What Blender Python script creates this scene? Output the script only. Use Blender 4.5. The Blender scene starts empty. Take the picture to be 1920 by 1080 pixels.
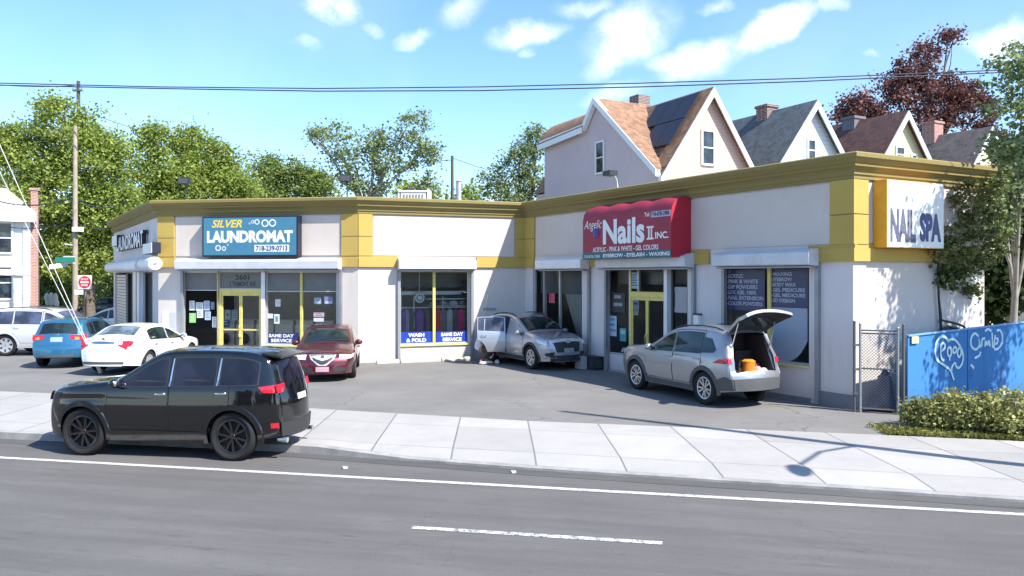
import bpy, bmesh, math, random
import numpy as np
from mathutils import Vector, Matrix
random.seed(7)
R = math.radians
sc = bpy.context.scene
col = sc.collection
F = 1450.0      # focal length in pixels of a 1920 wide frame
CH = 2.9        # camera height over the road
HY = 520.0      # horizon row
LOT = 0.12

# ------------------------------------------------------------------ materials
def newmat(name):
    m = bpy.data.materials.new(name); m.use_nodes = True
    nt = m.node_tree
    return m, nt, nt.nodes['Principled BSDF']
def nd(nt, t, **k):
    n = nt.nodes.new(t)
    for a, b in k.items():
        if a.startswith('i_'): n.inputs[a[2:].replace('_', ' ')].default_value = b
        else: setattr(n, a, b)
    return n
def lk(nt, a, b): nt.links.new(a, b)
def coords(nt, kind='Object', scale=None):
    tc = nd(nt, 'ShaderNodeTexCoord')
    if scale is None: return tc.outputs[kind]
    mp = nd(nt, 'ShaderNodeMapping'); mp.inputs['Scale'].default_value = scale
    lk(nt, tc.outputs[kind], mp.inputs['Vector']); return mp.outputs[0]
def ramp(nt, src, p0, p1, c0=(0,0,0,1), c1=(1,1,1,1)):
    r = nd(nt, 'ShaderNodeValToRGB'); e = r.color_ramp.elements
    e[0].position = p0; e[1].position = p1; e[0].color = c0; e[1].color = c1
    lk(nt, src, r.inputs[0]); return r.outputs[0]
def c4(c, k=1.0): return (c[0]*k, c[1]*k, c[2]*k, 1)
def mixc(nt, fac, a, b, blend='MIX'):
    m = nd(nt, 'ShaderNodeMix', data_type='RGBA', blend_type=blend)
    for sock, v in ((m.inputs[0], fac), (m.inputs[6], a), (m.inputs[7], b)):
        if isinstance(v, (int, float, tuple)): sock.default_value = v
        else: lk(nt, v, sock)
    return m.outputs[2]
def math_(nt, op, a, b=None, c=None):
    m = nd(nt, 'ShaderNodeMath', operation=op)
    for i, v in enumerate((a, b, c)):
        if v is None: continue
        if isinstance(v, (int, float)): m.inputs[i].default_value = v
        else: lk(nt, v, m.inputs[i])
    return m.outputs[0]
def bumpn(nt, bs, h, strength=.3, dist=.02):
    b = nd(nt, 'ShaderNodeBump'); b.inputs['Strength'].default_value = strength
    b.inputs['Distance'].default_value = dist
    lk(nt, h, b.inputs['Height']); lk(nt, b.outputs[0], bs.inputs['Normal'])
def noise(nt, vec, scale, detail=4, rough=.6):
    n = nd(nt, 'ShaderNodeTexNoise'); n.inputs['Scale'].default_value = scale
    n.inputs['Detail'].default_value = detail; n.inputs['Roughness'].default_value = rough
    lk(nt, vec, n.inputs['Vector']); return n.outputs[0]
MATS = {}
def M(name, c=(.5,.5,.5), rough=.6, metal=0., var=.08, scale=4., bump=0., coat=0., spec=.5, grime=0.):
    if name in MATS: return MATS[name]
    m, nt, b = newmat(name); v = coords(nt)
    n = noise(nt, v, scale)
    cc = mixc(nt, ramp(nt, n, .3, .7), c4(c, 1-var), c4(c, 1+var))
    if grime:
        g = noise(nt, v, 1.3, 8, .75)
        cc = mixc(nt, math_(nt, 'MULTIPLY', ramp(nt, g, .52, .75), grime), cc, c4((c[0]*.45, c[1]*.43, c[2]*.4)))
    lk(nt, cc, b.inputs['Base Color'])
    b.inputs['Roughness'].default_value = rough; b.inputs['Metallic'].default_value = metal
    b.inputs['Specular IOR Level'].default_value = spec
    if coat: b.inputs['Coat Weight'].default_value = coat; b.inputs['Coat Roughness'].default_value = .04
    if bump: bumpn(nt, b, noise(nt, v, scale*12), bump, .01)
    MATS[name] = m; return m
def paint(name, c, metal=.5, rough=.32):
    if name in MATS: return MATS[name]
    m, nt, b = newmat(name); v = coords(nt)
    n = noise(nt, v, 2.2, 3)
    lk(nt, mixc(nt, n, c4(c, .93), c4(c, 1.07)), b.inputs['Base Color'])
    b.inputs['Metallic'].default_value = metal
    rn = noise(nt, v, 5, 6, .7)
    lk(nt, ramp(nt, rn, .3, .8, c4((rough*.8,)*3), c4((rough*1.35,)*3)), b.inputs['Roughness'])
    b.inputs['Coat Weight'].default_value = 1; b.inputs['Coat Roughness'].default_value = .05
    MATS[name] = m; return m
def emis_none(): pass
def glassmat(name, tint=(.02,.025,.03), alpha=.55, rough=.03):
    """thin pane: part see-through, part dark tint, mirror sheen on top"""
    if name in MATS: return MATS[name]
    m, nt, b = newmat(name)
    out = nt.nodes['Material Output']
    tr = nd(nt, 'ShaderNodeBsdfTransparent'); tr.inputs[0].default_value = (.9,.95,.95,1)
    b.inputs['Base Color'].default_value = c4(tint); b.inputs['Roughness'].default_value = rough
    b.inputs['Specular IOR Level'].default_value = .6
    mx = nd(nt, 'ShaderNodeMixShader'); 
    lw = nd(nt, 'ShaderNodeFresnel'); lw.inputs[0].default_value = 1.5
    f = math_(nt, 'MULTIPLY', math_(nt, 'SUBTRACT', 1.0, lw.outputs[0]), alpha)
    lk(nt, f, mx.inputs[0]); lk(nt, b.outputs[0], mx.inputs[1]); lk(nt, tr.outputs[0], mx.inputs[2])
    lk(nt, mx.outputs[0], out.inputs[0])
    v = coords(nt); bumpn(nt, b, noise(nt, v, .9, 2), .06, .05)
    MATS[name] = m; return m
def leafmat(name, c1, c2, trans=.35):
    if name in MATS: return MATS[name]
    m, nt, b = newmat(name); out = nt.nodes['Material Output']
    g = nd(nt, 'ShaderNodeNewGeometry')
    cl = noise(nt, coords(nt), .55, 3)
    f = math_(nt, 'ADD', math_(nt, 'MULTIPLY', g.outputs['Random Per Island'], .55), math_(nt, 'MULTIPLY', ramp(nt, cl, .35, .65), .45))
    cc = mixc(nt, f, c4(c1), c4(c2))
    lk(nt, cc, b.inputs['Base Color']); b.inputs['Roughness'].default_value = .55
    b.inputs['Specular IOR Level'].default_value = .3
    t = nd(nt, 'ShaderNodeBsdfTranslucent'); lk(nt, cc, t.inputs[0])
    mx = nd(nt, 'ShaderNodeMixShader'); mx.inputs[0].default_value = trans
    lk(nt, b.outputs[0], mx.inputs[1]); lk(nt, t.outputs[0], mx.inputs[2]); lk(nt, mx.outputs[0], out.inputs[0])
    MATS[name] = m; return m
def stuccomat(name, c, grime=.35):
    if name in MATS: return MATS[name]
    m, nt, b = newmat(name); v = coords(nt)
    a = noise(nt, v, .8, 6, .65); f = noise(nt, v, 26, 3)
    cc = mixc(nt, ramp(nt, a, .3, .75), c4(c, 1.02), c4(c, .9))
    vs = coords(nt, scale=(2.6, 2.6, .35)); st = noise(nt, vs, 1.6, 6, .7)
    cc = mixc(nt, math_(nt, 'MULTIPLY', ramp(nt, st, .56, .8), grime), cc, c4((c[0]*.6, c[1]*.57, c[2]*.53)))
    sp = nd(nt, 'ShaderNodeSeparateXYZ'); lk(nt, v, sp.inputs[0])
    low = ramp(nt, math_(nt, 'ADD', sp.outputs[2], math_(nt, 'MULTIPLY', a, .5)), .25, .75, (1,1,1,1), (0,0,0,1))
    cc = mixc(nt, math_(nt, 'MULTIPLY', low, grime*.8), cc, c4((c[0]*.5, c[1]*.48, c[2]*.45)))
    lk(nt, cc, b.inputs['Base Color']); b.inputs['Roughness'].default_value = .85
    bumpn(nt, b, f, .25, .01); MATS[name] = m; return m
def sidingmat(name, c, lap=.16):
    if name in MATS: return MATS[name]
    m, nt, b = newmat(name); v = coords(nt)
    sp = nd(nt, 'ShaderNodeSeparateXYZ'); lk(nt, v, sp.inputs[0])
    fr = math_(nt, 'FRACT', math_(nt, 'DIVIDE', sp.outputs[2], lap))
    edge = math_(nt, 'LESS_THAN', fr, .12)
    a = noise(nt, v, .7, 5)
    cc = mixc(nt, a, c4(c, .94), c4(c, 1.05)); cc = mixc(nt, math_(nt, 'MULTIPLY', edge, .5), cc, c4(c, .5))  # shadow line under each board lap is darkened in the colour
    lk(nt, cc, b.inputs['Base Color']); b.inputs['Roughness'].default_value = .6
    bumpn(nt, b, fr, .5, .02); MATS[name] = m; return m
def shinglemat(name, c1, c2):
    if name in MATS: return MATS[name]
    m, nt, b = newmat(name)
    v = coords(nt); br = nd(nt, 'ShaderNodeTexVoronoi'); br.inputs['Scale'].default_value = 4.5
    lk(nt, v, br.inputs['Vector'])
    sp = nd(nt, 'ShaderNodeSeparateXYZ'); lk(nt, v, sp.inputs[0])
    fr = math_(nt, 'FRACT', math_(nt, 'DIVIDE', sp.outputs[2], .13))
    a = noise(nt, v, .6, 5); w = nd(nt, 'ShaderNodeSeparateColor'); lk(nt, br.outputs['Color'], w.inputs[0])
    f = math_(nt, 'ADD', math_(nt, 'MULTIPLY', w.outputs[0], .6), math_(nt, 'MULTIPLY', a, .4))
    cc = mixc(nt, f, c4(c1), c4(c2)); cc = mixc(nt, math_(nt, 'MULTIPLY', math_(nt, 'LESS_THAN', fr, .2), .35), cc, c4(c1, .4))
    lk(nt, cc, b.inputs['Base Color']); b.inputs['Roughness'].default_value = .9
    bumpn(nt, b, fr, .4, .02); MATS[name] = m; return m
def brickmat(name, c1, c2, mortar=(.45,.42,.38)):
    if name in MATS: return MATS[name]
    m, nt, b = newmat(name); tc = nd(nt, 'ShaderNodeTexCoord')
    sp = nd(nt, 'ShaderNodeSeparateXYZ'); lk(nt, tc.outputs['Object'], sp.inputs[0])
    cb = nd(nt, 'ShaderNodeCombineXYZ'); lk(nt, math_(nt, 'ADD', sp.outputs[0], sp.outputs[1]), cb.inputs[0]); lk(nt, sp.outputs[2], cb.inputs[1])
    br = nd(nt, 'ShaderNodeTexBrick'); br.inputs['Scale'].default_value = 1
    br.inputs['Brick Width'].default_value = .22; br.inputs['Row Height'].default_value = .075; br.inputs['Mortar Size'].default_value = .01
    br.inputs['Color1'].default_value = c4(c1); br.inputs['Color2'].default_value = c4(c2); br.inputs['Mortar'].default_value = c4(mortar)
    lk(nt, cb.outputs[0], br.inputs['Vector']); lk(nt, br.outputs[0], b.inputs['Base Color']); b.inputs['Roughness'].default_value = .9
    MATS[name] = m; return m

# ------------------------------------------------------------------ mesh building
def link(name, me, parent=None):
    o = bpy.data.objects.new(name, me); col.objects.link(o)
    if parent is not None: o.parent = parent
    return o
def tag(o, label=None, cat=None, group=None, kind=None):
    if label: o['label'] = label
    if cat: o['category'] = cat
    if group: o['group'] = group
    if kind: o['kind'] = kind
    return o
def empty(name, loc, rz=0, label=None, cat=None, group=None):
    o = bpy.data.objects.new(name, None); col.objects.link(o); o.location = loc; o.rotation_euler = (0,0,rz)
    o.empty_display_size = .2
    return tag(o, label, cat, group)
class MB:
    def __init__(s): s.v = []; s.f = []; s.m = []; s.mats = []
    def mi(s, mat):
        if mat not in s.mats: s.mats.append(mat)
        return s.mats.index(mat)
    def add(s, vs, fs, mat):
        n = len(s.v); s.v += [tuple(v) for v in vs]; i = s.mi(mat)
        for f in fs: s.f.append(tuple(n+k for k in f)); s.m.append(i)
    def hexa(s, p, mat):   # 8 corners: bottom 4 ccw, top 4 ccw
        s.add(p, [(3,2,1,0),(4,5,6,7),(0,1,5,4),(1,2,6,5),(2,3,7,6),(3,0,4,7)], mat)
    def box(s, c, d, mat, rz=0):
        x, y, z = d[0]/2, d[1]/2, d[2]/2; ca, sa = math.cos(rz), math.sin(rz)
        p = []
        for dz in (-z, z):
            for dx, dy in ((-x,-y),(x,-y),(x,y),(-x,y)):
                p.append((c[0]+dx*ca-dy*sa, c[1]+dx*sa+dy*ca, c[2]+dz))
        s.hexa(p, mat)
    def tube(s, pts, rad, mat, seg=8, caps=True):
        pts = [Vector(p) for p in pts]; n = len(pts)
        if not hasattr(rad, '__len__'): rad = [rad]*n
        vs = []; up = None
        for i, p in enumerate(pts):
            t = (pts[min(i+1,n-1)]-pts[max(i-1,0)]); t = t.normalized() if t.length > 1e-9 else Vector((0,0,1))
            if up is None:
                up = Vector((0,0,1)) if abs(t.z) < .9 else Vector((1,0,0))
            a = t.cross(up).normalized(); b = t.cross(a).normalized(); up = -b if False else up
            if t.cross(up).length < .05: up = Vector((1,0,0)) if abs(t.x) < .9 else Vector((0,1,0)); a = t.cross(up).normalized(); b = t.cross(a).normalized()
            for k in range(seg):
                an = 2*math.pi*k/seg; vs.append(p + (a*math.cos(an)+b*math.sin(an))*rad[i])
        fs = []
        for i in range(n-1):
            for k in range(seg):
                k2 = (k+1) % seg; fs.append((i*seg+k, (i+1)*seg+k, (i+1)*seg+k2, i*seg+k2))
        if caps: fs.append(tuple(range(seg))); fs.append(tuple((n-1)*seg+k for k in reversed(range(seg))))
        s.add(vs, fs, mat)
    def lathe(s, prof, mat, axis='z', c=(0,0,0), seg=24, a0=0, a1=2*math.pi):
        vs = []; full = abs(a1-a0-2*math.pi) < 1e-6; n = seg if full else seg+1
        for k in range(n):
            an = a0+(a1-a0)*k/seg; ca, sa = math.cos(an), math.sin(an)
            for r, h in prof:
                if axis == 'z': p = (r*ca, r*sa, h)
                elif axis == 'y': p = (r*ca, h, r*sa)
                else: p = (h, r*ca, r*sa)
                vs.append((c[0]+p[0], c[1]+p[1], c[2]+p[2]))
        m = len(prof); fs = []
        for k in range(seg):
            k2 = (k+1) % n
            for i in range(m-1): fs.append((k*m+i, k2*m+i, k2*m+i+1, k*m+i+1))
        s.add(vs, fs, mat)
    def ball(s, c, r, mat, seg=12, rings=7):
        rx, ry, rz = r if hasattr(r, '__len__') else (r, r, r)
        vs = []; fs = []
        for i in range(rings+1):
            ph = math.pi*i/rings
            for k in range(seg):
                t = 2*math.pi*k/seg; vs.append((c[0]+rx*math.sin(ph)*math.cos(t), c[1]+ry*math.sin(ph)*math.sin(t), c[2]+rz*math.cos(ph)))
        for i in range(rings):
            for k in range(seg): k2 = (k+1) % seg; fs.append((i*seg+k, (i+1)*seg+k, (i+1)*seg+k2, i*seg+k2))
        s.add(vs, fs, mat)
    def obj(s, name, parent=None, origin=None, smooth=None, fixn=False):
        me = bpy.data.meshes.new(name)
        o3 = origin if origin is not None else ((parent.location.x, parent.location.y, parent.location.z) if parent is not None and parent.get('_w') else (0,0,0))
        # origin given in world coordinates for world-built parts
        vs = [(v[0]-o3[0], v[1]-o3[1], v[2]-o3[2]) for v in s.v]
        me.from_pydata(vs, [], s.f)
        for m in s.mats: me.materials.append(m)
        me.polygons.foreach_set('material_index', s.m)
        if fixn:
            bm = bmesh.new(); bm.from_mesh(me); bmesh.ops.remove_doubles(bm, verts=bm.verts, dist=1e-5)
            bmesh.ops.recalc_face_normals(bm, faces=bm.faces); bm.to_mesh(me); bm.free()
        me.update()
        if smooth is not None:
            me.shade_smooth(); me.set_sharp_from_angle(angle=R(smooth))
        return link(name, me, parent)
def world_root(name, loc, label, cat, group=None):
    """empty whose parts are built in world coordinates"""
    e = empty(name, loc, 0, label, cat, group); e['_w'] = 1; return e
def thing(mb, name, label, cat, loc, group=None, smooth=None, kind=None, fixn=False):
    o = mb.obj(name, None, origin=loc, smooth=smooth, fixn=fixn); o.location = loc
    return tag(o, label, cat, group, kind)
def subtree_copy(o, parent=None):
    c = o.copy(); col.objects.link(c); c.parent = parent
    for ch in list(o.children): subtree_copy(ch, c)
    return c

def GP(px, py, z=LOT):
    Y = F*(CH-z)/(py-HY); return Vector(((px-960)/F*Y, Y, z))
def AT(px, py, Y): return Vector(((px-960)/F*Y, Y, CH+(HY-py)/F*Y))

# ------------------------------------------------------------------ text
_tc = {}
def text_polys(txt, bold=.0, shear=0., spacing=1., align='LEFT'):
    key = (txt, bold, shear, spacing, align)
    if key in _tc: return _tc[key]
    cu = bpy.data.curves.new('t', 'FONT'); cu.body = txt; cu.size = 1; cu.offset = bold; cu.shear = shear
    cu.space_character = spacing; cu.resolution_u = 3; cu.align_x = align; cu.space_line = .95
    o = bpy.data.objects.new('t', cu); col.objects.link(o)
    dg = bpy.context.evaluated_depsgraph_get(); dg.update()
    me = bpy.data.meshes.new_from_object(o.evaluated_get(dg))
    vs = [tuple(v.co) for v in me.vertices]; fs = [tuple(p.vertices) for p in me.polygons]
    bpy.data.objects.remove(o); bpy.data.curves.remove(cu); bpy.data.meshes.remove(me)
    _tc[key] = (vs, fs); return vs, fs
def put_text(mb, txt, mapf, u0, u1, z0, z1, mat, bold=.02, shear=0., spacing=1., depth=.0):
    """fit the words to the box u0..u1, z0..z1 of a surface given by mapf(u, z, out)"""
    vs, fs = text_polys(txt, bold, shear, spacing)
    xs = [v[0] for v in vs]; ys = [v[1] for v in vs]
    ax, bx, ay, by = min(xs), max(xs), min(ys), max(ys)
    def q(v, o): return mapf(u0+(v[0]-ax)/(bx-ax)*(u1-u0), z0+(v[1]-ay)/(by-ay)*(z1-z0), o)
    if depth == 0: mb.add([q(v, 0) for v in vs], fs, mat); return
    n = len(vs); V = [q(v, depth) for v in vs]+[q(v, 0) for v in vs]
    cnt = {}
    for f in fs:
        for i in range(len(f)):
            e = (f[i], f[(i+1) % len(f)]); cnt[e] = 1
    side = [(b, a, a+n, b+n) for (a, b) in cnt if (b, a) not in cnt]
    mb.add(V, fs, mat); mb.add(V, side, mat)

# ------------------------------------------------------------------ walls of the building
class Wall:
    def __init__(s, a, b):
        s.a = Vector((a[0], a[1], 0)); s.b = Vector((b[0], b[1], 0)); s.d = (s.b-s.a).normalized(); s.L = (s.b-s.a).length
        s.n = Vector((s.d.y, -s.d.x, 0))
    def ux(s, px, off=0):
        k = (px-960)/F; A = s.a+s.n*off
        return (k*A.y-A.x)/(s.d.x-k*s.d.y)
    def zy(s, px, py, off=0):
        u = s.ux(px, off); Y = (s.a+s.n*off+s.d*u).y
        return CH+(HY-py)/F*Y
    def P(s, u, z, o=0): p = s.a+s.d*u+s.n*o; return Vector((p.x, p.y, z))
    def box(s, mb, u0, u1, z0, z1, o0, o1, mat):
        p = [s.P(u0,z0,o1), s.P(u1,z0,o1), s.P(u1,z0,o0), s.P(u0,z0,o0), s.P(u0,z1,o1), s.P(u1,z1,o1), s.P(u1,z1,o0), s.P(u0,z1,o0)]
        mb.hexa(p, mat)
    def quad(s, mb, u0, u1, z0, z1, o, mat): mb.add([s.P(u0,z0,o), s.P(u1,z0,o), s.P(u1,z1,o), s.P(u0,z1,o)], [(0,1,2,3)], mat)
    def surf(s, o): return lambda u, z, e: s.P(u, z, o+e)
# ------------------------------------------------------------------ camera, sky, sun
cam = bpy.data.cameras.new('camera'); cam.sensor_width = 36; cam.lens = 36*F/1920; cam.clip_end = 3000; cam.clip_start = .1
cam.shift_y = -20/1920
co = bpy.data.objects.new('camera', cam); col.objects.link(co); co.location = (0,0,CH); co.rotation_euler = (R(90),0,0); sc.camera = co
SUN = Vector((.819*math.cos(R(47)), -.574*math.cos(R(47)), math.sin(R(47))))
sl = bpy.data.lights.new('sun', 'SUN'); sl.energy = 4.3; sl.angle = R(.55); sl.color = (1,.955,.88)
so = bpy.data.objects.new('sun', sl); col.objects.link(so); so.rotation_euler = SUN.to_track_quat('Z', 'Y').to_euler(); so.location = (20,-20,30)
w = bpy.data.worlds.new('World'); sc.world = w; w.use_nodes = True; nt = w.node_tree
bg = nt.nodes['Background']; sky = nd(nt, 'ShaderNodeTexSky', sky_type='NISHITA'); sky.sun_disc = False
sky.sun_elevation = R(47); sky.sun_rotation = math.atan2(SUN.x, SUN.y); sky.ozone_density = 2.2; sky.air_density = 1.0; sky.dust_density = .35
geo = nd(nt, 'ShaderNodeTexCoord'); sp = nd(nt, 'ShaderNodeSeparateXYZ'); lk(nt, geo.outputs['Generated'], sp.inputs[0])
yy = math_(nt, 'MAXIMUM', sp.outputs[1], .05)
gx = math_(nt, 'DIVIDE', sp.outputs[0], yy); gz = math_(nt, 'DIVIDE', sp.outputs[2], yy)
cb = nd(nt, 'ShaderNodeCombineXYZ'); lk(nt, gx, cb.inputs[0]); lk(nt, gz, cb.inputs[1])
wn = nd(nt, 'ShaderNodeTexNoise'); wn.inputs['Scale'].default_value = 7; wn.inputs['Detail'].default_value = 6; wn.inputs['Roughness'].default_value = .6
lk(nt, cb.outputs[0], wn.inputs['Vector'])
wv = nd(nt, 'ShaderNodeVectorMath', operation='SUBTRACT'); lk(nt, wn.outputs['Color'], wv.inputs[0]); wv.inputs[1].default_value = (.5,.5,.5)
wv2 = nd(nt, 'ShaderNodeVectorMath', operation='SCALE'); lk(nt, wv.outputs[0], wv2.inputs[0]); wv2.inputs['Scale'].default_value = .085
wv3 = nd(nt, 'ShaderNodeVectorMath', operation='ADD'); lk(nt, cb.outputs[0], wv3.inputs[0]); lk(nt, wv2.outputs[0], wv3.inputs[1])
clouds = [(622,12,62,30,1.,0),(775,72,30,18,.6,0),(862,30,48,26,.5,-25),(705,45,24,12,.3,0),(985,66,75,22,.75,-18),(985,100,16,10,.3,0),(1185,55,95,52,.95,-28),(1140,112,55,26,.55,-30),
          (1255,110,55,22,.5,0),(1330,98,105,32,.8,-20),(1450,52,105,34,1.,-22),(1545,12,50,28,.7,0),(1100,10,60,16,.4,0),(1890,62,85,34,.85,-8),(1150,172,60,20,.45,-10),(1340,5,30,12,.3,0),(565,80,28,12,.25,0),(1640,110,25,10,.25,0)]
acc = None
for (px, py, rx, ry, k, rot) in clouds:
    mp = nd(nt, 'ShaderNodeMapping', vector_type='TEXTURE')
    mp.inputs['Location'].default_value = ((px-960)/F, (HY-py)/F, 0); mp.inputs['Scale'].default_value = (rx*1.35/F, ry*1.35/F, 1); mp.inputs['Rotation'].default_value = (0,0,R(-rot))
    lk(nt, wv3.outputs[0], mp.inputs[0]); ln = nd(nt, 'ShaderNodeVectorMath', operation='LENGTH'); lk(nt, mp.outputs[0], ln.inputs[0])
    mr = nd(nt, 'ShaderNodeMapRange', interpolation_type='SMOOTHSTEP'); mr.inputs[1].default_value = .1; mr.inputs[2].default_value = 1.0; mr.inputs[3].default_value = k; mr.inputs[4].default_value = 0
    lk(nt, ln.outputs['Value'], mr.inputs[0]); acc = mr.outputs[0] if acc is None else math_(nt, 'MAXIMUM', acc, mr.outputs[0])
fn = nd(nt, 'ShaderNodeTexNoise'); fn.inputs['Scale'].default_value = 16; fn.inputs['Detail'].default_value = 7; fn.inputs['Roughness'].default_value = .62; lk(nt, wv3.outputs[0], fn.inputs['Vector'])
acc = math_(nt, 'MULTIPLY', acc, ramp(nt, fn.outputs[0], .30, .66, (.12,.12,.12,1), (1,1,1,1)))
# thin high veil everywhere else
hn = nd(nt, 'ShaderNodeTexNoise'); hn.inputs['Scale'].default_value = 2.2; hn.inputs['Detail'].default_value = 5; lk(nt, geo.outputs['Generated'], hn.inputs['Vector'])
acc = math_(nt, 'MAXIMUM', acc, math_(nt, 'MULTIPLY', ramp(nt, hn.outputs[0], .5, .8), .12))
sk = nd(nt, 'ShaderNodeHueSaturation'); sk.inputs['Saturation'].default_value = 1.06; sk.inputs['Hue'].default_value = .492; lk(nt, sky.outputs[0], sk.inputs['Color'])
skt = mixc(nt, 1.0, sk.outputs[0], (.92,1.0,1.14,1), 'MULTIPLY')
SKYC = mixc(nt, acc, skt, (8.0, 7.9, 8.1, 1))
lk(nt, SKYC, bg.inputs[0]); bg.inputs[1].default_value = .118
sc.view_settings.view_transform = 'Standard'; sc.view_settings.look = 'None'; sc.view_settings.gamma = 1; sc.view_settings.exposure = 1.14

# ------------------------------------------------------------------ ground, road, lot, sidewalk
def asphalt(name, c, patch=.18, rot=-11, streak=0., cracks=.5, spots=.4):
    m, nt, b = newmat(name); tc = coords(nt)
    mp = nd(nt, 'ShaderNodeMapping'); mp.inputs['Rotation'].default_value = (0,0,R(-rot)); lk(nt, tc, mp.inputs[0])
    st = nd(nt, 'ShaderNodeMapping'); st.inputs['Scale'].default_value = (.12,1.7,1); lk(nt, mp.outputs[0], st.inputs[0])
    big = noise(nt, tc, .45, 5, .6); fine = noise(nt, tc, 55, 2); mid = noise(nt, tc, 5, 6, .7)
    sn = noise(nt, st.outputs[0], 1.6, 5, .6)
    cc = mixc(nt, ramp(nt, big, .3, .7), c4(c, 1-patch), c4(c, 1+patch))
    cc = mixc(nt, math_(nt, 'MULTIPLY', ramp(nt, sn, .42, .66), streak), cc, c4(c, .62))
    cc = mixc(nt, math_(nt, 'MULTIPLY', ramp(nt, mid, .60, .72), spots), cc, c4(c, .55))
    cc = mixc(nt, math_(nt, 'MULTIPLY', ramp(nt, fine, .3, .7), .5), cc, c4(c, 1.28))
    s2 = nd(nt, 'ShaderNodeMapping'); s2.inputs['Scale'].default_value = (.45,2.2,1); lk(nt, mp.outputs[0], s2.inputs[0]); sc_ = noise(nt, s2.outputs[0], 2.6, 8, .75)
    cc = mixc(nt, math_(nt, 'MULTIPLY', math_(nt, 'MULTIPLY', ramp(nt, sc_, .56, .68), ramp(nt, big, .4, .6)), .75 if streak > .3 else .35), cc, c4(c, .5))
    cc = mixc(nt, math_(nt, 'MULTIPLY', ramp(nt, noise(nt, s2.outputs[0], 1.1, 7, .7), .58, .7), .35), cc, c4(c, 1.5))
    vo = nd(nt, 'ShaderNodeTexVoronoi', feature='DISTANCE_TO_EDGE'); vo.inputs['Scale'].default_value = .33
    wx = mixc(nt, .22, tc, None or (0,0,0,1)); nz = nd(nt, 'ShaderNodeTexNoise'); nz.inputs['Scale'].default_value = 2.4; nz.inputs['Detail'].default_value = 6; lk(nt, tc, nz.inputs['Vector'])
    va = nd(nt, 'ShaderNodeVectorMath', operation='MULTIPLY_ADD'); lk(nt, nz.outputs['Color'], va.inputs[0]); va.inputs[1].default_value = (.9,.9,0); lk(nt, tc, va.inputs[2]); lk(nt, va.outputs[0], vo.inputs['Vector'])
    cr = math_(nt, 'LESS_THAN', vo.outputs['Distance'], .006); gate = ramp(nt, big, .46, .56)
    cc = mixc(nt, math_(nt, 'MULTIPLY', math_(nt, 'MULTIPLY', cr, gate), cracks), cc, c4(c, .38))
    lk(nt, cc, b.inputs['Base Color']); b.inputs['Roughness'].default_value = .85; b.inputs['Specular IOR Level'].default_value = .25
    bumpn(nt, b, fine, .35, .01); return m
def sheet(name, pts, mat, kind='structure', label=None, cat=None):
    me = bpy.data.meshes.new(name); me.from_pydata([tuple(p) for p in pts], [], [tuple(range(len(pts)))]); me.materials.append(mat)
    if me.polygons[0].normal.z < 0: me.flip_normals()
    o = link(name, me); return tag(o, label, cat, None, kind)
m_road = asphalt('road_asphalt', (.118,.112,.109), .16, -11.6, .6, .12, .6)
m_lot = asphalt('lot_asphalt', (.172,.165,.158), .2, 0, .2, .45, .65)
m_far = asphalt('far_asphalt', (.12,.12,.12), .12)
# kerb line (top edge, near side), from the far left to the far right
kerb = [(-60,26.5),(-9.1,13.88),(-3.5,12.78),(.32,11.62),(4.6,10.5),(6.57,9.96),(40,1.6)]
back = [(-60,29.6),(-9.1,18.1),(-3.6,16.2),(.4,14.95),(6.8,13.6),(12,12.3),(44,4.2)]
g = 400
sheet('ground', [(-g,-g,-.012),(g,-g,-.012),(g,g,-.012),(-g,g,-.012)], m_far)
sheet('road', [(-60,-6,0),(60,-22,0)]+[(x,y,0) for x, y in reversed(kerb)], m_road)
# lot and cross street behind
sheet('parking_lot', [(x,y,LOT-.004) for x, y in back]+[(44,45,LOT-.004),(-60,75,LOT-.004)], m_lot)
m_walk, nt, b = newmat('sidewalk_concrete'); v = coords(nt); sp = nd(nt, 'ShaderNodeSeparateXYZ'); lk(nt, v, sp.inputs[0])
skew = math_(nt, 'ADD', math_(nt, 'ADD', sp.outputs[0], 2.05), math_(nt, 'MULTIPLY', sp.outputs[1], .02))
def slab(nt, x, w):
    q = math_(nt, 'DIVIDE', x, w); fr = math_(nt, 'FRACT', q); return math_(nt, 'LESS_THAN', math_(nt, 'MULTIPLY', fr, w), .028), math_(nt, 'FLOOR', q)
j1, id1 = slab(nt, skew, 1.32)
yy = math_(nt, 'ADD', sp.outputs[1], math_(nt, 'MULTIPLY', sp.outputs[0], .25))
j2, id2 = slab(nt, math_(nt, 'ADD', yy, -1.95+.0), 1.75)
idc = nd(nt, 'ShaderNodeCombineXYZ'); lk(nt, id1, idc.inputs[0]); lk(nt, id2, idc.inputs[1]); wn_ = nd(nt, 'ShaderNodeTexWhiteNoise'); lk(nt, idc.outputs[0], wn_.inputs[0])
a = noise(nt, v, .8, 6, .65); f = noise(nt, v, 40, 3)
base = mixc(nt, wn_.outputs[0], (.30,.283,.268,1), (.375,.357,.342,1))
base = mixc(nt, math_(nt, 'MULTIPLY', ramp(nt, a, .45, .75), .5), base, (.21,.205,.2,1))
base = mixc(nt, math_(nt, 'MULTIPLY', ramp(nt, f, .35, .65), .25), base, (.42,.41,.40,1))
base = mixc(nt, math_(nt, 'MULTIPLY', math_(nt, 'MAXIMUM', j1, math_(nt, 'MULTIPLY', j2, .6)), .7), base, (.08,.08,.08,1))
lk(nt, base, b.inputs['Base Color']); b.inputs['Roughness'].default_value = .9; bumpn(nt, b, f, .2, .01)
m_kerb = M('kerb_stone', (.30,.29,.28), .9, var=.25, scale=3, bump=.4, grime=.6)
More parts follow.
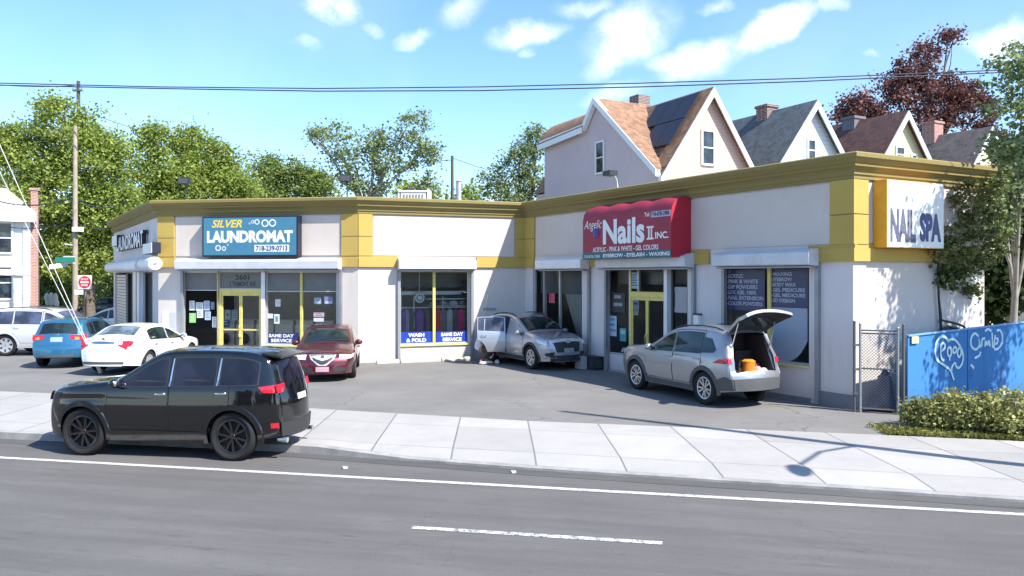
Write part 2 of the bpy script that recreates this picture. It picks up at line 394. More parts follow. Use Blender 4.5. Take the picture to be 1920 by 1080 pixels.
# sidewalk slab with a real kerb step
def dropk(x):   # kerb is lowered along the driveway
    if x < -3.2: return LOT
    if x < -1.6: return LOT-(x+3.2)/1.6*.085
    if x < 8: return .035
    return LOT
mb = MB(); xs = []
def lerp_poly(pl, t):
    return pl
import bisect as _b
def yat(pl, x):
    for (x0,y0),(x1,y1) in zip(pl, pl[1:]):
        if x0 <= x <= x1: return y0+(y1-y0)*(x-x0)/(x1-x0)
    return pl[-1][1] if x > pl[-1][0] else pl[0][1]
xs = sorted(set([-58,-30,-15,-9.1,-7,-5,-3.5,-3.2,-2.8,-2.4,-2.0,-1.6,-.8,.32,2,4.6,6.57,8,8.5,12,25,40]))
rows = []
for x in xs:
    yk, yb, z = yat(kerb, x), yat(back, x), dropk(x)
    nx, ny = .24, .97
    rows.append([(x,yk,-.01),(x,yk,z),(x+.03,yk+.15,z+.002),(x+.03,yk+.15,z+.004),(x+.1,yk+.7,max(z,LOT-.02)),(x,yb,LOT)])
vs = [p for r in rows for p in r]; k = 6
fa, fb = [], []
for i in range(len(rows)-1):
    for j in range(k-1):
        (fa if j < 2 else fb).append((i*k+j, (i+1)*k+j, (i+1)*k+j+1, i*k+j+1))
mb.add(vs, fb, m_walk); mb.obj('sidewalk').__setitem__('kind', 'structure')
mb = MB(); mb.add(vs, fa, m_kerb); mb.obj('kerb').__setitem__('kind', 'structure')
# gutter dirt strip and broken kerb lumps
sheet('gutter', [(x,yat(kerb,x)-.02,.004) for x in xs[2:-1]]+[(x,yat(kerb,x)-.32,.004) for x in reversed(xs[2:-1])], asphalt('gutter_dirt', (.09,.088,.085), .3, -11, .6, 0, .6))
def paintmat(name, c, worn):
    m, nt, b = newmat(name); v = coords(nt); n = noise(nt, v, 9, 6, .75); n2 = noise(nt, v, 38, 3)
    f = ramp(nt, math_(nt, 'ADD', math_(nt, 'MULTIPLY', n, .6), math_(nt, 'MULTIPLY', n2, .4)), worn, worn+.1)
    lk(nt, mixc(nt, f, c, (.14,.14,.145,1)), b.inputs['Base Color']); b.inputs['Roughness'].default_value = .8; return m
def strip(name, a, b_, w, mat, z=.005):
    a = Vector(a); b_ = Vector(b_); d = (b_-a).normalized(); n = Vector((-d.y,d.x))*w/2
    sheet(name, [(a+n).to_3d()+Vector((0,0,z)), (b_+n).to_3d()+Vector((0,0,z)), (b_-n).to_3d()+Vector((0,0,z)), (a-n).to_3d()+Vector((0,0,z))], mat)
strip('edge_line', (-50,21.04), (30,4.56), .115, paintmat('edge_paint', (.50,.49,.46,1), .515))
strip('lane_dash', (-1.16,8.96), (1.64,8.43), .10, paintmat('dash_paint', (.60,.60,.58,1), .465))
# verge under the hedge
m_soil = M('soil', (.13,.115,.07), .95, var=.4, scale=6, bump=.6)
sheet('planting_bed', [(6.75,13.62,LOT+.002),(20,10.4,LOT+.002),(22,22,LOT+.002),(8.2,15.7,LOT+.002)], m_soil)

# ------------------------------------------------------------------ the L-shaped row of shops
P1 = (7.17,16.25); P2 = (.466,27.05); P3 = (-4.99,25.1); P4 = (-12.05,26.35); P5 = (-18.7,36.3); P6 = (11.23,18.39)
WR, WC, WB, WA, WD = Wall(P2,P1), Wall(P3,P2), Wall(P4,P3), Wall(P5,P4), Wall(P1,P6)
m_st = stuccomat('white_stucco', (.63,.57,.525), .4)
m_stl = stuccomat('shade_wall_stucco', (.70,.645,.63), .5)  # second copy of the stucco, recoloured for the walls in shade
m_pan = stuccomat('panel_stucco', (.63,.55,.49), .25)
m_och = stuccomat('ochre_paint', (.50,.35,.085), .3)
m_och2 = stuccomat('olive_cornice', (.25,.195,.065), .45)
m_yel = M('yellow_frame', (.72,.60,.17), .5, var=.1, scale=8, grime=.3)
m_alu = M('aluminium', (.55,.55,.54), .45, .4, var=.1, scale=5, grime=.35)
m_shut = M('shutter_box_paint', (.60,.61,.63), .5, .1, var=.08, scale=2, grime=.45)
m_shutw = M('shutter_box_white', (.78,.78,.78), .5, 0, var=.06, scale=2, grime=.4)
m_dk = M('dark_metal', (.035,.036,.04), .5, .2)
m_trk = M('shutter_track', (.30,.31,.33), .5, .3, grime=.4)
m_gl = glassmat('shop_glass', (.012,.018,.022), .9, .02)
m_tran = M('transom_panel', (.17,.175,.17), .6, var=.1, grime=.3)
m_int = M('interior_wall', (.32,.33,.34), .9)
m_intd = M('interior_dark', (.05,.055,.06), .9)
m_roof = M('roof_membrane', (.20,.195,.19), .95, var=.2, scale=1)
m_sill = M('sill_yellow', (.62,.60,.25), .6, grime=.3)
m_pl = M('plinth_grey', (.20,.205,.22), .85, grime=.5)
BR = world_root('commercial_building', (P2[0], P2[1], LOT), 'low white stucco row of shops with ochre bands and cornice around a bent front', 'building')
ZC = 5.04; ZT = 5.48
def oc(W, x0, x1, ztop, zbot):   # opening from pixel columns
    return (W.ux(x0), W.ux(x1), zbot, ztop)
opR = [(WR.ux(999), WR.ux(1091), .80, 3.20), (WR.ux(1136), WR.ux(1289), .14, 3.20), (WR.ux(1354), WR.ux(1517), .93, 3.20)]
opC = [(WC.ux(750), WC.ux(880), .66, 3.12)]
opB = [(WB.ux(341), WB.ux(408), .45, 3.10), (WB.ux(408), WB.ux(490), .14, 3.10), (WB.ux(497), WB.ux(631), .66, 3.10)]
opA = [(WA.ux(216), WA.ux(236), .14, 3.10), (WA.ux(236), WA.ux(254), .14, 3.10), (WA.ux(268), WA.ux(286), .14, 3.10)]
opB[0] = (opB[0][0], opB[1][0], .45, 3.10)
opA[0] = (opA[0][0], opA[1][0], .14, 3.10)
def wall_mesh(W, ops, mat, zb=LOT-.1, zt=5.1, deep=.18):
    us = sorted(set([0, W.L]+[o[0] for o in ops]+[o[1] for o in ops])); zs = sorted(set([zb, zt]+[o[2] for o in ops]+[o[3] for o in ops]))
    mb = MB()
    for i in range(len(us)-1):
        for j in range(len(zs)-1):
            uc, zc = (us[i]+us[i+1])/2, (zs[j]+zs[j+1])/2
            if any(o[0] < uc < o[1] and o[2] < zc < o[3] for o in ops): continue
            W.quad(mb, us[i], us[i+1], zs[j], zs[j+1], 0, mat)
    for (u0,u1,z0,z1) in ops:
        q = lambda a, b_: [W.P(a[0],a[1],0), W.P(b_[0],b_[1],0), W.P(b_[0],b_[1],-deep), W.P(a[0],a[1],-deep)]
        for a, b_ in (((u0,z0),(u1,z0)), ((u1,z0),(u1,z1)), ((u1,z1),(u0,z1)), ((u0,z1),(u0,z0))): mb.add(q(a,b_), [(0,1,2,3)], mat)
    return mb.obj('wall', BR)
wall_mesh(WR, opR, m_stl); wall_mesh(WC, opC, m_st); wall_mesh(WB, opB, m_st); wall_mesh(WA, opA, m_stl); wall_mesh(WD, [], m_st)
# back of the block, roof, shop interiors
BK = [P6, (6.6,30.0), (4.0,36.5), (-7.5,42.0), P5]
mb = MB()
for a, b_ in zip(BK, BK[1:]): mb.add([(a[0],a[1],0),(b_[0],b_[1],0),(b_[0],b_[1],5.3),(a[0],a[1],5.3)], [(0,1,2,3)], m_stl)
mb.obj('back_wall', BR)
ring = [P5,P4,P3,P2,P1]+BK[:-1]
mb = MB(); mb.add([(x,y,5.08) for x, y in ring], [tuple(range(len(ring)))], m_roof); mb.obj('roof', BR)
mb = MB(); mb.add([(x,y,3.3) for x, y in ring], [tuple(range(len(ring)))], m_int); mb.obj('ceiling', BR)
mb = MB(); mb.add([(x,y,LOT+.02) for x, y in ring], [tuple(range(len(ring)))], M('shop_floor', (.22,.2,.18), .5)); mb.obj('shop_floor', BR)
mb = MB()
for W, dd in ((WR,-3.2),(WB,-4.2),(WC,-2.4)):
    W.quad(mb, .4 if W is not WC else .2, W.L-.4, .13, 3.29, dd, m_int)
mb.obj('interior_wall', BR)
# cornice: profile swept with mitres
pts = [P5,P4,P3,P2,P1,P6]
def sweep(profile, pts, mat, name, lo=0, hi=None):
    V = [Vector((x,y,0)) for x, y in pts]; nn = []
    for a, b_ in zip(V, V[1:]): d = (b_-a).normalized(); nn.append(Vector((d.y,-d.x,0)))
    mit = []
    for i in range(len(V)):
        if i == 0: m_ = nn[0]
        elif i == len(V)-1: m_ = nn[-1]
        else:
            m_ = (nn[i-1]+nn[i]).normalized(); m_ = m_/max(.3, m_.dot(nn[i]))
        mit.append(m_)
    mb = MB(); k = len(profile); vs = [V[i]+mit[i]*o+Vector((0,0,z)) for i in range(len(V)) for o, z in profile]
    fs = [(i*k+j, (i+1)*k+j, (i+1)*k+j+1, i*k+j+1) for i in range(len(V)-1) for j in range(k-1)]
    fs += [tuple(range(k)), tuple((len(V)-1)*k+j for j in reversed(range(k)))]
    mb.add(vs, fs, mat); return mb.obj(name, BR)
sweep([(-.02,4.97),(.07,4.97),(.07,5.03),(.10,5.06),(.10,5.14),(.14,5.19),(.20,5.22),(.20,5.27),(.23,5.29),(.30,5.38),(.31,5.39),(.31,5.47),(.27,5.50),(-.28,5.50),(-.28,5.0)], pts, m_och2, 'cornice')
# ochre band below the panels and pilasters
def band(W, u0, u1): 
    mb = MB(); W.box(mb, u0, u1, 3.24, 3.52, -.02, .075, m_och); W.box(mb, u0, u1, 3.5205, 3.60, -.02, .045, m_och); mb.obj('band', BR)
band(WR, .10, WR.ux(988+12)+.0) if False else None
segs = [(WR, 0.0, WR.ux(1003)), (WR, WR.ux(1093), WR.ux(1120)), (WR, WR.ux(1288), WR.ux(1332)), (WR, WR.ux(1518), WR.L+.075),
        (WC, .0, WC.ux(746)), (WC, WC.ux(893), WC.L), (WB, -.0, WB.ux(330)), (WB, WB.ux(637), WB.L), (WD, 0, WD.L)]
for W, a, b_ in segs:
    if b_-a > .03: band(W, a, b_)
def pilaster(W, u0, u1):
    mb = MB()
    for z0, z1 in ((3.6, 4.22), (4.24, 4.965)): W.box(mb, u0, u1, z0+.003, z1, -.02, .06, m_och)
    W.box(mb, u0+.02, u1-.02, 4.21, 4.25, -.02, .045, m_dk if False else m_och2); mb.obj('pilaster', BR)
pilaster(WB, 0, WB.ux(328)); pilaster(WB, WB.ux(641), WB.L); pilaster(WC, .0, WC.ux(698)); pilaster(WC, WC.ux(965), WC.L)
pilaster(WR, 0, WR.ux(1004)); pilaster(WR, WR.ux(1559), WR.L+.06); pilaster(WD, .0, WD.ux(1624))
def panel(W, u0, u1, z0=3.62, z1=4.93):
    mb = MB(); W.box(mb, u0, u1, z0, z1, -.01, .022, m_pan); mb.obj('stucco_panel', BR)
panel(WB, WB.ux(330), WB.ux(639)); panel(WC, WC.ux(700), WC.ux(963)); panel(WR, WR.ux(1006), WR.ux(1557)); panel(WD, WD.ux(1626), WD.L-.3)
mb = MB(); WR.box(mb, WR.ux(1528), WR.L+.004, .1, .42, -.01, .02, m_pl); WR.box(mb, WR.ux(1352), WR.ux(1520), .1, .22, -.01, .02, m_pl); mb.obj('plinth', BR)
# roller shutter boxes
def shutter(W, u0, u1, z0=3.17, z1=3.52, dep=.34, mat=None, tracks=(True,True), trk_z=LOT, wedge=True):
    mat = mat or m_shut; mb = MB()
    pr = [(0,z1+.01),(.08,z1+.01),(dep,z1-.07),(dep+.01,z1-.1),(dep,z0+.02),(dep-.03,z0),(0,z0-.02)]
    k = len(pr); vs = [W.P(u,z,o+.08) for u in (u0,u1) for o, z in pr]
    mb.add(vs, [(j, k+j, k+j+1, j+1) for j in range(k-1)]+[(k-1,2*k-1,k,0)]+[tuple(range(k)), tuple(reversed(range(k,2*k)))], mat)
    o = mb.obj('shutter_box', BR, fixn=True)
    m2 = MB(); W.box(m2, u0+.03, u1-.03, z0-.06, z0-.021, .12, .30, m_trk); m2.obj('bottom_slat', BR)
    for on, uu in zip(tracks, (u0+.05, u1-.05)):
        if on: m3 = MB(); W.box(m3, uu-.045, uu+.045, trk_z, z0-.03, .005, .10, m_trk); m3.obj('shutter_track', BR)
    return o
shutter(WB, WB.ux(331,.3), WB.ux(636,.3), mat=m_shut)
shutter(WC, WC.ux(748,.3), WC.ux(892,.3), mat=m_shutw)
shutter(WR, WR.ux(1001,.3)+.25, WR.ux(1094,.3), mat=m_shutw); shutter(WR, WR.ux(1122,.3), WR.ux(1290,.3)); shutter(WR, WR.ux(1341,.3), WR.ux(1523,.3))
# scrawl on the long shutter box
mb = MB(); put_text(mb, 'MACH Z L OHIA', WB.surf(.425), WB.ux(344,.4), WB.ux(444,.4), 3.36, 3.435, m_dk, bold=.0); mb.obj('scrawl', BR)
# windows and doors
def window(W, op, mull=(), transom=None, fm=None, sill=None, glass=None, inset=.10, base=None, fw=.045):
    u0,u1,z0,z1 = op; fm = fm or m_alu; mb = MB()
    W.box(mb, u0, u0+fw, z0, z1, -inset-.05, -inset+.02, fm); W.box(mb, u1-fw, u1, z0, z1, -inset-.05, -inset+.02, fm)
    W.box(mb, u0+fw, u1-fw, z1-fw, z1, -inset-.05, -inset+.02, fm); W.box(mb, u0+fw, u1-fw, z0, z0+fw, -inset-.05, -inset+.02, fm)
    o = mb.obj('window', BR)
    for u, mt, wd in mull:
        m2 = MB(); W.box(m2, u-wd/2, u+wd/2, z0+fw, z1-fw, -inset-.045, -inset+.035, mt); c = m2.obj('mullion', o, origin=BR.location)
    m2 = MB(); W.quad(m2, u0+fw, u1-fw, z0+fw, (transom if transom else z1-fw), -inset-.03, glass or m_gl); m2.obj('pane', o, origin=BR.location)
    if transom:
        m2 = MB(); W.box(m2, u0+fw, u1-fw, transom, z1-fw, -inset-.04, -inset-.02, m_tran); W.box(m2, u0+fw, u1-fw, transom-.03, transom, -inset-.04, -inset+.02, fm); m2.obj('transom_panel', o, origin=BR.location)
    if sill: m2 = MB(); W.box(m2, u0-.02, u1+.02, z0-.05, z0, -.02, .05, sill); m2.obj('sill', o, origin=BR.location)
    return o
def door(W, u0, u1, z0, z1, leafs, fm, inset=.10, bar=None, name='door'):
    mb = MB(); fw = .07
    W.box(mb, u0, u0+fw, z0, z1, -inset-.05, -inset+.04, fm); W.box(mb, u1-fw, u1, z0, z1, -inset-.05, -inset+.04, fm)
    W.box(mb, u0+fw, u1-fw, z1-.13, z1, -inset-.05, -inset+.04, fm)
    o = mb.obj('door_frame', BR)
    us = [u0+fw]+list(leafs)+[u1-fw]
    for i, (a, b_) in enumerate(zip(us, us[1:])):
        d = MB(); s = .055; lo, hi = z0+.02, z1-.135
        W.box(d, a+.004, a+s, lo, hi, -inset-.04, -inset+.02, fm); W.box(d, b_-s, b_-.004, lo, hi, -inset-.04, -inset+.02, fm)
        W.box(d, a+s, b_-s, hi-.08, hi, -inset-.04, -inset+.02, fm); W.box(d, a+s, b_-s, lo, lo+.2, -inset-.04, -inset+.02, fm)
        if bar: W.box(d, a+s, b_-s, bar, bar+.05, -inset-.035, -inset+.015, fm)
        dd = d.obj(name, BR)
        g_ = MB(); W.quad(g_, a+s, b_-s, lo+.2, hi-.08, -inset-.01, m_gl); g_.obj('pane', dd, origin=BR.location)
        h_ = MB(); hu = b_-.03 if i == 0 else a+.03
        h_.tube([W.P(hu, z0+.75, -inset+.02), W.P(hu, z0+.78, -inset+.08), W.P(hu, z0+1.12, -inset+.08), W.P(hu, z0+1.15, -inset+.02)], .013, fm, 6); h_.obj('handle', dd, origin=BR.location)
    return o
# B front
u = WB.ux
window(WB, opB[0], [(u(408)-.03, m_yel, .07)], transom=2.48, fm=m_alu, sill=m_sill)
window(WB, (opB[1][0], opB[1][1], 2.50, 3.10), [], fm=m_alu, glass=m_tran, fw=.03)
door(WB, u(409)+.0, u(490), LOT+.02, 2.50, [(u(449))], m_yel, bar=1.12)
mb = MB(); put_text(mb, '2601', WB.surf(-.125), u(437), u(464), 2.82, 2.98, m_dk, bold=.02); put_text(mb, 'E TREMONT AVE', WB.surf(-.125), u(427), u(476), 2.60, 2.76, m_dk, bold=.02); mb.obj('address_lettering', BR)
mb = MB(); WB.box(mb, u(490), u(497), LOT, 3.10, -.12, .02, m_shutw); mb.obj('post', BR)
window(WB, opB[2], [(u(563), m_yel, .08)], transom=2.45, sill=m_sill)
# C front
window(WC, opC[0], [(WC.ux(815), m_yel, .09)], transom=None, sill=m_sill)
m_lamp, nt_l, b_l = newmat('lamp_tube'); b_l.inputs['Emission Color'].default_value = (1,.97,.9,1); b_l.inputs['Emission Strength'].default_value = 7
for a_ in (1.2,3.6,5.9): mb = MB(); WB.box(mb, a_, a_+1.1, 3.18, 3.24, -2.0, -1.88, m_lamp); mb.obj('ceiling_light', BR)
u0,u1 = opC[0][0]+.05, opC[0][1]-.05
mb = MB(); WC.box(mb, u0, u1, 2.30, 2.42, -.9, -.8, m_shutw); mb.obj('light_rail', BR)
mb = MB(); WC.box(mb, u0, u1, 2.55, 3.25, -.85, -.8, m_tran); mb.obj('soffit', BR)
# R fronts
u = WR.ux
window(WR, opR[0], [(u(1046), m_alu, .07)], transom=2.5 if False else None)
door(WR, u(1177), u(1246), LOT+.02, 2.46, [u(1209)], m_yel)
window(WR, (opR[1][0], u(1177), .62, 3.20), [], fm=m_alu)
mb = MB(); WR.box(mb, opR[1][0], u(1177), .14, .61, -.15, -.06, m_stl); mb.obj('stall_riser', BR)
mb = MB(); WR.box(mb, u(1252), opR[1][1], .14, .9, -.15, -.06, m_stl); mb.obj('stall_riser', BR)
m_bl = M('grey_backdrop', (.22,.22,.21), .8, var=.15, scale=1.5)
for o_, z_, q_ in ((opR[0], 2.35, -.3), (opR[1], 2.7, -.45), (opR[2], 1.2, -1.2)):
    mb = MB(); WR.quad(mb, o_[0]+.05, o_[1]-.05, z_, 3.25, q_, m_bl); mb.obj('backdrop', BR)  # pale grey sheet added behind the glass to lift the dark interior
window(WR, (u(1177), u(1246), 2.461, 3.20), [(u(1193),m_alu,.04)], fm=m_yel, fw=.03)
mb = MB(); WR.box(mb, u(1246), u(1252), LOT, 3.2, -.14, .03, m_shutw); mb.obj('post', BR)
window(WR, (u(1252), opR[1][1], .9, 3.20), [(u(1257), m_dk, .06)], fm=m_alu)
window(WR, opR[2], [(u(1438), m_yel, .09)], sill=m_sill)
# A front: slatted shutter, dark doorway, narrow window
u = WA.ux
mb = MB(); z = .3
while z < 3.0:
    WA.box(mb, opA[0][0]+.03, opA[0][1]-.03, z, z+.10, -.09, -.05, m_alu); WA.box(mb, opA[0][0]+.03, opA[0][1]-.03, z+.10, z+.13, -.085, -.07, m_dk); z += .13
mb.obj('rolled_down_shutter', BR)
window(WA, opA[1], [((opA[1][0]+opA[1][1])*.5+.2, m_yel, .08)], fm=m_dk); window(WA, opA[2], [], fm=m_dk)
def rollbox(u0, u1, r=.23, z=3.34, off=.25):
    mb = MB(); n = 14; vs = []
    for uu in (u0,u1):
        for k in range(n): a = 2*math.pi*k/n; vs.append(WA.P(uu, z+math.sin(a)*r, off+math.cos(a)*r))
    mb.add(vs, [(k, n+k, n+(k+1)%n, (k+1)%n) for k in range(n)]+[tuple(range(n)), tuple(reversed(range(n,2*n)))], m_shutw)
    mb.tube([WA.P(u1, z, off), WA.P(u1+.03, z, off)], .05, m_trk, 8); mb.obj('shutter_box', BR, smooth=40, fixn=True)
rollbox(u(204,.3), u(262,.3)); rollbox(u(267,.3), u(288,.3), .22, 3.36)
mb = MB(); WA.box(mb, u(256), u(262), LOT, 3.1, .0, .14, m_alu); WA.box(mb, u(263), u(267), LOT, 3.1, .0, .12, m_shutw); mb.obj('shutter_track', BR)
m_chrome_ = M('washer_ring', (.6,.6,.6), .3, .8)
# ------------------------------------------------------------------ signs
m_teal = M('sign_teal', (.055,.20,.30), .35, var=.05, grime=.15); m_wht = M('sign_white', (.8,.8,.78), .5, var=.03)
m_gold = M('sign_gold', (.75,.55,.10), .5, var=.03); m_navy = M('sign_navy', (.012,.025,.16), .4, var=.05); m_blu = M('banner_blue', (.01,.045,.34), .45, var=.05)
m_blk = M('sign_black', (.012,.014,.03), .4)
def ring(mb, W, u, z, r, w, off, mat, seg=20):
    vs = []; 
    for k in range(seg):
        a = 2*math.pi*k/seg
        for rr in (r-w, r): vs.append(W.P(u+math.cos(a)*rr, z+math.sin(a)*rr, off))
    mb.add(vs, [(2*k, 2*k+1, 2*((k+1)%seg)+1, 2*((k+1)%seg)) for k in range(seg)], mat)
def pxbox(W, x0, y0, x1, y1, off):   # box in wall coordinates from the picture
    return W.ux(x0,off), W.ux(x1,off), W.zy((x0+x1)/2,y1,off), W.zy((x0+x1)/2,y0,off)
# blue laundromat sign
W = WB; off = .34; u0,u1,z0,z1 = pxbox(W, 379, 405, 558, 481, off)
S = world_root('wall_sign', tuple(W.P(u0,z0,0)), 'teal SILVER LAUNDROMAT box sign with white bubbles above the long shutter box', 'sign')
mb = MB(); W.box(mb, u0, u1, z0, z1, .03, off-.01, m_blk); mb.obj('sign_box', S)
mb = MB(); W.box(mb, u0+.05, u1-.05, z0+.05, z1-.05, off-.012, off, m_teal); mb.obj('sign_face', S)
def X(px): return W.ux(px, off)
def Zp(px, py): return W.zy(px, py, off)
mb = MB(); sf = W.surf(off+.004)
put_text(mb, 'SILVER', sf, X(397), X(454), Zp(425,427), Zp(425,412), m_gold, bold=.03, shear=.3)
put_text(mb, 'LAUNDROMAT', sf, X(388), X(549), Zp(470,455), Zp(470,432), m_wht, bold=.055)
W.box(mb, X(477), X(542), Zp(510,472), Zp(510,459), off, off+.004, m_wht)
put_text(mb, '718-239-0713', W.surf(off+.008), X(480), X(539), Zp(510,470.5), Zp(510,460.5), m_navy, bold=.03)
for px, py, r, w_ in ((511,418,.125,.04),(497,418.5,.125,.04),(482,416,.09,.03),(474,416,.055,.02),(468,419,.03,.012),(409,465,.10,.035),(420,466,.075,.028),(427,459,.03,.012)):
    ring(mb, W, X(px), Zp(px,py), r, w_, off+.004, m_wht)
mb.obj('lettering', S)
# awning over the nail shop
W = WR; off = .74
m_red = M('awning_red', (.32,.025,.05), .6, var=.12, scale=2, grime=.35); m_reds = M('awning_red_end', (.42,.012,.035), .6, var=.08)
m_tealv = M('awning_teal', (.03,.13,.16), .6)
uL, uR = W.ux(1093,off), W.ux(1258,off); zT, zB = 5.0, 3.42
S = world_root('awning', tuple(W.P(uL,zB,0)), 'red fabric Nails II INC. awning hung over the nail shop entrance', 'awning')
pr = [(.03,zT),(.25,zT-.005),(.45,zT-.04),(.60,zT-.12),(.69,zT-.24),(off,zT-.42),(off,zB+.2)]
nu = 41; vs = []; k = len(pr)
for i in range(nu):
    t = i/(nu-1); hump = abs(math.sin(math.pi*4*t))*.05
    for j, (o, z) in enumerate(pr): vs.append(W.P(uL+(uR-uL)*t, z+(hump if j < 4 else hump*.35 if j == 4 else 0), o))
mb = MB(); mb.add(vs, [(i*k+j, i*k+j+1, (i+1)*k+j+1, (i+1)*k+j) for i in range(nu-1) for j in range(k-1)], m_red); mb.obj('canopy', S, smooth=50)
for uu in (uL, uR):
    mb = MB(); p = [W.P(uu,z,o) for o, z in [(.03,zB+.0)]+pr[:]+[(off,zB)]]; mb.add(p, [tuple(range(len(p)))], m_reds); mb.obj('end_panel', S)
mb = MB(); W.box(mb, uL, uR, zB, zB+.2, off-.02, off+.003, m_tealv); mb.obj('valance', S)
X = lambda px: W.ux(px, off); Zp = lambda px, py: W.zy(px, py, off)
mb = MB(); sf = W.surf(off+.012)
put_text(mb, 'Nails', sf, X(1131), X(1209), Zp(1170,457), Zp(1170,409), m_wht, bold=.035)
put_text(mb, 'INC.', sf, X(1229), X(1254), Zp(1242,447), Zp(1242,434), m_wht, bold=.03)
a0, a1, b0, b1 = X(1213), X(1226), Zp(1220,449), Zp(1220,424)   # roman numeral two
for q in ((a0,a1,b0,b0+.045),(a0,a1,b1-.045,b1),(a0+.06,a0+.11,b0+.045,b1-.045),(a1-.11,a1-.06,b0+.045,b1-.045)): W.box(mb, q[0], q[1], q[2], q[3], off+.004, off+.012, m_wht)
put_text(mb, 'Angelic', sf, X(1096), X(1129), Zp(1112,434), Zp(1112,413), m_wht, bold=.0, shear=.4)
put_text(mb, 'ACRYLIC - PINK & WHITE - GEL COLORS', sf, X(1112), X(1235), Zp(1172,470.5), Zp(1172,461), m_wht, bold=.02)
put_text(mb, 'EYEBROW - EYELASH - WAXING', W.surf(off+.008), X(1131), X(1256), zB+.045, zB+.15, m_wht, bold=.03)
put_text(mb, '718-878-2988', W.surf(off+.008), X(1095), X(1125), zB+.045, zB+.13, m_wht, bold=.0)
put_text(mb, 'Tel:', sf, X(1209), X(1219), Zp(1214,406), Zp(1214,398.5), m_wht, bold=.02)
W.box(mb, X(1221), X(1257), Zp(1240,406), Zp(1240,395), off+.003, off+.010, M('sign_grey', (.5,.5,.55), .5))
put_text(mb, '718-878-2988', W.surf(off+.016), X(1222), X(1256), Zp(1240,404.5), Zp(1240,396), m_navy, bold=.03)
mb.obj('lettering', S)
mb = MB(); m_hand = M('hand_blue', (.10,.14,.42), .6)
for dx, dy, l, an in ((0,0,.24,.5),(.03,.05,.22,.25),(.07,.06,.2,0),(.12,.04,.17,-.3)):
    p = W.P(X(1116)+dx, Zp(1116,446)+dy*.5, off+.02); q = W.P(X(1116)+dx+math.sin(an)*-l*.6, Zp(1116,446)+dy+l, off+.02); mb.tube([p,q], .018, m_hand, 5)
mb.obj('painted_hand', S)
# NAIL SPA box sign
W = WD; off = .36; u0,u1 = W.ux(1663,off), W.ux(1769,off); z0,z1 = 3.53, 4.96
S = world_root('box_sign', tuple(W.P(u0,z0,0)), 'white NAIL SPA light box with orange end on the sunlit side wall', 'sign')
mb = MB(); W.box(mb, u0, u1, z0, z1, .03, off-.004, M('sign_orange', (.70,.36,.03), .5, var=.12, grime=.2)); mb.obj('sign_box', S)
mb = MB(); W.box(mb, u0+.012, u1, z0+.012, z1-.012, off-.004, off+.004, m_wht); mb.obj('sign_face', S)
X = lambda px: W.ux(px, off); mb = MB()
m_navf = M('faded_navy', (.10,.11,.17), .6, var=.35, scale=9)
put_text(mb, 'NAIL', W.surf(off+.009), X(1669), X(1717), W.zy(1690,454,off), W.zy(1690,391,off), m_navf, bold=.05)
put_text(mb, 'SPA', W.surf(off+.009), X(1724), X(1764), W.zy(1745,454,off), W.zy(1745,400,off), m_navy, bold=.058)
mb.obj('lettering', S)
# channel letters and two small boxes on the end wall
W = WA; mb = MB(); u0, u1 = W.ux(222,.15), W.ux(271,.15)
put_text(mb, 'LAUNDROMAT', W.surf(.05), u0, u1, 4.02, 4.62, m_wht, bold=.03, depth=.16)
me = mb; o_ = Vector(W.P(u0,4.0,0))
o = mb.obj('channel_letters', None, origin=tuple(o_)); o.location = o_
o.data.materials.append(m_blk)
for p in o.data.polygons:
    if abs(p.normal.dot(W.n)) < .5: p.material_index = 1
tag(o, 'white LAUNDROMAT channel letters with dark sides on the shaded end wall', 'lettering')
for x0,y0,x1,y1,lab in ((214,442,223,462,'small white blank sign box before the channel letters, by the far corner'),(273,456,290,476,'white sign box after the channel letters, beside the ochre pilaster')):
    u0,u1 = W.ux(x0,.2), W.ux(x1,.2); z0,z1 = W.zy((x0+x1)/2,y1,.2), W.zy((x0+x1)/2,y0,.2)
    S = world_root('sign_box', tuple(W.P(u0,z0,0)), lab, 'sign', 'small sign boxes on the end wall')
    mb = MB(); W.box(mb, u0, u1, z0, z1, .01, .28, m_blk); mb.obj('housing', S); mb = MB(); W.box(mb, u0+.01, u1-.01, z0+.01, z1-.01, .28, .295, m_wht); mb.obj('sign_face', S)
# window banners
def banner(W, x0, y0, x1, y1, lines, lab, off=-.118, mat=None, tm=None, name='window_banner', bold=.04, cat='banner', group=None, left=False, mx=.08):
    u0,u1 = W.ux(x0,off), W.ux(x1,off); z0,z1 = W.zy((x0+x1)/2,y1,off), W.zy((x0+x1)/2,y0,off)
    S = world_root(name, tuple(W.P(u0,z0,0)), lab, cat, group)
    mb = MB(); W.box(mb, u0, u1, z0, z1, off-.004, off, mat or m_blu); mb.obj('sheet', S)
    mb = MB(); n = len(lines); H = (z1-z0); 
    for i, t in enumerate(lines):
        t, a, b_ = t if isinstance(t, tuple) else (t, mx, 1-mx)
        zt = z1-H*(.1+.82*i/n); zb = zt-H*.82/n*.72
        if t: put_text(mb, t, W.surf(off+.004), u0+(u1-u0)*a, u0+(u1-u0)*b_, zb, zt, tm or m_wht, bold=bold)
    mb.obj('lettering', S); return S
banner(WC, 751, 622, 811, 646, [('WASH',.24,.74),('& FOLD',.18,.8)], 'blue WASH & FOLD banner low in the clothes window', group='blue window banners')
banner(WC, 818, 621, 876, 644, [('SAME DAY',.15,.87),('SERVICE',.2,.82)], 'blue SAME DAY SERVICE banner low in the clothes window', group='blue window banners')
banner(WB, 498, 624, 560, 646, [('SAME DAY',.1,.86),('SERVICE',.16,.8)], 'navy SAME DAY SERVICE banner right of the laundromat door', mat=m_navy, group='blue window banners')
m_lst = M('list_navy', (.022,.028,.10), .35, var=.2); m_ltx = M('list_text', (.42,.42,.50), .6, var=.2, scale=12)
def L(t, b_): return (t, .06, b_)
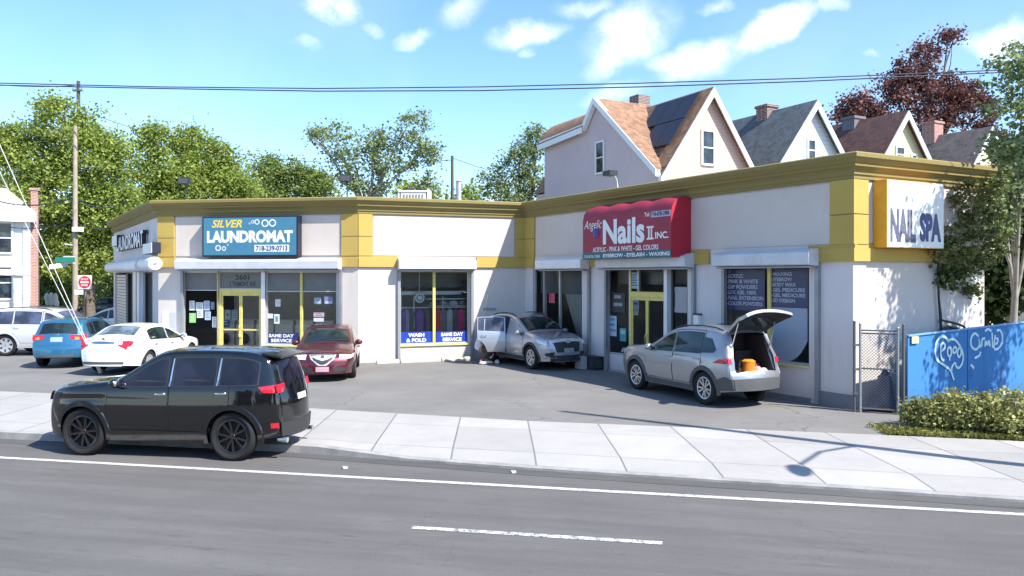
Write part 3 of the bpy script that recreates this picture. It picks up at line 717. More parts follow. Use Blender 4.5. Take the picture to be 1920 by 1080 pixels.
banner(WR, 1359, 506, 1434, 582, [L('-ACRYLIC',.48),L('-PINK & WHITE',.84),L('-DIP POWDERS',.83),L('-U.V. GEL 100%',.8),L('-NAIL EXTENSION',.97),L('-COLOR POWDERS',.95)], 'navy window sheet listing ACRYLIC, PINK & WHITE to COLOR POWDERS', mat=m_lst, tm=m_ltx, name='price_list', cat='sign', bold=.03, group='service lists in the nail window')
banner(WR, 1442, 503, 1515, 576, [L('-WAXING',.6),L('-EYEBROW',.6),L('-BODY WAX',.7),L('-GEL PEDICURE',.93),L('-GEL MEDICURE',.94),L('-3D DESIGN',.68)], 'navy window sheet listing EYEBROW, BODY WAX to 3D DESIGN', mat=m_lst, tm=m_ltx, name='price_list', cat='sign', bold=.03, group='service lists in the nail window')
# pale frosted film with its round edge in the nail window
W = WR; off = -.121
S = world_root('window_film', tuple(W.P(W.ux(1477,off),1,0)), 'pale blue frosted film with rounded foot under the EYEBROW list', 'window film')
ua, ub = W.ux(1442,off), W.ux(1514,off); zt = W.zy(1478,577,off); zb = W.zy(1478,678,off); n = 20; pts = [W.P(ua,zt,off), W.P(ub,zt,off)]
for i in range(n+1):
    t = i/n; u_ = ub-(ub-ua)*t; pts.append(W.P(u_, zb+.5*(abs(t-.62)/.62)**2.6 if t < .62 else zb+.28*((t-.62)/.38)**2.4, off))
mb = MB(); mb.add(pts, [tuple(range(len(pts)))], M('frosted_film', (.30,.36,.44), .5, var=.12, scale=1.2)); mb.obj('sheet', S)
# posters and notices stuck to the glass
def poster(W, x0, y0, x1, y1, c, lab, bars=0, dark=(.25,.3,.4), group='notices taped to the shop windows', off=-.116, blob=None):
    u0,u1 = W.ux(x0,off), W.ux(x1,off); z0,z1 = W.zy((x0+x1)/2,y1,off), W.zy((x0+x1)/2,y0,off)
    mb = MB(); W.box(mb, u0, u1, z0, z1, off-.003, off, M('paper_%d_%d_%d' % tuple(int(k*100) for k in c), c, .7, var=.07, scale=7))
    dm = M('ink_%d_%d_%d' % tuple(int(k*100) for k in dark), dark, .7, var=.3, scale=20)
    for i in range(bars):
        zz = z1-(z1-z0)*(.12+.8*i/bars); a = random.uniform(.1,.2); b_ = random.uniform(.6,.9)
        W.box(mb, u0+(u1-u0)*a, u0+(u1-u0)*b_, zz-(z1-z0)*.35/max(bars,1), zz, off, off+.003, dm)
    if blob: W.box(mb, u0+(u1-u0)*blob[0], u0+(u1-u0)*blob[2], z0+(z1-z0)*blob[1], z0+(z1-z0)*blob[3], off+.0005, off+.004, dm)
    lo = W.P(u0,z0,0); thing(mb, 'poster', lab, 'poster', tuple(lo), group)
wp = (.62,.63,.64); bp = (.40,.50,.62)
poster(WB, 355,564,365,582, wp, 'white notice at the left of the taped row, above the green one', 4)
poster(WB, 367,567,381,582, wp, 'wide white notice second in the top taped row', 3)
poster(WB, 382,564,393,582, bp, 'bluish notice third in the top taped row beside the door', 4)
poster(WB, 395,566,402,580, (.15,.22,.3), 'small dark blue notice at the end of the top taped row', 2)
poster(WB, 355,587,367,605, (.25,.55,.18), 'green notice taped low in the laundromat window', 3, (.4,.6,.35))
poster(WB, 369,582,381,596, wp, 'white notice in the second taped row right of the green one', 3)
poster(WB, 384,584,395,600, bp, 'pale blue notice under the third one of the top row', 3)
poster(WB, 398,594,406,614, wp, 'tall white notice lowest beside the yellow door frame', 4)
poster(WB, 421,581,432,599, wp, 'white notice with dark dot on the left door leaf', 0, (.1,.1,.1), blob=(.35,.4,.65,.6))
poster(WB, 434,581,445,600, wp, 'white notice on the right half of the left door leaf', 4)
poster(WB, 417,600,431,613, (.05,.12,.4), 'blue access notice on the left door leaf', 2, (.6,.65,.75))
poster(WB, 514,589,524,607, (.7,.72,.72), 'white framed notice right of the laundromat door', 0, (.15,.3,.3), blob=(.25,.2,.75,.8))
poster(WB, 501,588,512,597, wp, 'white slip beside the framed notice', 0)
poster(WB, 516,561,526,575, wp, 'white sticker high above the framed notice', 0)
poster(WB, 588,586,608,594, (.55,.35,.4), 'pink striped notice above the maroon car roof', 2)
poster(WB, 588,596,607,603, wp, 'white notice just above the maroon car roof', 0)
poster(WB, 589,558,602,570, (.3,.4,.5), 'grey blue card high in the right laundromat pane', 0, (.6,.6,.6), blob=(.1,.1,.9,.4))
poster(WB, 608,556,624,570, (.2,.22,.45), 'violet card high in the right laundromat pane', 0, (.6,.6,.65), blob=(.1,.05,.9,.35))
poster(WR, 1029,550,1040,568, (.7,.12,.16), 'pink red card in the far corner window', 0)
poster(WR, 1141,592,1156,630, (.45,.55,.66), 'tall pale blue poster left of the nail shop door', 3, (.15,.3,.5))
poster(WR, 1147,549,1172,585, (.05,.05,.055), 'black poster with grey lettering left of the nail shop door', 2, (.3,.3,.3))
poster(WR, 1182,511,1198,541, (.32,.42,.47), 'blue grey hours notice above the nail shop door', 5, (.1,.15,.2))
poster(WR, 1182,552,1198,580, (.40,.52,.68), 'blue poster on the nail shop door', 2, (.1,.15,.3))
poster(WR, 1183,581,1197,591, wp, 'small white sheet under the blue door poster', 2)
poster(WR, 1254,538,1288,586, (.38,.38,.38), 'grey picture poster with dark figures right of the nail shop door', 0, (.06,.06,.07), blob=(.15,.2,.35,.8))
poster(WR, 1162,615,1174,640, (.06,.28,.30), 'teal figure poster low beside the nail shop door', 1, (.3,.5,.5))
# pale curtain in the corner window
W = WR; o2 = -.35; mb = MB(); mb.add([W.P(W.ux(1056,o2),2.55,o2),W.P(W.ux(1090,o2),2.55,o2),W.P(W.ux(1090,o2),.9,o2),W.P(W.ux(1082,o2),1.0,o2)], [(3,2,1,0)], M('curtain', (.50,.50,.44), .8, var=.1)); 
thing(mb, 'curtain', 'pale slanting curtain inside the far corner window', 'curtain', tuple(W.P(W.ux(1056,o2),.9,o2)))
# clothes, shelf and clock in the wash & fold window
W = WC; cl = [(757,(.30,.18,.42)),(763,(.42,.40,.44)),(770,(.20,.16,.2)),(787,(.30,.14,.42)),(803,(.20,.17,.17)),(821,(.75,.08,.10)),(831,(.26,.22,.23)),(843,(.55,.56,.55)),(853,(.20,.14,.15)),(864,(.78,.07,.20)),(871,(.3,.16,.17))]
nm = ['lilac','grey','black','purple','brown','bright red','taupe','pale grey','dark brown','hot pink','russet']
mb = MB(); o3 = -.36; W.box(mb, W.ux(750,o3), W.ux(880,o3), 1.86, 1.89, o3-.015, o3+.015, m_shutw)
for px in (752, 776, 830, 877): W.box(mb, W.ux(px,o3)-.015, W.ux(px,o3)+.015, LOT+.02, 2.25, o3-.02, o3+.02, m_alu)
thing(mb, 'clothes_rail', 'white clothes rail inside the wash and fold window', 'rail', tuple(W.P(W.ux(750,o3),LOT+.02,o3)))
mb = MB(); o4 = -.75; W.box(mb, W.ux(800,o4), W.ux(872,o4), 2.14, 2.17, o4-.2, o4+.2, m_wht)
for px, w_, h_, c in ((812,.25,.12,(.5,.5,.5)),(832,.3,.15,(.45,.40,.42)),(850,.35,.2,(.65,.6,.62)),(866,.22,.16,(.5,.45,.42))):
    n0 = W.ux(px,o4); mb.ball(W.P(n0,2.0,o4-.0), (w_*.5,.15,h_*.5), M('folded_%d' % px, c, .9), 10, 6)
W.box(mb, W.ux(800,o4), W.ux(872,o4), 1.91, 1.93, o4-.2, o4+.2, m_wht)
thing(mb, 'shelf', 'white shelf of folded laundry behind the hanging clothes', 'shelf', tuple(W.P(W.ux(800,o4),1.91,o4)))
for (px, c), nme in zip(cl, nm):
    u_ = W.ux(px, o3); w_ = random.uniform(.17,.26); h_ = random.uniform(.78,.9); zt = 1.85; mb = MB(); rows_ = []
    pr = [(0,.02),(.05,.03),(.09,w_*.6),(.16,w_*.72),(.35,w_*.62),(.6,w_*.60),(h_,w_*.72)]
    vs = []; seg = 10
    for dz, hw in pr:
        for k in range(seg): a = 2*math.pi*k/seg; vs.append(W.P(u_+math.cos(a)*hw*(1+.08*math.sin(5*a)), zt-dz, o3+math.sin(a)*.07))
    mb.add(vs, [(i*seg+k, i*seg+(k+1)%seg, (i+1)*seg+(k+1)%seg, (i+1)*seg+k) for i in range(len(pr)-1) for k in range(seg)], M('cloth_'+nme.replace(' ','_'), c, .9, var=.15))
    mb.tube([W.P(u_,zt,o3), W.P(u_,zt+.04,o3), W.P(u_+.02,zt+.055,o3)], .004, m_alu, 4)
    thing(mb, 'hanging_garment', nme+' garment hanging on the rail inside the wash and fold window', 'garment', tuple(W.P(u_,zt-h_,o3)), 'garments hanging in the window', smooth=60)
mb = MB(); c_ = W.P(W.ux(787,-.5), 2.33, -.5)
vs = []; 
for k in range(24): a = 2*math.pi*k/24; vs.append(W.P(W.ux(787,-.5)+math.cos(a)*.17, 2.2+math.sin(a)*.17, -.5))
for k in range(24): a = 2*math.pi*k/24; vs.append(W.P(W.ux(787,-.5)+math.cos(a)*.17, 2.2+math.sin(a)*.17, -.54))
mb.add(vs, [tuple(range(24))]+[(k,24+k,24+(k+1)%24,(k+1)%24) for k in range(24)], m_wht); ring(mb, W, W.ux(787,-.5), 2.2, .11, .03, -.495, m_tran); W.box(mb, W.ux(787,-.5)-.01, W.ux(787,-.5)+.01, 2.0, 3.28, -.56, -.545, m_alu)
thing(mb, 'fan', 'round white fan hanging behind the wash and fold glass', 'fan', tuple(c_))

# washing machines inside the laundromat
W = WB
for i in range(8):
    o5 = -2.7; u_ = .9+i*.78; p = W.P(u_, LOT+.02, o5); mb = MB(); W.box(mb, u_-.34, u_+.34, LOT+.02, 1.15, o5-.6, o5, m_wht); W.box(mb, u_-.34, u_+.34, 1.151, 1.32, o5-.6, o5-.06, m_alu); o = world_root('washing_machine', tuple(p), 'white front loading washer in the row inside the laundromat', 'washer', 'washers in a row inside the laundromat')
    mb.obj('cabinet', o); mb = MB(); vs = [W.P(u_+math.cos(a*.3927)*.2, .62+math.sin(a*.3927)*.2, o5+.02) for a in range(16)]; mb.add(vs, [tuple(range(16))], m_blk); ring(mb, W, u_, .62, .25, .05, o5+.025, m_chrome_); mb.obj('door', o)
# ------------------------------------------------------------------ cars
m_glass_car = paint('car_glass', (.012,.014,.02), 0, .06)
def cgl(name, c):
    if name in MATS: return MATS[name]
    m, nt, b = newmat(name); b.inputs['Base Color'].default_value = c4(c); b.inputs['Roughness'].default_value = .04; b.inputs['Specular IOR Level'].default_value = .6
    v = coords(nt); n = noise(nt, v, 1.6, 3); lk(nt, mixc(nt, ramp(nt, n, .45, .6), c4(c, .6), c4(c, 1.6)), b.inputs['Base Color']); MATS[name] = m; return m
m_tyre = M('tyre_rubber', (.011,.011,.012), .85, var=.15, bump=.2); m_rubber = M('black_trim', (.028,.029,.031), .6, var=.1, grime=.1)
m_clad = M('grey_cladding', (.075,.078,.082), .6, var=.08, grime=.15); m_chrome = M('chrome', (.75,.75,.76), .12, 1., var=.02)
m_rimS = M('rim_silver', (.62,.62,.63), .3, .7, var=.05); m_rimB = M('rim_black', (.07,.07,.075), .22, .85); m_rimd = M('rim_backing', (.02,.02,.022), .7)  # near-black finish of the wheel backing, hub and bolts
m_redl = M('tail_lens', (.50,.012,.03), .15, var=.1, coat=.8); m_ambl = M('amber_lens', (.75,.25,.02), .15, coat=.8); m_clrl = M('clear_lens', (.62,.64,.68), .1, .3, coat=1)
m_brt = M('bright_trim', (.62,.63,.65), .35, .35); m_plate = M('licence_plate_paint', (.62,.62,.56), .4); m_under = M('underbody', (.018,.018,.018), .9); m_seam = M('panel_gap', (.01,.01,.011), .8)
m_inner = M('car_interior', (.025,.024,.026), .85, var=.2)
class Car:
    def __init__(s, prof, W, H, xf, xr, Rw, Ra=None, belt=(.95,.0), roofz=None, gnd=.2, tum=.17, kf=.24, kr=.14, r=.06, twd=.22, sill=.42, crown=(.03,.12)):
        s.W, s.H, s.xf, s.xr, s.Rw = W, H, xf, xr, Rw; s.Ra = Ra or Rw*1.14; s.gnd = gnd; s.belt0 = belt; s.tum = tum; s.kf, s.kr, s.r = kf, kr, r; s.tw = twd; s.sill = sill; s.crown = crown
        p = [Vector((a,b)) for a, b in prof]
        for _ in range(2):
            q = [p[0]]
            for a, b in zip(p, p[1:]):
                if (b-a).length < .10: q += [a*.5+b*.5] if _ else [a*.75+b*.25, a*.25+b*.75]
                else:
                    t = min(.25, .12/(b-a).length); q += [a*(1-t)+b*t, a*t+b*(1-t)]
            q.append(p[-1]); p = q
        # insert extra columns
        xs = [xf+k*s.Ra for k in (-1.0,-.999,-.96,-.85,-.7,-.5,-.25,0,.25,.5,.7,.85,.96,.999,1.0)]+[xr+k*s.Ra for k in (-1.0,-.999,-.96,-.85,-.7,-.5,-.25,0,.25,.5,.7,.85,.96,.999,1.0)]
        L = p[0].x; l = p[-1].x; t = L
        while t > l: xs.append(t); t -= .13
        xs += [L-.03, L-.08, L-.15, l+.03, l+.08, l+.15]
        xs = sorted([x for x in xs if l+.004 < x < L-.004], reverse=True); out = [p[0]]
        for a, b in zip(p, p[1:]):
            ins = [x for x in xs if b.x < x < a.x]
            for x in ins:
                if abs(x-out[-1].x) > .0008: out.append(a+(b-a)*((a.x-x)/(a.x-b.x)))
            out.append(b)
        s.T = out; s.xF, s.xB = out[0].x, out[-1].x
        s.S = [0]
        for a, b in zip(out, out[1:]): s.S.append(s.S[-1]+(b-a).length)
        s.Ta = np.array([[q.x,q.y] for q in out]); s.Sa = np.array(s.S); s.roof = max(q.y for q in out)
    def zt(s, x):
        T = s.T
        for a, b in zip(T, T[1:]):
            if b.x <= x <= a.x: return a.y if abs(a.x-b.x) < 1e-9 else a.y+(b.y-a.y)*(a.x-x)/(a.x-b.x)
        return T[0].y if x > T[0].x else T[-1].y
    def zb(s, x):
        for xw in (s.xf, s.xr):
            d = abs(x-xw)
            if d < s.Ra*.9995: return max(s.gnd, s.Rw+math.sqrt(max(0, s.Ra**2-d*d)))
        if x > s.xf: return s.gnd+.05*(x-s.xf)/(s.xF-s.xf)
        if x < s.xr: return s.gnd+.12*(s.xr-x)/(s.xr-s.xB)
        return s.gnd
    def belt(s, x): return s.belt0[0]+s.belt0[1]*(-x)
    def dist(s, x, z):
        A = s.Ta[:-1]; B = s.Ta[1:]; d = B-A; p = np.array([x,z]); L2 = (d*d).sum(1)+1e-12
        t = np.clip(((p-A)*d).sum(1)/L2, 0, 1); q = A+d*t[:,None]; return math.sqrt(((q-p)**2).sum(1).min())
    def near(s, x, z):
        A = s.Ta[:-1]; B = s.Ta[1:]; d = B-A; p = np.array([x,z]); L2 = (d*d).sum(1)+1e-12
        t = np.clip(((p-A)*d).sum(1)/L2, 0, 1); q = A+d*t[:,None]; i = int(((q-p)**2).sum(1).argmin()); return s.S[i]+t[i]*math.sqrt(L2[i])
    def yh(s, x, z, d=None):
        w = s.W/2
        tf = max(0, (x-s.xf+.05)/(s.xF-s.xf+.05)); tr = max(0, (s.xr+.0-x)/(s.xr-s.xB)); w *= 1-s.kf*tf**2.6-s.kr*tr**2.4
        b = s.belt(x)
        if z < s.sill: w -= .05*((s.sill-z)/s.sill)**1.5
        mid = (s.sill+b)/2; w -= .035*min(1.3, abs(z-mid)/(b-mid))**2
        if z > b-.05:
            t = (z-b+.05)/(s.roof-b+.05); w -= s.tum*t**1.15
        w -= .012*math.exp(-((z-(b-.16))/.05)**2)       # crease under the windows
        if d is None: d = s.dist(x, z)
        if d < s.r: w -= s.r-math.sqrt(max(0, s.r**2-(s.r-d)**2))
        return max(w, .05)
    def pt(s, t):
        i = int(np.searchsorted(s.Sa, t))-1; i = max(0, min(i, len(s.T)-2)); a, b = s.T[i], s.T[i+1]; k = (t-s.S[i])/max(1e-9, s.S[i+1]-s.S[i]); k = max(0, min(1, k))
        p = a+(b-a)*k; i0, i1 = max(0,i-1), min(len(s.T)-1, i+2); d = (s.T[i1]-s.T[i0]).normalized(); return p, Vector((-d.y, d.x))*-1 if False else Vector((d.y, -d.x))
    def top(s, t, y, off=0):
        p, n = s.pt(t)
        if n.y < -.2 or (abs(n.y) <= .2 and ((p.x > 0) != (n.x > 0))): n = -n
        ye = s.yh(p.x, p.y, 0); v = min(1, abs(y)/ye); c = s.crown[0]+(s.crown[1]-s.crown[0])*abs(n.x)**1.5
        b = c*(1-v**2.2)+off; return Vector((p.x+n.x*b, y, p.y+n.y*b))
    def side(s, x, z, sg, off=0): return Vector((x, sg*(s.yh(x, z)+off), z))
    def body(s, mat, name, parent, hole=None):
        mb = MB(); nT = len(s.T); nv = 12; cols = 14; vs = []; fs = []; hole_f = []
        for i, p in enumerate(s.T):
            ye = s.yh(p.x, p.y, 0)
            for j in range(nv+1):
                v = -1+2*j/nv; v = math.copysign(abs(v)**.8, v); vs.append(s.top(s.S[i], v*ye))
        for i in range(nT-1):
            for j in range(nv):
                if hole and hole[0] < s.S[i]+.001 and s.S[i+1] < hole[1]+.03 and 0 < j < nv-1: continue
                fs.append((i*(nv+1)+j, i*(nv+1)+j+1, (i+1)*(nv+1)+j+1, (i+1)*(nv+1)+j))
        mb.add(vs, fs, mat); up = (0,.012,.03,.055,.09)
        for sg in (1,-1):
            vs = []
            for p in s.T:
                zt, zb = p.y, s.zb(p.x)
                zs = [zt-min(a, (zt-zb)*.5*a/.09) for a in up]; z5 = zs[-1]; k = cols-len(up)
                zs += [z5-(z5-zb)*(j+1)/k for j in range(k)]
                for j, z in enumerate(zs): vs.append((p.x, sg*(s.yh(p.x, z, 0) if j == 0 else s.yh(p.x, z)), z))
            fs = []
            for i in range(nT-1):
                for j in range(cols-1):
                    f = (i*cols+j, i*cols+j+1, (i+1)*cols+j+1, (i+1)*cols+j); fs.append(f if sg > 0 else f[::-1])
            mb.add(vs, fs, mat)
        vs = []; fs = []
        for p in s.T:
            z = s.zb(p.x); y = s.yh(p.x, z); vs += [(p.x,y,z),(p.x,-y,z)]
        fs = [(2*i,2*i+2,2*i+3,2*i+1) for i in range(nT-1)]; fs += []
        mb.add(vs, fs, m_under)
        n = len(s.T)-1; p0, p1 = s.T[0], s.T[-1]
        for p in (p0, p1):
            vs = [s.top(s.S[0 if p is p0 else n], v*s.yh(p.x,p.y,0)) for v in (-1,-.7,-.35,0,.35,.7,1)]; z = s.zb(p.x); m_ = len(vs)
            vs += [Vector((q.x-(.03 if p is p0 else -.03), q.y*.97, min(z,q.z-.01))) for q in vs]; mb.add(vs, [(i,i+1,m_+i+1,m_+i) for i in range(m_-1)], m_rubber)
        return mb.obj(name, parent, smooth=38, fixn=False)
    def patch(s, mb, poly, fn, off, mat, step=.09, skirt=True):
        bm = bmesh.new(); vv = [bm.verts.new((a,b,0)) for a, b in poly]; bm.faces.new(vv)
        ax = [min(p[i] for p in poly) for i in (0,1)]; bx = [max(p[i] for p in poly) for i in (0,1)]
        for i, nrm in ((0,(1,0,0)),(1,(0,1,0))):
            n = max(1, int((bx[i]-ax[i])/step)+1)
            for k in range(1, n):
                c = ax[i]+(bx[i]-ax[i])*k/n; bmesh.ops.bisect_plane(bm, geom=bm.verts[:]+bm.edges[:]+bm.faces[:], plane_co=(c,0,0) if i == 0 else (0,c,0), plane_no=nrm)
        bm.verts.index_update(); bm.verts.ensure_lookup_table(); V = [fn(v.co.x, v.co.y, off) for v in bm.verts]; Fs = [[v.index for v in f.verts] for f in bm.faces]
        # outward winding
        f = Fs[0]; nr = (V[f[1]]-V[f[0]]).cross(V[f[2]]-V[f[0]]); b0 = fn(bm.verts[f[0]].co.x, bm.verts[f[0]].co.y, off+.05)-V[f[0]]
        if nr.dot(b0) < 0: Fs = [q[::-1] for q in Fs]
        mb.add(V, Fs, mat)
        if skirt:
            be = [(e.verts[0], e.verts[1]) for e in bm.edges if len(e.link_faces) == 1]
            for a, b in be:
                q = [fn(a.co.x,a.co.y,off), fn(b.co.x,b.co.y,off), fn(b.co.x,b.co.y,-.004), fn(a.co.x,a.co.y,-.004)]; mb.add(q, [(0,1,2,3)], mat)
        bm.free()
    def sidefn(s, sg): return lambda x, z, o: s.side(x, z, sg, o)
    def topfn(s): return lambda t, y, o: s.top(t, y, o)
    def tp(s, mb, pts, off, mat, step=.09):   # patch over the top strip, pts = ((x,z),y)
        s.patch(mb, [(s.near(a[0], a[1]), y) for a, y in pts], s.topfn(), off, mat, step)
    def glass_poly(s, xa, xb, lo=.03, hi=.085):
        n = max(3, int(abs(xa-xb)/.08)); bot = []; top_ = []
        for i in range(n+1):
            x = xa+(xb-xa)*i/n; b = s.belt(x)+lo; t = s.zt(x)-hi-s.r*.4
            if t-b > .015: bot.append((x,b)); top_.append((x,t))
        return bot+top_[::-1]
    def door_poly(s, xa, xb, z0, arch=None, hi=.045):
        n = max(3, int(abs(xa-xb)/.08)); bot = []; top_ = []
        for i in range(n+1):
            x = xa+(xb-xa)*i/n; z = z0
            for xw in (s.xf, s.xr):
                d = abs(x-xw)
                if d < s.Ra+.07: z = max(z, s.Rw+math.sqrt(max(0,(s.Ra+.07)**2-d*d)))
            bot.append((x,z)); top_.append((x, max(z+.02, s.zt(x)-hi-s.r*.3)))
        return bot+top_[::-1]
def wheel_data(Rw, wd, rimr, mrim, spokes, style='twin'):
    out = []
    mb = MB(); h = wd/2
    mb.lathe([(rimr,-h*.8),(rimr+.012,-h*.9),(Rw*.88,-h),(Rw*.965,-h*.86),(Rw,-h*.6),(Rw,h*.6),(Rw*.965,h*.86),(Rw*.88,h),(rimr+.012,h*.9),(rimr,h*.8),(rimr-.02,h*.5),(rimr-.02,-h*.8)], m_tyre, 'y', seg=36); out.append(mb)
    mb = MB()    # outer face towards +y
    mb.lathe([(0,h*.15),(rimr*.99,h*.15)], m_rimd, 'y', seg=30)
    mb.lathe([(rimr-.0,h*.82),(rimr-.012,h*.86),(rimr-.03,h*.78),(rimr-.035,h*.2)], mrim, 'y', seg=36)
    mb.lathe([(0,h*.72),(rimr*.16,h*.70),(rimr*.2,h*.5),(rimr*.2,h*.1)], mrim, 'y', seg=16)
    for k in range(spokes):
        a = 2*math.pi*k/spokes
        for da in ((-.5,.5) if style == 'twin' else (0,)):
            w0, w1 = (.028,.03) if style == 'twin' else (.075,.1)
            an = a+da*(2*math.pi/spokes)*.42; an0 = a+da*(2*math.pi/spokes)*.2
            c0 = (math.cos(an0)*rimr*.15, math.sin(an0)*rimr*.15); c1 = (math.cos(an)*(rimr-.02), math.sin(an)*(rimr-.02)); t = (-math.sin(an), math.cos(an))
            ww0, ww1 = w0*rimr/.24/2, w1*rimr/.24/2
            p = []
            for (c, w_, y) in ((c0,ww0,h*.66),(c1,ww1,h*.74)):
                p.append([(c[0]-t[0]*w_, y, c[1]-t[1]*w_),(c[0]+t[0]*w_, y, c[1]+t[1]*w_),(c[0]+t[0]*w_, y-h*.35, c[1]+t[1]*w_),(c[0]-t[0]*w_, y-h*.35, c[1]-t[1]*w_)])
            mb.add(p[0]+p[1], [(0,1,5,4),(1,2,6,5),(2,3,7,6),(3,0,4,7),(0,3,2,1),(4,5,6,7)], mrim)
    for k in range(5): a = 2*math.pi*k/5; mb.ball((math.cos(a)*rimr*.11, h*.73, math.sin(a)*rimr*.11), .011, m_rimd, 6, 4)
    out.append(mb); return out
def add_wheels(s, root, Rw, rimr, mrim, spokes, style='twin', steer=0, hub=None):
    tyre = rim = base = None
    for xw, st in ((s.xf, steer), (s.xr, 0)):
        for sg in (1,-1):
            y = sg*(s.W/2-s.tw/2-.018)
            if base is None:
                m1, m2 = wheel_data(Rw, s.tw, rimr, mrim, spokes, style); hb = MB(); hb.lathe([(0,-s.tw*.3),(rimr*.6,-s.tw*.3),(rimr*.6,-s.tw*.1),(0,-s.tw*.1)], m_rimd, 'y', seg=16)
                base = hb.obj('wheel', root); tyre = m1.obj('tyre', base, smooth=40, fixn=True); rim = m2.obj('rim', base, smooth=35, fixn=True); o = base
            else: o = subtree_copy(base, root)
            o.location = (xw, y, Rw); o.rotation_euler = (0, random.uniform(0,1.2), (0 if sg > 0 else math.pi)+st)
def std_parts(s, root, mp, mgl, o):
    """o: dict of options; builds doors, glazing, lamps, trims"""
    sides = (1,-1)
    for sg in sides:
        fn = s.sidefn(sg); skip = o.get('skip_door', ())
        for i, (xa, xb) in enumerate(o['doors']):
            if (sg, i) in skip:
                mb = MB(); s.patch(mb, s.door_poly(xa, xb, o['dz']), fn, .004, m_inner); mb.obj('door_opening', root); continue
            mb = MB(); P = s.door_poly(xa, xb, o['dz'])
            cx = sum(p[0] for p in P)/len(P); cz = sum(p[1] for p in P)/len(P)
            big = [(p[0]+math.copysign(.011, p[0]-cx), p[1]+math.copysign(.011, p[1]-cz)) for p in P]
            s.patch(mb, big, fn, .0025, m_seam, .12); s.patch(mb, P, fn, .007, mp); d = mb.obj('door', root, smooth=30)
            mb = MB(); hx = xb+.13+o.get('hx', 0); hz = s.belt(hx)-.10
            pts = [s.side(hx+a, hz+b, sg, c) for a, b, c in ((.09,0,.008),(.07,.002,.04),(-.07,.004,.04),(-.09,.004,.008))]; mb.tube(pts, .014, o.get('handle', mp), 6); mb.obj('handle', d, smooth=60)
        for xa, xb in o['glass']:
            P = s.glass_poly(xa, xb)
            if len(P) < 4: continue
            if (sg, 'g') in skip and xb < 0: continue
            mb = MB(); big = s.glass_poly(xa+.02, xb-.02, .015, .07)
            s.patch(mb, big, fn, .009, m_rubber if not o.get('chromeframe') else m_chrome); s.patch(mb, P, fn, .012, mgl); mb.obj('side_window', root, smooth=30)
        # mirror
        mx = o['mirror']; mz = s.belt(mx)+.09; c = s.side(mx, mz, sg, .13); mb = MB(); mb.ball(c, (.075,.11,.075), o.get('mirmat', mp), 14, 8)
        mb.tube([s.side(mx+.03, mz-.07, sg, 0), c+Vector((.02,0,-.03))], .025, m_rubber, 6); m_ = mb.obj('mirror', root, smooth=60)
        mb = MB(); mb.ball(c+Vector((-.05,0,0)), (.03,.09,.058), m_chrome, 12, 6); mb.obj('mirror_glass', m_, smooth=60)
        if o.get('flare'):
            fm, fw = o['flare']
            for xw in (s.xf, s.xr):
                mb = MB(); n = 24; vs = []
                for k in range(n+1):
                    a = math.pi*(-.09)+math.pi*1.18*k/n
                    for rr, of in ((s.Ra-.012,-.05),(s.Ra-.012,.02),(s.Ra+fw*.8,.022),(s.Ra+fw,-.004)):
                        x, z = xw+math.cos(a)*rr, s.Rw+math.sin(a)*rr; x = min(max(x, s.xB+.03), s.xF-.03); z = max(z, s.gnd); z = min(z, s.zt(x)-.05); vs.append(s.side(x, z, sg, of))
                mb.add(vs, [(4*i+j, 4*i+j+1, 4*i+j+5, 4*i+j+4) for i in range(n) for j in range(3)], fm); mb.obj('wheel_arch', root, smooth=40, fixn=True)
        if o.get('skirt'):
            mb = MB(); x0, x1 = s.xf-s.Ra-.02, s.xr+s.Ra+.02; zz = o['skirt']; s.patch(mb, [(x0,s.gnd+.01),(x0,zz),(x1,zz),(x1,s.gnd+.01)], fn, .016, o.get('skirtmat', m_clad)); mb.obj('side_skirt', root, smooth=30)
        if o.get('rail'):
            xa, xb, rm = o['rail']; mb = MB(); n = 8; pts = []
            for k in range(n+1):
                x = xa+(xb-xa)*k/n; t = s.near(x, s.zt(x)); ye = s.yh(x, s.zt(x), 0)-.03; pts.append(s.top(t, sg*ye, (.028 if 0 < k < n else .005)))
            mb.tube(pts, .017, rm, 6); mb.obj('roof_rail', root, smooth=60)
    mb = MB(); a, b = o['wind']; w0, w1 = o.get('windw', (.9,.88)); ya, yb = s.yh(*a, 0)*w0, s.yh(*b, 0)*w1
    s.tp(mb, [(a,ya+.03),(a,-ya-.03),(b,-yb-.03),(b,yb+.03)], .003, m_rubber); s.tp(mb, [((a[0]-.03,a[1]+.02),ya),((a[0]-.03,a[1]+.02),-ya),(b,-yb),(b,yb)], .007, o.get('windmat', mgl)); mb.obj('windshield', root, smooth=30)
    if 'rearw' in o:
        a, b = o['rearw']; w0, w1 = o.get('rearww', (.85,.85)); ya, yb = s.yh(*a, 0)*w0, s.yh(*b, 0)*w1; mb = MB()
        s.tp(mb, [(a,ya+.02),(a,-ya-.02),(b,-yb-.02),(b,yb+.02)], .003, m_rubber); s.tp(mb, [(a,ya),(a,-ya),(b,-yb),(b,yb)], .008, o.get('rearmat', mgl)); mb.obj('rear_window', root, smooth=30)
    for nm_, pts, off, mt in o.get('tops', []):
        mb = MB(); s.tp(mb, pts, off, mt, .07); mb.obj(nm_, root, smooth=30)
    for nm_, tpts, spts, off, mt in o.get('lamps', []):      # mirrored pairs; top patch + side patch
        for sg in sides:
            mb = MB()
            if tpts: s.tp(mb, [(p, y*sg) for p, y in tpts], off, mt, .06)
            if spts: s.patch(mb, spts, s.sidefn(sg), off, mt, .06)
            mb.obj(nm_, root, smooth=30)
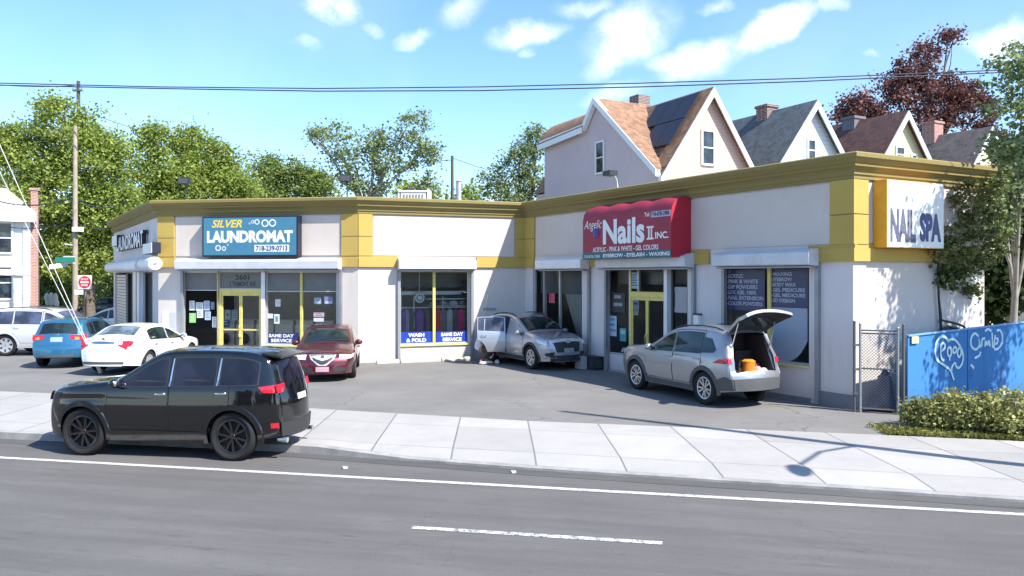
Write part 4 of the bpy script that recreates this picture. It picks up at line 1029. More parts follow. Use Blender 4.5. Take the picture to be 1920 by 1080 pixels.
    if 'wiper' in o:
        a, b = o['wind']; mb = MB()
        for y0, y1 in ((.1,.62),(-.55,-.02)):
            ta = s.near(a[0]-.05, a[1]+.03); mb.tube([s.top(ta, y0, .02), s.top(ta+.12, y1, .02)], .008, m_rubber, 4)
        mb.obj('wiper', root)
def hood_pt(s, x): return (x, s.zt(x))
def place(root, near_f, heading):  pass
def car_root(name, lab, contact, head, s, side_sign, z, group=None, which='front'):
    """contact = ground point of a near side wheel (outer face), head = unit heading"""
    h = Vector((head[0], head[1])).normalized(); l = Vector((-h.y, h.x))
    xw = s.xf if which == 'front' else s.xr
    c = Vector((contact[0], contact[1])) - h*xw - l*side_sign*(s.W/2-.02)
    return empty(name, (c.x, c.y, z), math.atan2(h.y, h.x), lab, 'car', group)
# ---- black sport utility at the kerb
p_blk = paint('paint_black', (.0025,.0025,.0035), 0., .12)
prof = [(2.07,.30),(2.065,.55),(2.03,.80),(1.99,.98),(1.90,1.07),(1.5,1.14),(.93,1.20),(.74,1.225),(.10,1.63),(-.15,1.705),(-.9,1.725),(-1.55,1.71),(-1.80,1.63),(-1.90,1.57),(-2.02,1.20),(-2.05,1.08),(-2.09,.92),(-2.09,.72),(-2.10,.66),(-2.10,.36)]
C1 = Car(prof, 1.58, 1.72, 1.32, -1.33, .385, belt=(1.13,.03), tum=.14, gnd=.26, kf=.26, kr=.24, twd=.25)
gl1 = cgl('tint_black', (.010,.009,.018))
head = (-.989,.15)
B = car_root('parked_car', 'black sport utility car with black rims standing on the road at the kerb', (-4.40,12.13), head, C1, +1, 0., which='rear')
B.scale = (.98,.95,1)
C1.body(p_blk, 'body', B)
lampx = 2.0
std_parts(C1, B, p_blk, gl1, dict(doors=[(.86,-.22),(-.25,-1.28)], dz=.46, glass=[(.82,-.17),(-.30,-1.02),(-1.12,-1.74)], mirror=.68, wind=((.74,1.225),(.08,1.62)), rearw=((-1.91,1.53),(-2.01,1.22)), flare=(p_blk,.075), skirt=.44, skirtmat=p_blk,
    handle=m_chrome, wiper=1,
    tops=[('grille', [((2.0,.98),-.5),((2.0,.98),.5),((2.035,.78),.45),((2.035,.78),-.45)], .012, m_rubber), ('licence_plate', [((-2.07,1.00),-.16),((-2.07,1.00),.16),((-2.09,.91),.16),((-2.09,.91),-.16)], .012, m_plate),
          ('tailgate', [((-2.025,1.18),-.56),((-2.025,1.18),.56),((-2.12,.70),.54),((-2.12,.70),-.54)], .006, p_blk), ('lower_bumper', [((-2.10,.60),-.6),((-2.10,.60),.6),((-2.10,.38),.56),((-2.10,.38),-.56)], .012, m_rubber)],
    lamps=[('tail_light', [((-2.02,1.20),.42),((-2.02,1.20),.64),((-2.055,1.07),.64),((-2.055,1.07),.48)], [(-1.76,1.17),(-2.01,1.20),(-2.05,1.07),(-1.84,1.08)], .012, m_redl),
           ('headlight', [((1.96,1.03),.46),((1.96,1.03),.64),((2.02,.88),.62),((2.015,.90),.48)], [(1.95,1.02),(1.72,1.02),(1.78,.93),(2.0,.88)], .010, cgl('dark_lens', (.05,.05,.06))),
           ('reflector', None, [(-1.96,.60),(-2.07,.60),(-2.07,.52),(-1.96,.52)], .012, m_redl)]))
mb = MB()
for y in (-.52,.52): mb = MB(); mb.tube([(-2.02,y,.33),(-2.18,y,.32)], [.04,.045], m_chrome, 12); mb.obj('exhaust', B, smooth=50)
mb = MB(); mb.hexa([(-1.72,-.50,1.655),(-2.04,-.48,1.60),(-2.04,.48,1.60),(-1.72,.50,1.655),(-1.72,-.50,1.69),(-2.05,-.48,1.63),(-2.05,.48,1.63),(-1.72,.50,1.69)], p_blk); mb.obj('roof_spoiler', B)
for sg in (1,-1):
    for x0 in (-.24, -1.07):
        mb = MB(); zb_ = C1.belt(x0)+.02; C1.patch(mb, [(x0+.015,zb_),(x0-.015,zb_),(x0-.04,C1.zt(x0)-.11),(x0-.02,C1.zt(x0)-.11)], C1.sidefn(sg), .016, m_chrome if x0 < -1 or True else m_rubber); mb.obj('pillar_strip', B)
add_wheels(C1, B, .385, .275, m_rimB, 5)
# ---- silver sport utility with the boot open
p_sil = paint('paint_silver', (.30,.31,.335), .55, .36)
prof = [(2.13,.28),(2.125,.55),(2.09,.80),(2.0,.95),(1.6,1.03),(.95,1.08),(.74,1.11),(.06,1.49),(-.35,1.57),(-.9,1.59),(-1.4,1.57),(-1.68,1.53),(-1.77,1.47),(-1.95,1.04),(-1.98,.92),(-2.01,.74),(-2.08,.68),(-2.09,.36)]
C2 = Car(prof, 1.66, 1.59, 1.30, -1.28, .345, belt=(1.0,.035), tum=.17, gnd=.24, kf=.26, kr=.16, twd=.22)
gl2 = cgl('tint_green', (.016,.028,.032))
A = car_root('parked_car', 'silver sport utility car with its boot lid raised before the nail shop', (4.15,16.87), (-.43,.903), C2, +1, LOT, which='rear')
ha, hb_ = C2.near(-1.74,1.50), C2.near(-2.03,.72)
A.scale = (1,.97,1.05)
C2.body(p_sil, 'body', A, hole=(ha, hb_))
std_parts(C2, A, p_sil, gl2, dict(doors=[(.85,-.18),(-.21,-1.18)], dz=.40, glass=[(.84,-.14),(-.24,-1.14)], mirror=.66, wind=((.74,1.115),(.08,1.48)), flare=(m_clad,.085), skirt=.36, rail=(.0,-1.6,m_rubber), handle=p_sil,
    tops=[('rear_bumper', [((-2.085,.60),-.66),((-2.085,.60),.66),((-2.09,.37),.62),((-2.09,.37),-.62)], .02, m_clad), ('grille', [((2.06,.88),-.4),((2.06,.88),.4),((2.125,.5),.5),((2.125,.5),-.5)], .01, m_rubber)],
    lamps=[('tail_light', [((-1.96,1.00),.63),((-1.96,1.00),.72),((-1.985,.90),.72),((-1.985,.90),.63)], [(-1.58,.90),(-1.76,.99),(-1.95,1.02),(-1.975,.90)], .010, m_redl), ('headlight', [((2.02,.93),.5),((2.02,.93),.7),((2.09,.82),.7),((2.09,.82),.52)], [(1.98,.92),(1.7,.93),(1.8,.84),(2.08,.80)], .01, m_clrl),
           ('bumper_corner', None, [(-1.68,.34),(-1.68,.56),(-1.9,.64),(-2.07,.60),(-2.08,.37)], .018, m_clad)]))
# quarter glass
for sg in (1,-1):
    mb = MB(); C2.patch(mb, [(-1.17,1.08),(-1.17,1.40),(-1.42,1.38),(-1.60,1.16),(-1.54,1.10)], C2.sidefn(sg), .012, gl2); mb.obj('side_window', A, smooth=30)
# load space
mb = MB(); hw = .57
def wallq(a, b_, c_, d, mt): mb.add([a,b_,c_,d], [(0,1,2,3)], mt)
for sg in (1,-1):
    wallq((-1.15,sg*hw,.62),(-2.03,sg*hw,.66),(-1.76,sg*.48,1.44),(-1.15,sg*.50,1.48), m_inner)
    wallq((-2.03,sg*hw,.66),(-2.05,sg*.72,.66),(-1.78,sg*.58,1.47),(-1.76,sg*.48,1.44), p_sil)
wallq((-1.15,-hw,.62),(-1.15,hw,.62),(-2.05,hw,.66),(-2.05,-hw,.66), m_inner); wallq((-1.15,-hw,.62),(-1.15,hw,.62),(-1.12,.52,1.48),(-1.12,-.52,1.48), m_inner)
wallq((-1.12,.52,1.48),(-1.12,-.52,1.48),(-1.76,-.48,1.46),(-1.76,.48,1.46), m_inner)
mb.box((-1.28,.3,.86),(.14,.5,.46), m_inner); mb.box((-1.28,-.3,.86),(.14,.5,.46), m_inner)
mb.obj('load_space', A)
mb = MB(); mb.hexa([(-1.98,-.57,.665),(-1.98,.57,.665),(-2.08,.57,.665),(-2.08,-.57,.665),(-1.98,-.57,.70),(-1.98,.57,.70),(-2.08,.57,.695),(-2.08,-.57,.695)], m_chrome if False else p_sil); mb.obj('load_sill', A)
# raised tailgate
hx, hz = -1.71, 1.52; ang = R(97); ca, sa = math.cos(ang), math.sin(ang)
def rot(v): dx, dz = -(v.x-hx), v.z-hz; nx, nz = dx*ca-dz*sa, dx*sa+dz*ca; return Vector((hx-nx, v.y, hz+nz))
def gate(off_o, off_i, y_f, t0, t1, mt_o, mt_i, nm, par, ny=10, nt_=10):
    mb = MB(); vs = []
    for lay in (off_o, off_i):
        for i in range(nt_+1):
            t = t0+(t1-t0)*i/nt_; p, _ = C2.pt(t); ye = min(C2.yh(p.x, p.y, 0), .70)*y_f
            for j in range(ny+1): vs.append(rot(C2.top(t, -ye+2*ye*j/ny, lay)))
    n = (nt_+1)*(ny+1); q = lambda i, j: i*(ny+1)+j
    fo = [(q(i,j),q(i,j+1),q(i+1,j+1),q(i+1,j)) for i in range(nt_) for j in range(ny)]
    fi = [tuple(n+a for a in f[::-1]) for f in fo]; rim_ = [q(0,j) for j in range(ny+1)]+[q(i,ny) for i in range(1,nt_+1)]+[q(nt_,j) for j in range(ny-1,-1,-1)]+[q(i,0) for i in range(nt_-1,0,-1)]
    fr = [(rim_[k], n+rim_[k], n+rim_[(k+1)%len(rim_)], rim_[(k+1)%len(rim_)]) for k in range(len(rim_))]
    mb.add(vs, fo, mt_o); mb.add(vs, fi, mt_i); mb.add(vs, fr, mt_o); return mb.obj(nm, par, smooth=35)
TG = gate(.0, -.07, .98, ha+.0, hb_-.02, p_sil, m_inner, 'tailgate', A)
gate(.006, .001, .80, C2.near(-1.79,1.42), C2.near(-1.93,1.07), gl2, gl2, 'rear_window', TG)
gate(-.072, -.078, .78, C2.near(-1.81,1.38), C2.near(-1.93,1.07), gl2, gl2, 'inner_glass', TG)
for sg in (1,-1):
    mb = MB(); mb.tube([(-1.86,sg*.55,1.12), rot(C2.top(C2.near(-1.91,1.12), sg*.52, -.05))], [.016,.009], m_trk if sg < 0 else m_chrome, 6); mb.obj('gas_strut', A)
add_wheels(C2, A, .345, .235, m_rimS, 5)
# shopping in the open boot
mb = MB(); m_or = M('orange_bag', (.80,.22,.01), .6, var=.15, scale=10); prf = [(.0,.0),(.17,.0),(.18,.12),(.15,.26),(.17,.34),(.10,.38),(0,.36)]
Am = Matrix.Rotation(A.rotation_euler.z, 4, 'Z'); Al = Vector(A.location)
def carw(root, v): return Vector(root.location) + Matrix.Rotation(root.rotation_euler.z, 3, 'Z') @ Vector(v)
mb.lathe(prf, m_or, 'z', seg=16); c_ = carw(A, (-1.78,-.04,.64)); o = mb.obj('bag', None, smooth=60); o.location = c_; o.scale = (.9,.62,.95); tag(o, 'bright orange bag in the open boot of the silver car', 'bag', 'bags in the open boot')
for (x,y,r,c,lb) in ((-1.84,-.24,.11,(.75,.30,.32),'pink bag in the open boot right of the orange one'),(-1.88,-.38,.09,(.72,.72,.70),'small white bag at the right edge of the open boot'),(-1.55,-.40,.16,(.10,.02,.03),'dark red bag deep in the open boot')):
    mb = MB(); mb.lathe([(0,0),(r,0),(r*1.1,r*.7),(r*.8,r*1.5),(r*.35,r*1.9),(0,r*1.8)], M('bag_'+lb[:4].strip()+str(int(r*100)), c, .6, var=.2), 'z', seg=12); o = mb.obj('bag', None, smooth=60); o.location = carw(A, (x,y,.64)); tag(o, lb, 'bag', 'bags in the open boot')
# ---- silver crossover with its rear door open
p_sil2 = paint('paint_silver_blue', (.40,.42,.46), .55, .34)
prof = [(2.0,.25),(1.99,.50),(1.95,.72),(1.86,.84),(1.4,.95),(.95,1.00),(.86,1.02),(.14,1.37),(-.3,1.47),(-1.0,1.46),(-1.6,1.37),(-1.75,1.30),(-1.93,.98),(-1.97,.75),(-2.0,.6),(-2.0,.33)]
C3 = Car(prof, 1.68, 1.48, 1.22, -1.22, .33, belt=(.93,.045), tum=.16, gnd=.22, kf=.28, kr=.16, twd=.21)
D = car_root('parked_car', 'silver crossover nosed into the corner with its rear door wide open', (.54,23.35), (.52,-.854), C3, -1, LOT, which='front')
D.scale = (1,1,1.09)
C3.body(p_sil2, 'body', D)
std_parts(C3, D, p_sil2, gl2, dict(doors=[(.80,-.16),(-.19,-1.08)], dz=.38, skip_door={(-1,1),(-1,'g')}, glass=[(.80,-.12),(-.22,-1.15)], mirror=.66, wind=((.86,1.02),(.16,1.36)), rearw=((-1.78,1.26),(-1.92,1.0)), flare=(m_rubber,.06), skirt=.34, skirtmat=m_rubber, handle=p_sil2, wiper=1,
    rail=(.0,-1.4,m_rubber),
    tops=[('grille', [((1.90,.79),-.50),((1.90,.79),.50),((1.985,.50),.40),((1.985,.50),-.40)], .012, m_rubber), ('grille_bar', [((1.88,.82),-.56),((1.88,.82),.56),((1.93,.755),.52),((1.93,.755),-.52)], .018, m_brt),
          ('licence_plate', [((1.975,.60),-.17),((1.975,.60),.17),((1.985,.48),.17),((1.985,.48),-.17)], .03, M('plate_grey', (.30,.32,.32), .5)), ('lower_grille', [((1.99,.42),-.6),((1.99,.42),.6),((2.0,.26),.6),((2.0,.26),-.6)], .012, m_rubber)],
    lamps=[('headlight', [((1.87,.83),.52),((1.87,.83),.68),((1.95,.70),.68),((1.945,.72),.55)], [(1.86,.82),(1.50,.86),(1.62,.74),(1.94,.68)], .012, m_clrl), ('fog_light', [((1.99,.52),.46),((1.99,.50),.64),((1.995,.40),.62),((1.995,.40),.50)], [(1.97,.50),(1.84,.48),(1.86,.40),(1.99,.40)], .014, m_rubber),
           ('bumper_lip', [((1.995,.385),.40),((1.995,.385),.66),((1.998,.34),.66),((1.998,.34),.40)], [(1.98,.385),(1.80,.385),(1.80,.34),(1.99,.34)], .03, m_chrome)]))
mb = MB(); mb.box(tuple(C3.top(C3.near(1.93,.755), 0, .04)), (.02,.13,.10), m_brt); mb.obj('emblem', D)
add_wheels(C3, D, .33, .225, m_rimS, 5)
# the open rear door: panel built flat then swung about its front edge
hx = -.19; P = C3.door_poly(-.19,-1.08,.38); G_ = C3.glass_poly(-.22,-1.05,.03,.06); th = R(62)
hy = -C3.yh(hx, .7)
def swing(x, z, off):   # x along the car, hinge at hx; door swings outward (to -y)
    v = C3.side(x, z, -1, off); dx, dy = v.x-hx, v.y-hy; return Vector((hx+dx*math.cos(th)-dy*math.sin(th), hy+dx*math.sin(th)+dy*math.cos(th)-.0, z))
mb = MB(); C3.patch(mb, P, lambda x, z, o: swing(x, z, o), .004, p_sil2, skirt=False); C3.patch(mb, P, lambda x, z, o: swing(x, z, o), -.09, m_inner, skirt=False)
for a, b_ in zip(P, P[1:]+P[:1]): mb.add([swing(a[0],a[1],.004), swing(b_[0],b_[1],.004), swing(b_[0],b_[1],-.09), swing(a[0],a[1],-.09)], [(0,1,2,3)], p_sil2)
OD = mb.obj('door', D, smooth=30); tag(OD, 'wide open rear door')
mb = MB(); C3.patch(mb, G_, lambda x, z, o: swing(x, z, o), .010, cgl('tint_grey', (.05,.055,.085)), skirt=False); mb.obj('door_window', OD)
mb = MB(); xq = -.86; mb.hexa([swing(xq+.015,C3.belt(xq)+.04,.012), swing(xq-.015,C3.belt(xq)+.04,.012), swing(xq-.015,C3.belt(xq)+.04,.022), swing(xq+.015,C3.belt(xq)+.04,.022), swing(xq+.035,C3.zt(xq)-.12,.012), swing(xq+.005,C3.zt(xq)-.12,.012), swing(xq+.005,C3.zt(xq)-.12,.022), swing(xq+.035,C3.zt(xq)-.12,.022)], p_sil2); mb.obj('window_bar', OD)
mb = MB(); mb.tube([swing(-.95,.86,.01), swing(-.94,.862,.04), swing(-.80,.862,.04), swing(-.79,.86,.01)], .013, p_sil2, 6); mb.obj('handle', OD)
# ---- maroon saloon
p_mar = paint('paint_maroon', (.11,.012,.022), .55, .32)
prof = [(2.16,.22),(2.15,.42),(2.11,.60),(1.98,.72),(1.4,.84),(.95,.90),(.86,.92),(.12,1.27),(-.25,1.36),(-.8,1.36),(-1.15,1.30),(-1.65,1.02),(-2.05,.98),(-2.16,.88),(-2.19,.55),(-2.2,.30)]
C4 = Car(prof, 1.70, 1.36, 1.28, -1.28, .32, belt=(.86,.03), tum=.20, gnd=.17, kf=.26, kr=.2, twd=.21)
front = Vector((-5.02,20.5)); h = Vector((.16,-1)).normalized(); c_ = front-h*2.16
E = empty('parked_car', (c_.x,c_.y,LOT), math.atan2(h.y,h.x), 'maroon saloon parked nose out before the laundromat window', 'car')
C4.body(p_mar, 'body', E)
hl = M('headlamp_white', (.75,.72,.74), .12, .1, coat=1)
std_parts(C4, E, p_mar, gl2, dict(doors=[(.80,-.12),(-.15,-1.05)], dz=.32, glass=[(.80,-.08),(-.18,-1.15)], mirror=.62, wind=((.87,.915),(.14,1.26)), rearw=((-1.15,1.29),(-1.62,1.04)), handle=p_mar, wiper=1, mirmat=p_mar,
    tops=[('grille_surround', [((2.04,.69),-.36),((2.04,.69),.36),((2.115,.58),.30),((2.15,.42),.10),((2.15,.42),-.10),((2.115,.58),-.30)], .012, m_brt), ('grille', [((2.055,.675),-.30),((2.055,.675),.30),((2.12,.56),.24),((2.148,.45),.05),((2.148,.45),-.05),((2.12,.56),-.24)], .020, m_rubber),
          ('grille_bar', [((2.08,.645),-.29),((2.08,.645),.29),((2.095,.62),.27),((2.13,.53),0),((2.095,.62),-.27)], .028, m_brt),
          ('licence_plate', [((2.15,.40),-.17),((2.15,.40),.17),((2.157,.28),.17),((2.157,.28),-.17)], .03, M('plate_pink', (.42,.28,.32), .5)),
          ('hood', [((1.97,.725),-.62),((1.97,.725),.62),((.98,.895),.66),((.98,.895),-.66)], .006, p_mar), ('sunroof', [((-.2,1.355),-.36),((-.2,1.355),.36),((-.6,1.365),.36),((-.6,1.365),-.36)], .006, gl2)],
    lamps=[('headlight', [((2.02,.70),.42),((1.98,.72),.70),((2.085,.61),.70),((2.11,.58),.44)], [(1.97,.70),(1.72,.73),(1.80,.64),(2.08,.60)], .014, hl),
           ('lower_intake', [((2.15,.38),.26),((2.15,.38),.66),((2.157,.28),.60),((2.157,.28),.28)], None, .012, m_rubber)]))
mb = MB(); mb.lathe([(0,.01),(.05,.01),(.055,0),(.03,-.01)], m_chrome, 'x', seg=14); o_ = mb.obj('emblem', E); o_.location = C4.top(C4.near(2.105,.60), 0, .035)
add_wheels(C4, E, .32, .22, m_rimS, 7, 'single')
# ---- white saloon
p_wht = paint('paint_white', (.80,.80,.80), 0., .3)
prof = [(2.15,.22),(2.14,.45),(2.08,.64),(1.95,.74),(1.4,.86),(.9,.93),(.12,1.28),(-.25,1.37),(-.75,1.38),(-1.10,1.33),(-1.66,1.06),(-2.0,1.04),(-2.12,.98),(-2.17,.80),(-2.2,.55),(-2.22,.28)]
C5 = Car(prof, 1.68, 1.38, 1.28, -1.22, .315, belt=(.88,.045), tum=.20, gnd=.18, kf=.26, kr=.20, twd=.21)
h = Vector((.07,1)).normalized(); nr = Vector((-10.72,21.75)); c_ = nr+h*2.2+Vector((-h.y,h.x))*.80
G1 = empty('parked_car', (c_.x,c_.y,LOT), math.atan2(h.y,h.x), 'white saloon seen from behind between the blue car and the shop front', 'car')
C5.body(p_wht, 'body', G1)
std_parts(C5, G1, p_wht, gl2, dict(doors=[(.80,-.12),(-.15,-1.02)], dz=.34, glass=[(.80,-.08),(-.18,-1.12)], mirror=.66, wind=((.89,.935),(.14,1.27)), rearw=((-1.12,1.31),(-1.64,1.075)), rearmat=cgl('rear_grey', (.10,.13,.15)), handle=m_chrome,
    tops=[('boot_lid', [((-1.70,1.06),-.62),((-1.70,1.06),.62),((-2.185,.68),.60),((-2.185,.68),-.60)], .006, p_wht), ('licence_plate', [((-2.155,.85),-.17),((-2.155,.85),.17),((-2.185,.71),.17),((-2.185,.71),-.17)], .016, m_plate), ('chrome_bar', [((-2.14,.92),-.34),((-2.14,.92),.34),((-2.15,.88),.34),((-2.15,.88),-.34)], .018, m_chrome),
          ('bumper_strip', [((-2.205,.40),-.60),((-2.205,.40),.60),((-2.215,.33),.58),((-2.215,.33),-.58)], .010, m_clad)],  # grey cladding strip across the foot of the rear bumper
    lamps=[('tail_light', [((-2.115,.98),.40),((-2.10,.99),.72),((-2.185,.74),.66),((-2.165,.84),.44)], [(-1.92,.96),(-2.09,.99),(-2.16,.80),(-2.05,.84)], .012, m_redl), ('reverse_light', [((-2.125,.955),.40),((-2.125,.955),.54),((-2.155,.87),.54),((-2.155,.87),.43)], None, .018, m_clrl)]))
mb = MB(); mb.lathe([(0,.01),(.05,.01),(.05,0)], m_chrome, 'x', seg=14); o_ = mb.obj('emblem', G1); o_.location = C5.top(C5.near(-2.125,.96), 0, .02)
add_wheels(C5, G1, .315, .21, m_rimS, 9, 'single')
# ---- blue crossover
p_blu = paint('paint_blue', (.035,.17,.30), .5, .3)
prof = [(1.95,.25),(1.94,.50),(1.88,.76),(1.75,.88),(1.3,.98),(.88,1.03),(.15,1.38),(-.25,1.47),(-.9,1.49),(-1.5,1.45),(-1.68,1.40),(-1.90,1.02),(-1.94,.92),(-1.96,.75),(-2.01,.62),(-2.02,.34)]
C6 = Car(prof, 1.66, 1.49, 1.22, -1.22, .33, belt=(.93,.04), tum=.17, gnd=.22, kf=.26, kr=.16, twd=.21)
h = Vector((-.16,1)).normalized(); c_ = Vector((-13.85,23.55))+h*2.0
H1 = empty('parked_car', (c_.x,c_.y,LOT), math.atan2(h.y,h.x), 'bright blue crossover seen from behind, left of the white saloon', 'car')
C6.body(p_blu, 'body', H1)
std_parts(C6, H1, p_blu, gl2, dict(doors=[(.80,-.14),(-.17,-1.05)], dz=.36, glass=[(.80,-.10),(-.20,-1.0),(-1.08,-1.5)], mirror=.66, wind=((.89,1.03),(.17,1.37)), rearw=((-1.72,1.33),(-1.895,1.03)), rearmat=gl2, handle=p_blu,
    tops=[('tailgate', [((-1.905,1.0),-.60),((-1.905,1.0),.60),((-1.98,.68),.56),((-1.98,.68),-.56)], .006, p_blu), ('licence_plate', [((-1.935,.92),-.17),((-1.935,.92),.17),((-1.957,.79),.17),((-1.957,.79),-.17)], .012, M('plate_blue', (.30,.40,.58), .5)), ('rear_diffuser', [((-2.015,.42),-.52),((-2.015,.42),.52),((-2.02,.35),.5),((-2.02,.35),-.5)], .012, m_clad)],
    lamps=[('tail_light', [((-1.915,.99),.34),((-1.905,1.02),.72),((-1.95,.86),.72),((-1.945,.88),.40)], [(-1.66,1.03),(-1.89,1.02),(-1.935,.88),(-1.80,.90)], .014, m_redl), ('indicator_light', [((-1.93,.945),.50),((-1.93,.945),.62),((-1.95,.87),.62),((-1.95,.87),.50)], None, .02, m_ambl)]))
mb = MB(); mb.box(tuple(C6.top(C6.near(-1.915,.985), 0, .012)), (.015,.08,.06), m_chrome); mb.obj('emblem', H1)
add_wheels(C6, H1, .33, .22, m_rimS, 5, 'single')
# ---- silver people carrier cut by the left edge
p_sil3 = paint('paint_pale_silver', (.68,.69,.71), .35, .34)
prof = [(2.12,.30),(2.11,.60),(2.06,.86),(1.95,1.00),(1.5,1.08),(1.05,1.12),(.36,1.54),(.02,1.64),(-.9,1.68),(-1.8,1.64),(-2.0,1.58),(-2.15,1.15),(-2.2,1.0),(-2.24,.7),(-2.25,.4)]
C7 = Car(prof, 1.80, 1.68, 1.32, -1.30, .375, belt=(1.10,.01), tum=.15, gnd=.28, kf=.24, kr=.13, twd=.24)
I1 = car_root('parked_car', 'pale silver people carrier with black roof rails at the left edge', (-17.9,27.3), (.998,.02), C7, -1, LOT, which='rear')
C7.body(p_sil3, 'body', I1)
std_parts(C7, I1, p_sil3, gl1 if False else cgl('tint_violet', (.05,.06,.10)), dict(doors=[(.98,-.02),(-.05,-1.02)], dz=.46, glass=[(.98,.05),(-.10,-1.0),(-1.10,-1.85)], mirror=.86, wind=((1.06,1.12),(.38,1.53)), rearw=((-2.02,1.53),(-2.14,1.2)), handle=p_sil3, flare=(p_sil3,.05), skirt=.42, skirtmat=p_sil3, rail=(.2,-1.7,m_rubber),
    lamps=[('tail_light', [((-2.16,1.14),.62),((-2.16,1.14),.78),((-2.2,.92),.78),((-2.2,.92),.62)], [(-2.0,1.14),(-2.13,1.14),(-2.18,.92),(-2.02,.92)], .012, m_redl), ('headlight', [((2.0,.98),.5),((2.0,.98),.72),((2.07,.84),.72),((2.07,.84),.5)], [(1.96,.96),(1.75,.96),(1.78,.86),(2.04,.86)], .012, m_clrl)]))
add_wheels(C7, I1, .375, .265, m_rimS, 7, 'single')
# ---- white estate behind and a dark car farther back
def simple(nm, lab, car, mp, loc, hd, gl):
    r = empty('parked_car', loc, math.atan2(hd[1],hd[0]), lab, 'car'); car.body(mp, 'body', r)
    std_parts(car, r, mp, gl, dict(doors=[(.80,-.12),(-.15,-1.05)], dz=.36, glass=[(.80,-.08),(-.18,-1.02),(-1.12,-1.6)], mirror=.66, wind=((.86,1.0),(.16,1.34)), rearw=((-1.78,1.26),(-1.92,1.0)), handle=mp,
        lamps=[('tail_light', [((-1.93,.98),.5),((-1.93,.98),.68),((-1.96,.85),.68),((-1.96,.85),.5)], [(-1.75,.98),(-1.92,.98),(-1.96,.86),(-1.8,.86)], .012, m_redl)]))
    add_wheels(car, r, .33, .225, m_rimS, 5); return r
simple('a', 'white estate car on the side street beyond the blue car', C3, p_wht, (-19.3,37.5,.0), (-1,.03), gl2)
simple('b', 'dark grey blue car far back under the trees beyond the road signs', C3, paint('paint_slate', (.05,.06,.08), .3, .4), (-29.5,56,.0), (-1,.05), gl2)
# ---- person bent into the open rear door
def skin_figure(name, chains, mat, parent, loc, sub=2):
    me = bpy.data.meshes.new(name); bm = bmesh.new(); vmap = {}
    lay = None; vr = []
    for ch in chains:
        prev = None
        for key, co_, r in ch:
            if key is not None and key in vmap: v = vmap[key]
            else:
                v = bm.verts.new(co_); vr.append(r)
                if key is not None: vmap[key] = v
            if prev is not None and not bm.edges.get((prev, v)): bm.edges.new((prev, v))
            prev = v
    bm.to_mesh(me); bm.free(); o = link('tmp', me)
    md = o.modifiers.new('s', 'SKIN'); md.use_smooth_shade = True
    for i, d in enumerate(me.skin_vertices[0].data): d.radius = (vr[i], vr[i]); d.use_root = (i == 0)
    o.modifiers.new('u', 'SUBSURF').levels = sub; o.modifiers['u'].render_levels = sub
    dg = bpy.context.evaluated_depsgraph_get(); dg.update(); m2 = bpy.data.meshes.new_from_object(o.evaluated_get(dg)); bpy.data.objects.remove(o)
    m2.materials.clear(); m2.materials.append(mat); m2.shade_smooth(); r_ = link(name, m2, parent)
    if loc is not None: r_.location = loc
    return r_
m_skin = M('skin', (.42,.25,.18), .6, var=.05); m_shirt = M('white_shirt', (.74,.73,.78), .85, var=.05); m_trou = M('brown_trousers', (.10,.075,.06), .85, var=.15); m_shoe = M('white_shoe', (.80,.80,.80), .6); m_hair = M('dark_hair', (.02,.015,.012), .8)
PX = GP(899, 683, LOT); PE = empty('person', (PX.x, PX.y, LOT), 0, 'person in white shirt and white shoes crouching behind the open car door', 'person')
# local: +x toward the car, -y toward the viewer
B_ = [('p',(-.02,.28,.46),.15),('w',(.0,.26,.62),.135),('c',(.08,.24,.84),.16),('n',(.16,.24,1.02),.065),('h0',(.20,.24,1.10),.085),('h1',(.22,.24,1.20),.095),('h2',(.22,.24,1.28),.06)]
legs = []
for sy, fx in ((-.02,.30),(.22,.46)):
    legs.append([('p',(0,0,0),0),('hip%g'%sy,(.04,.18+sy*.5,.44),.115),('k%g'%sy,(fx+.02,.10+sy,.50),.075),('m%g'%sy,(fx-.14,.06+sy,.28),.06),('a%g'%sy,(fx-.28,.02+sy,.09),.042),('f%g'%sy,(fx-.17,-.02+sy,.045),.04),('t%g'%sy,(fx-.08,-.02+sy,.035),.033)])
arms = []
for sy in (-1,1):
    arms.append([('c',(0,0,0),0),('s%d'%sy,(.10,.24+sy*.17,.88),.065),('e%d'%sy,(.30,.24+sy*.22,.70),.045),('wr%d'%sy,(.50,.24+sy*.16,.66),.03),('pa%d'%sy,(.57,.24+sy*.15,.66),.034)])
    for q, (dy, ln) in enumerate(((-.032,.06),(-.012,.075),(.010,.08),(.030,.065))): arms.append([('pa%d'%sy,(0,0,0),0),(None,(.60,.24+sy*.15+dy,.655),.012),(None,(.60+ln*.6,.24+sy*.15+dy*1.15,.645),.010),(None,(.60+ln,.24+sy*.15+dy*1.2,.62),.008)])
    arms.append([('pa%d'%sy,(0,0,0),0),(None,(.57,.24+sy*.15-sy*.045,.64),.012),(None,(.61,.24+sy*.15-sy*.065,.62),.009)])
skin_figure('body', [B_]+legs+arms, m_skin, PE, None)
skin_figure('shirt', [[('p',(-.03,.28,.40),.19),('w',(.0,.26,.58),.165),('c',(.08,.24,.82),.185),('n',(.13,.24,.95),.10)]]+[[('c',(0,0,0),0),('s%d'%sy,(.10,.24+sy*.17,.88),.09),('e%d'%sy,(.22,.24+sy*.20,.77),.075)] for sy in (-1,1)], m_shirt, PE, None)
skin_figure('trousers', [[('p',(-.0,.27,.43),.17)]]+[[(k, c_, r_+.022) for k, c_, r_ in lg[1:5]] for lg in [[('p',(0,0,0),0)]+lg[1:] for lg in legs]], m_trou, PE, None) if False else None
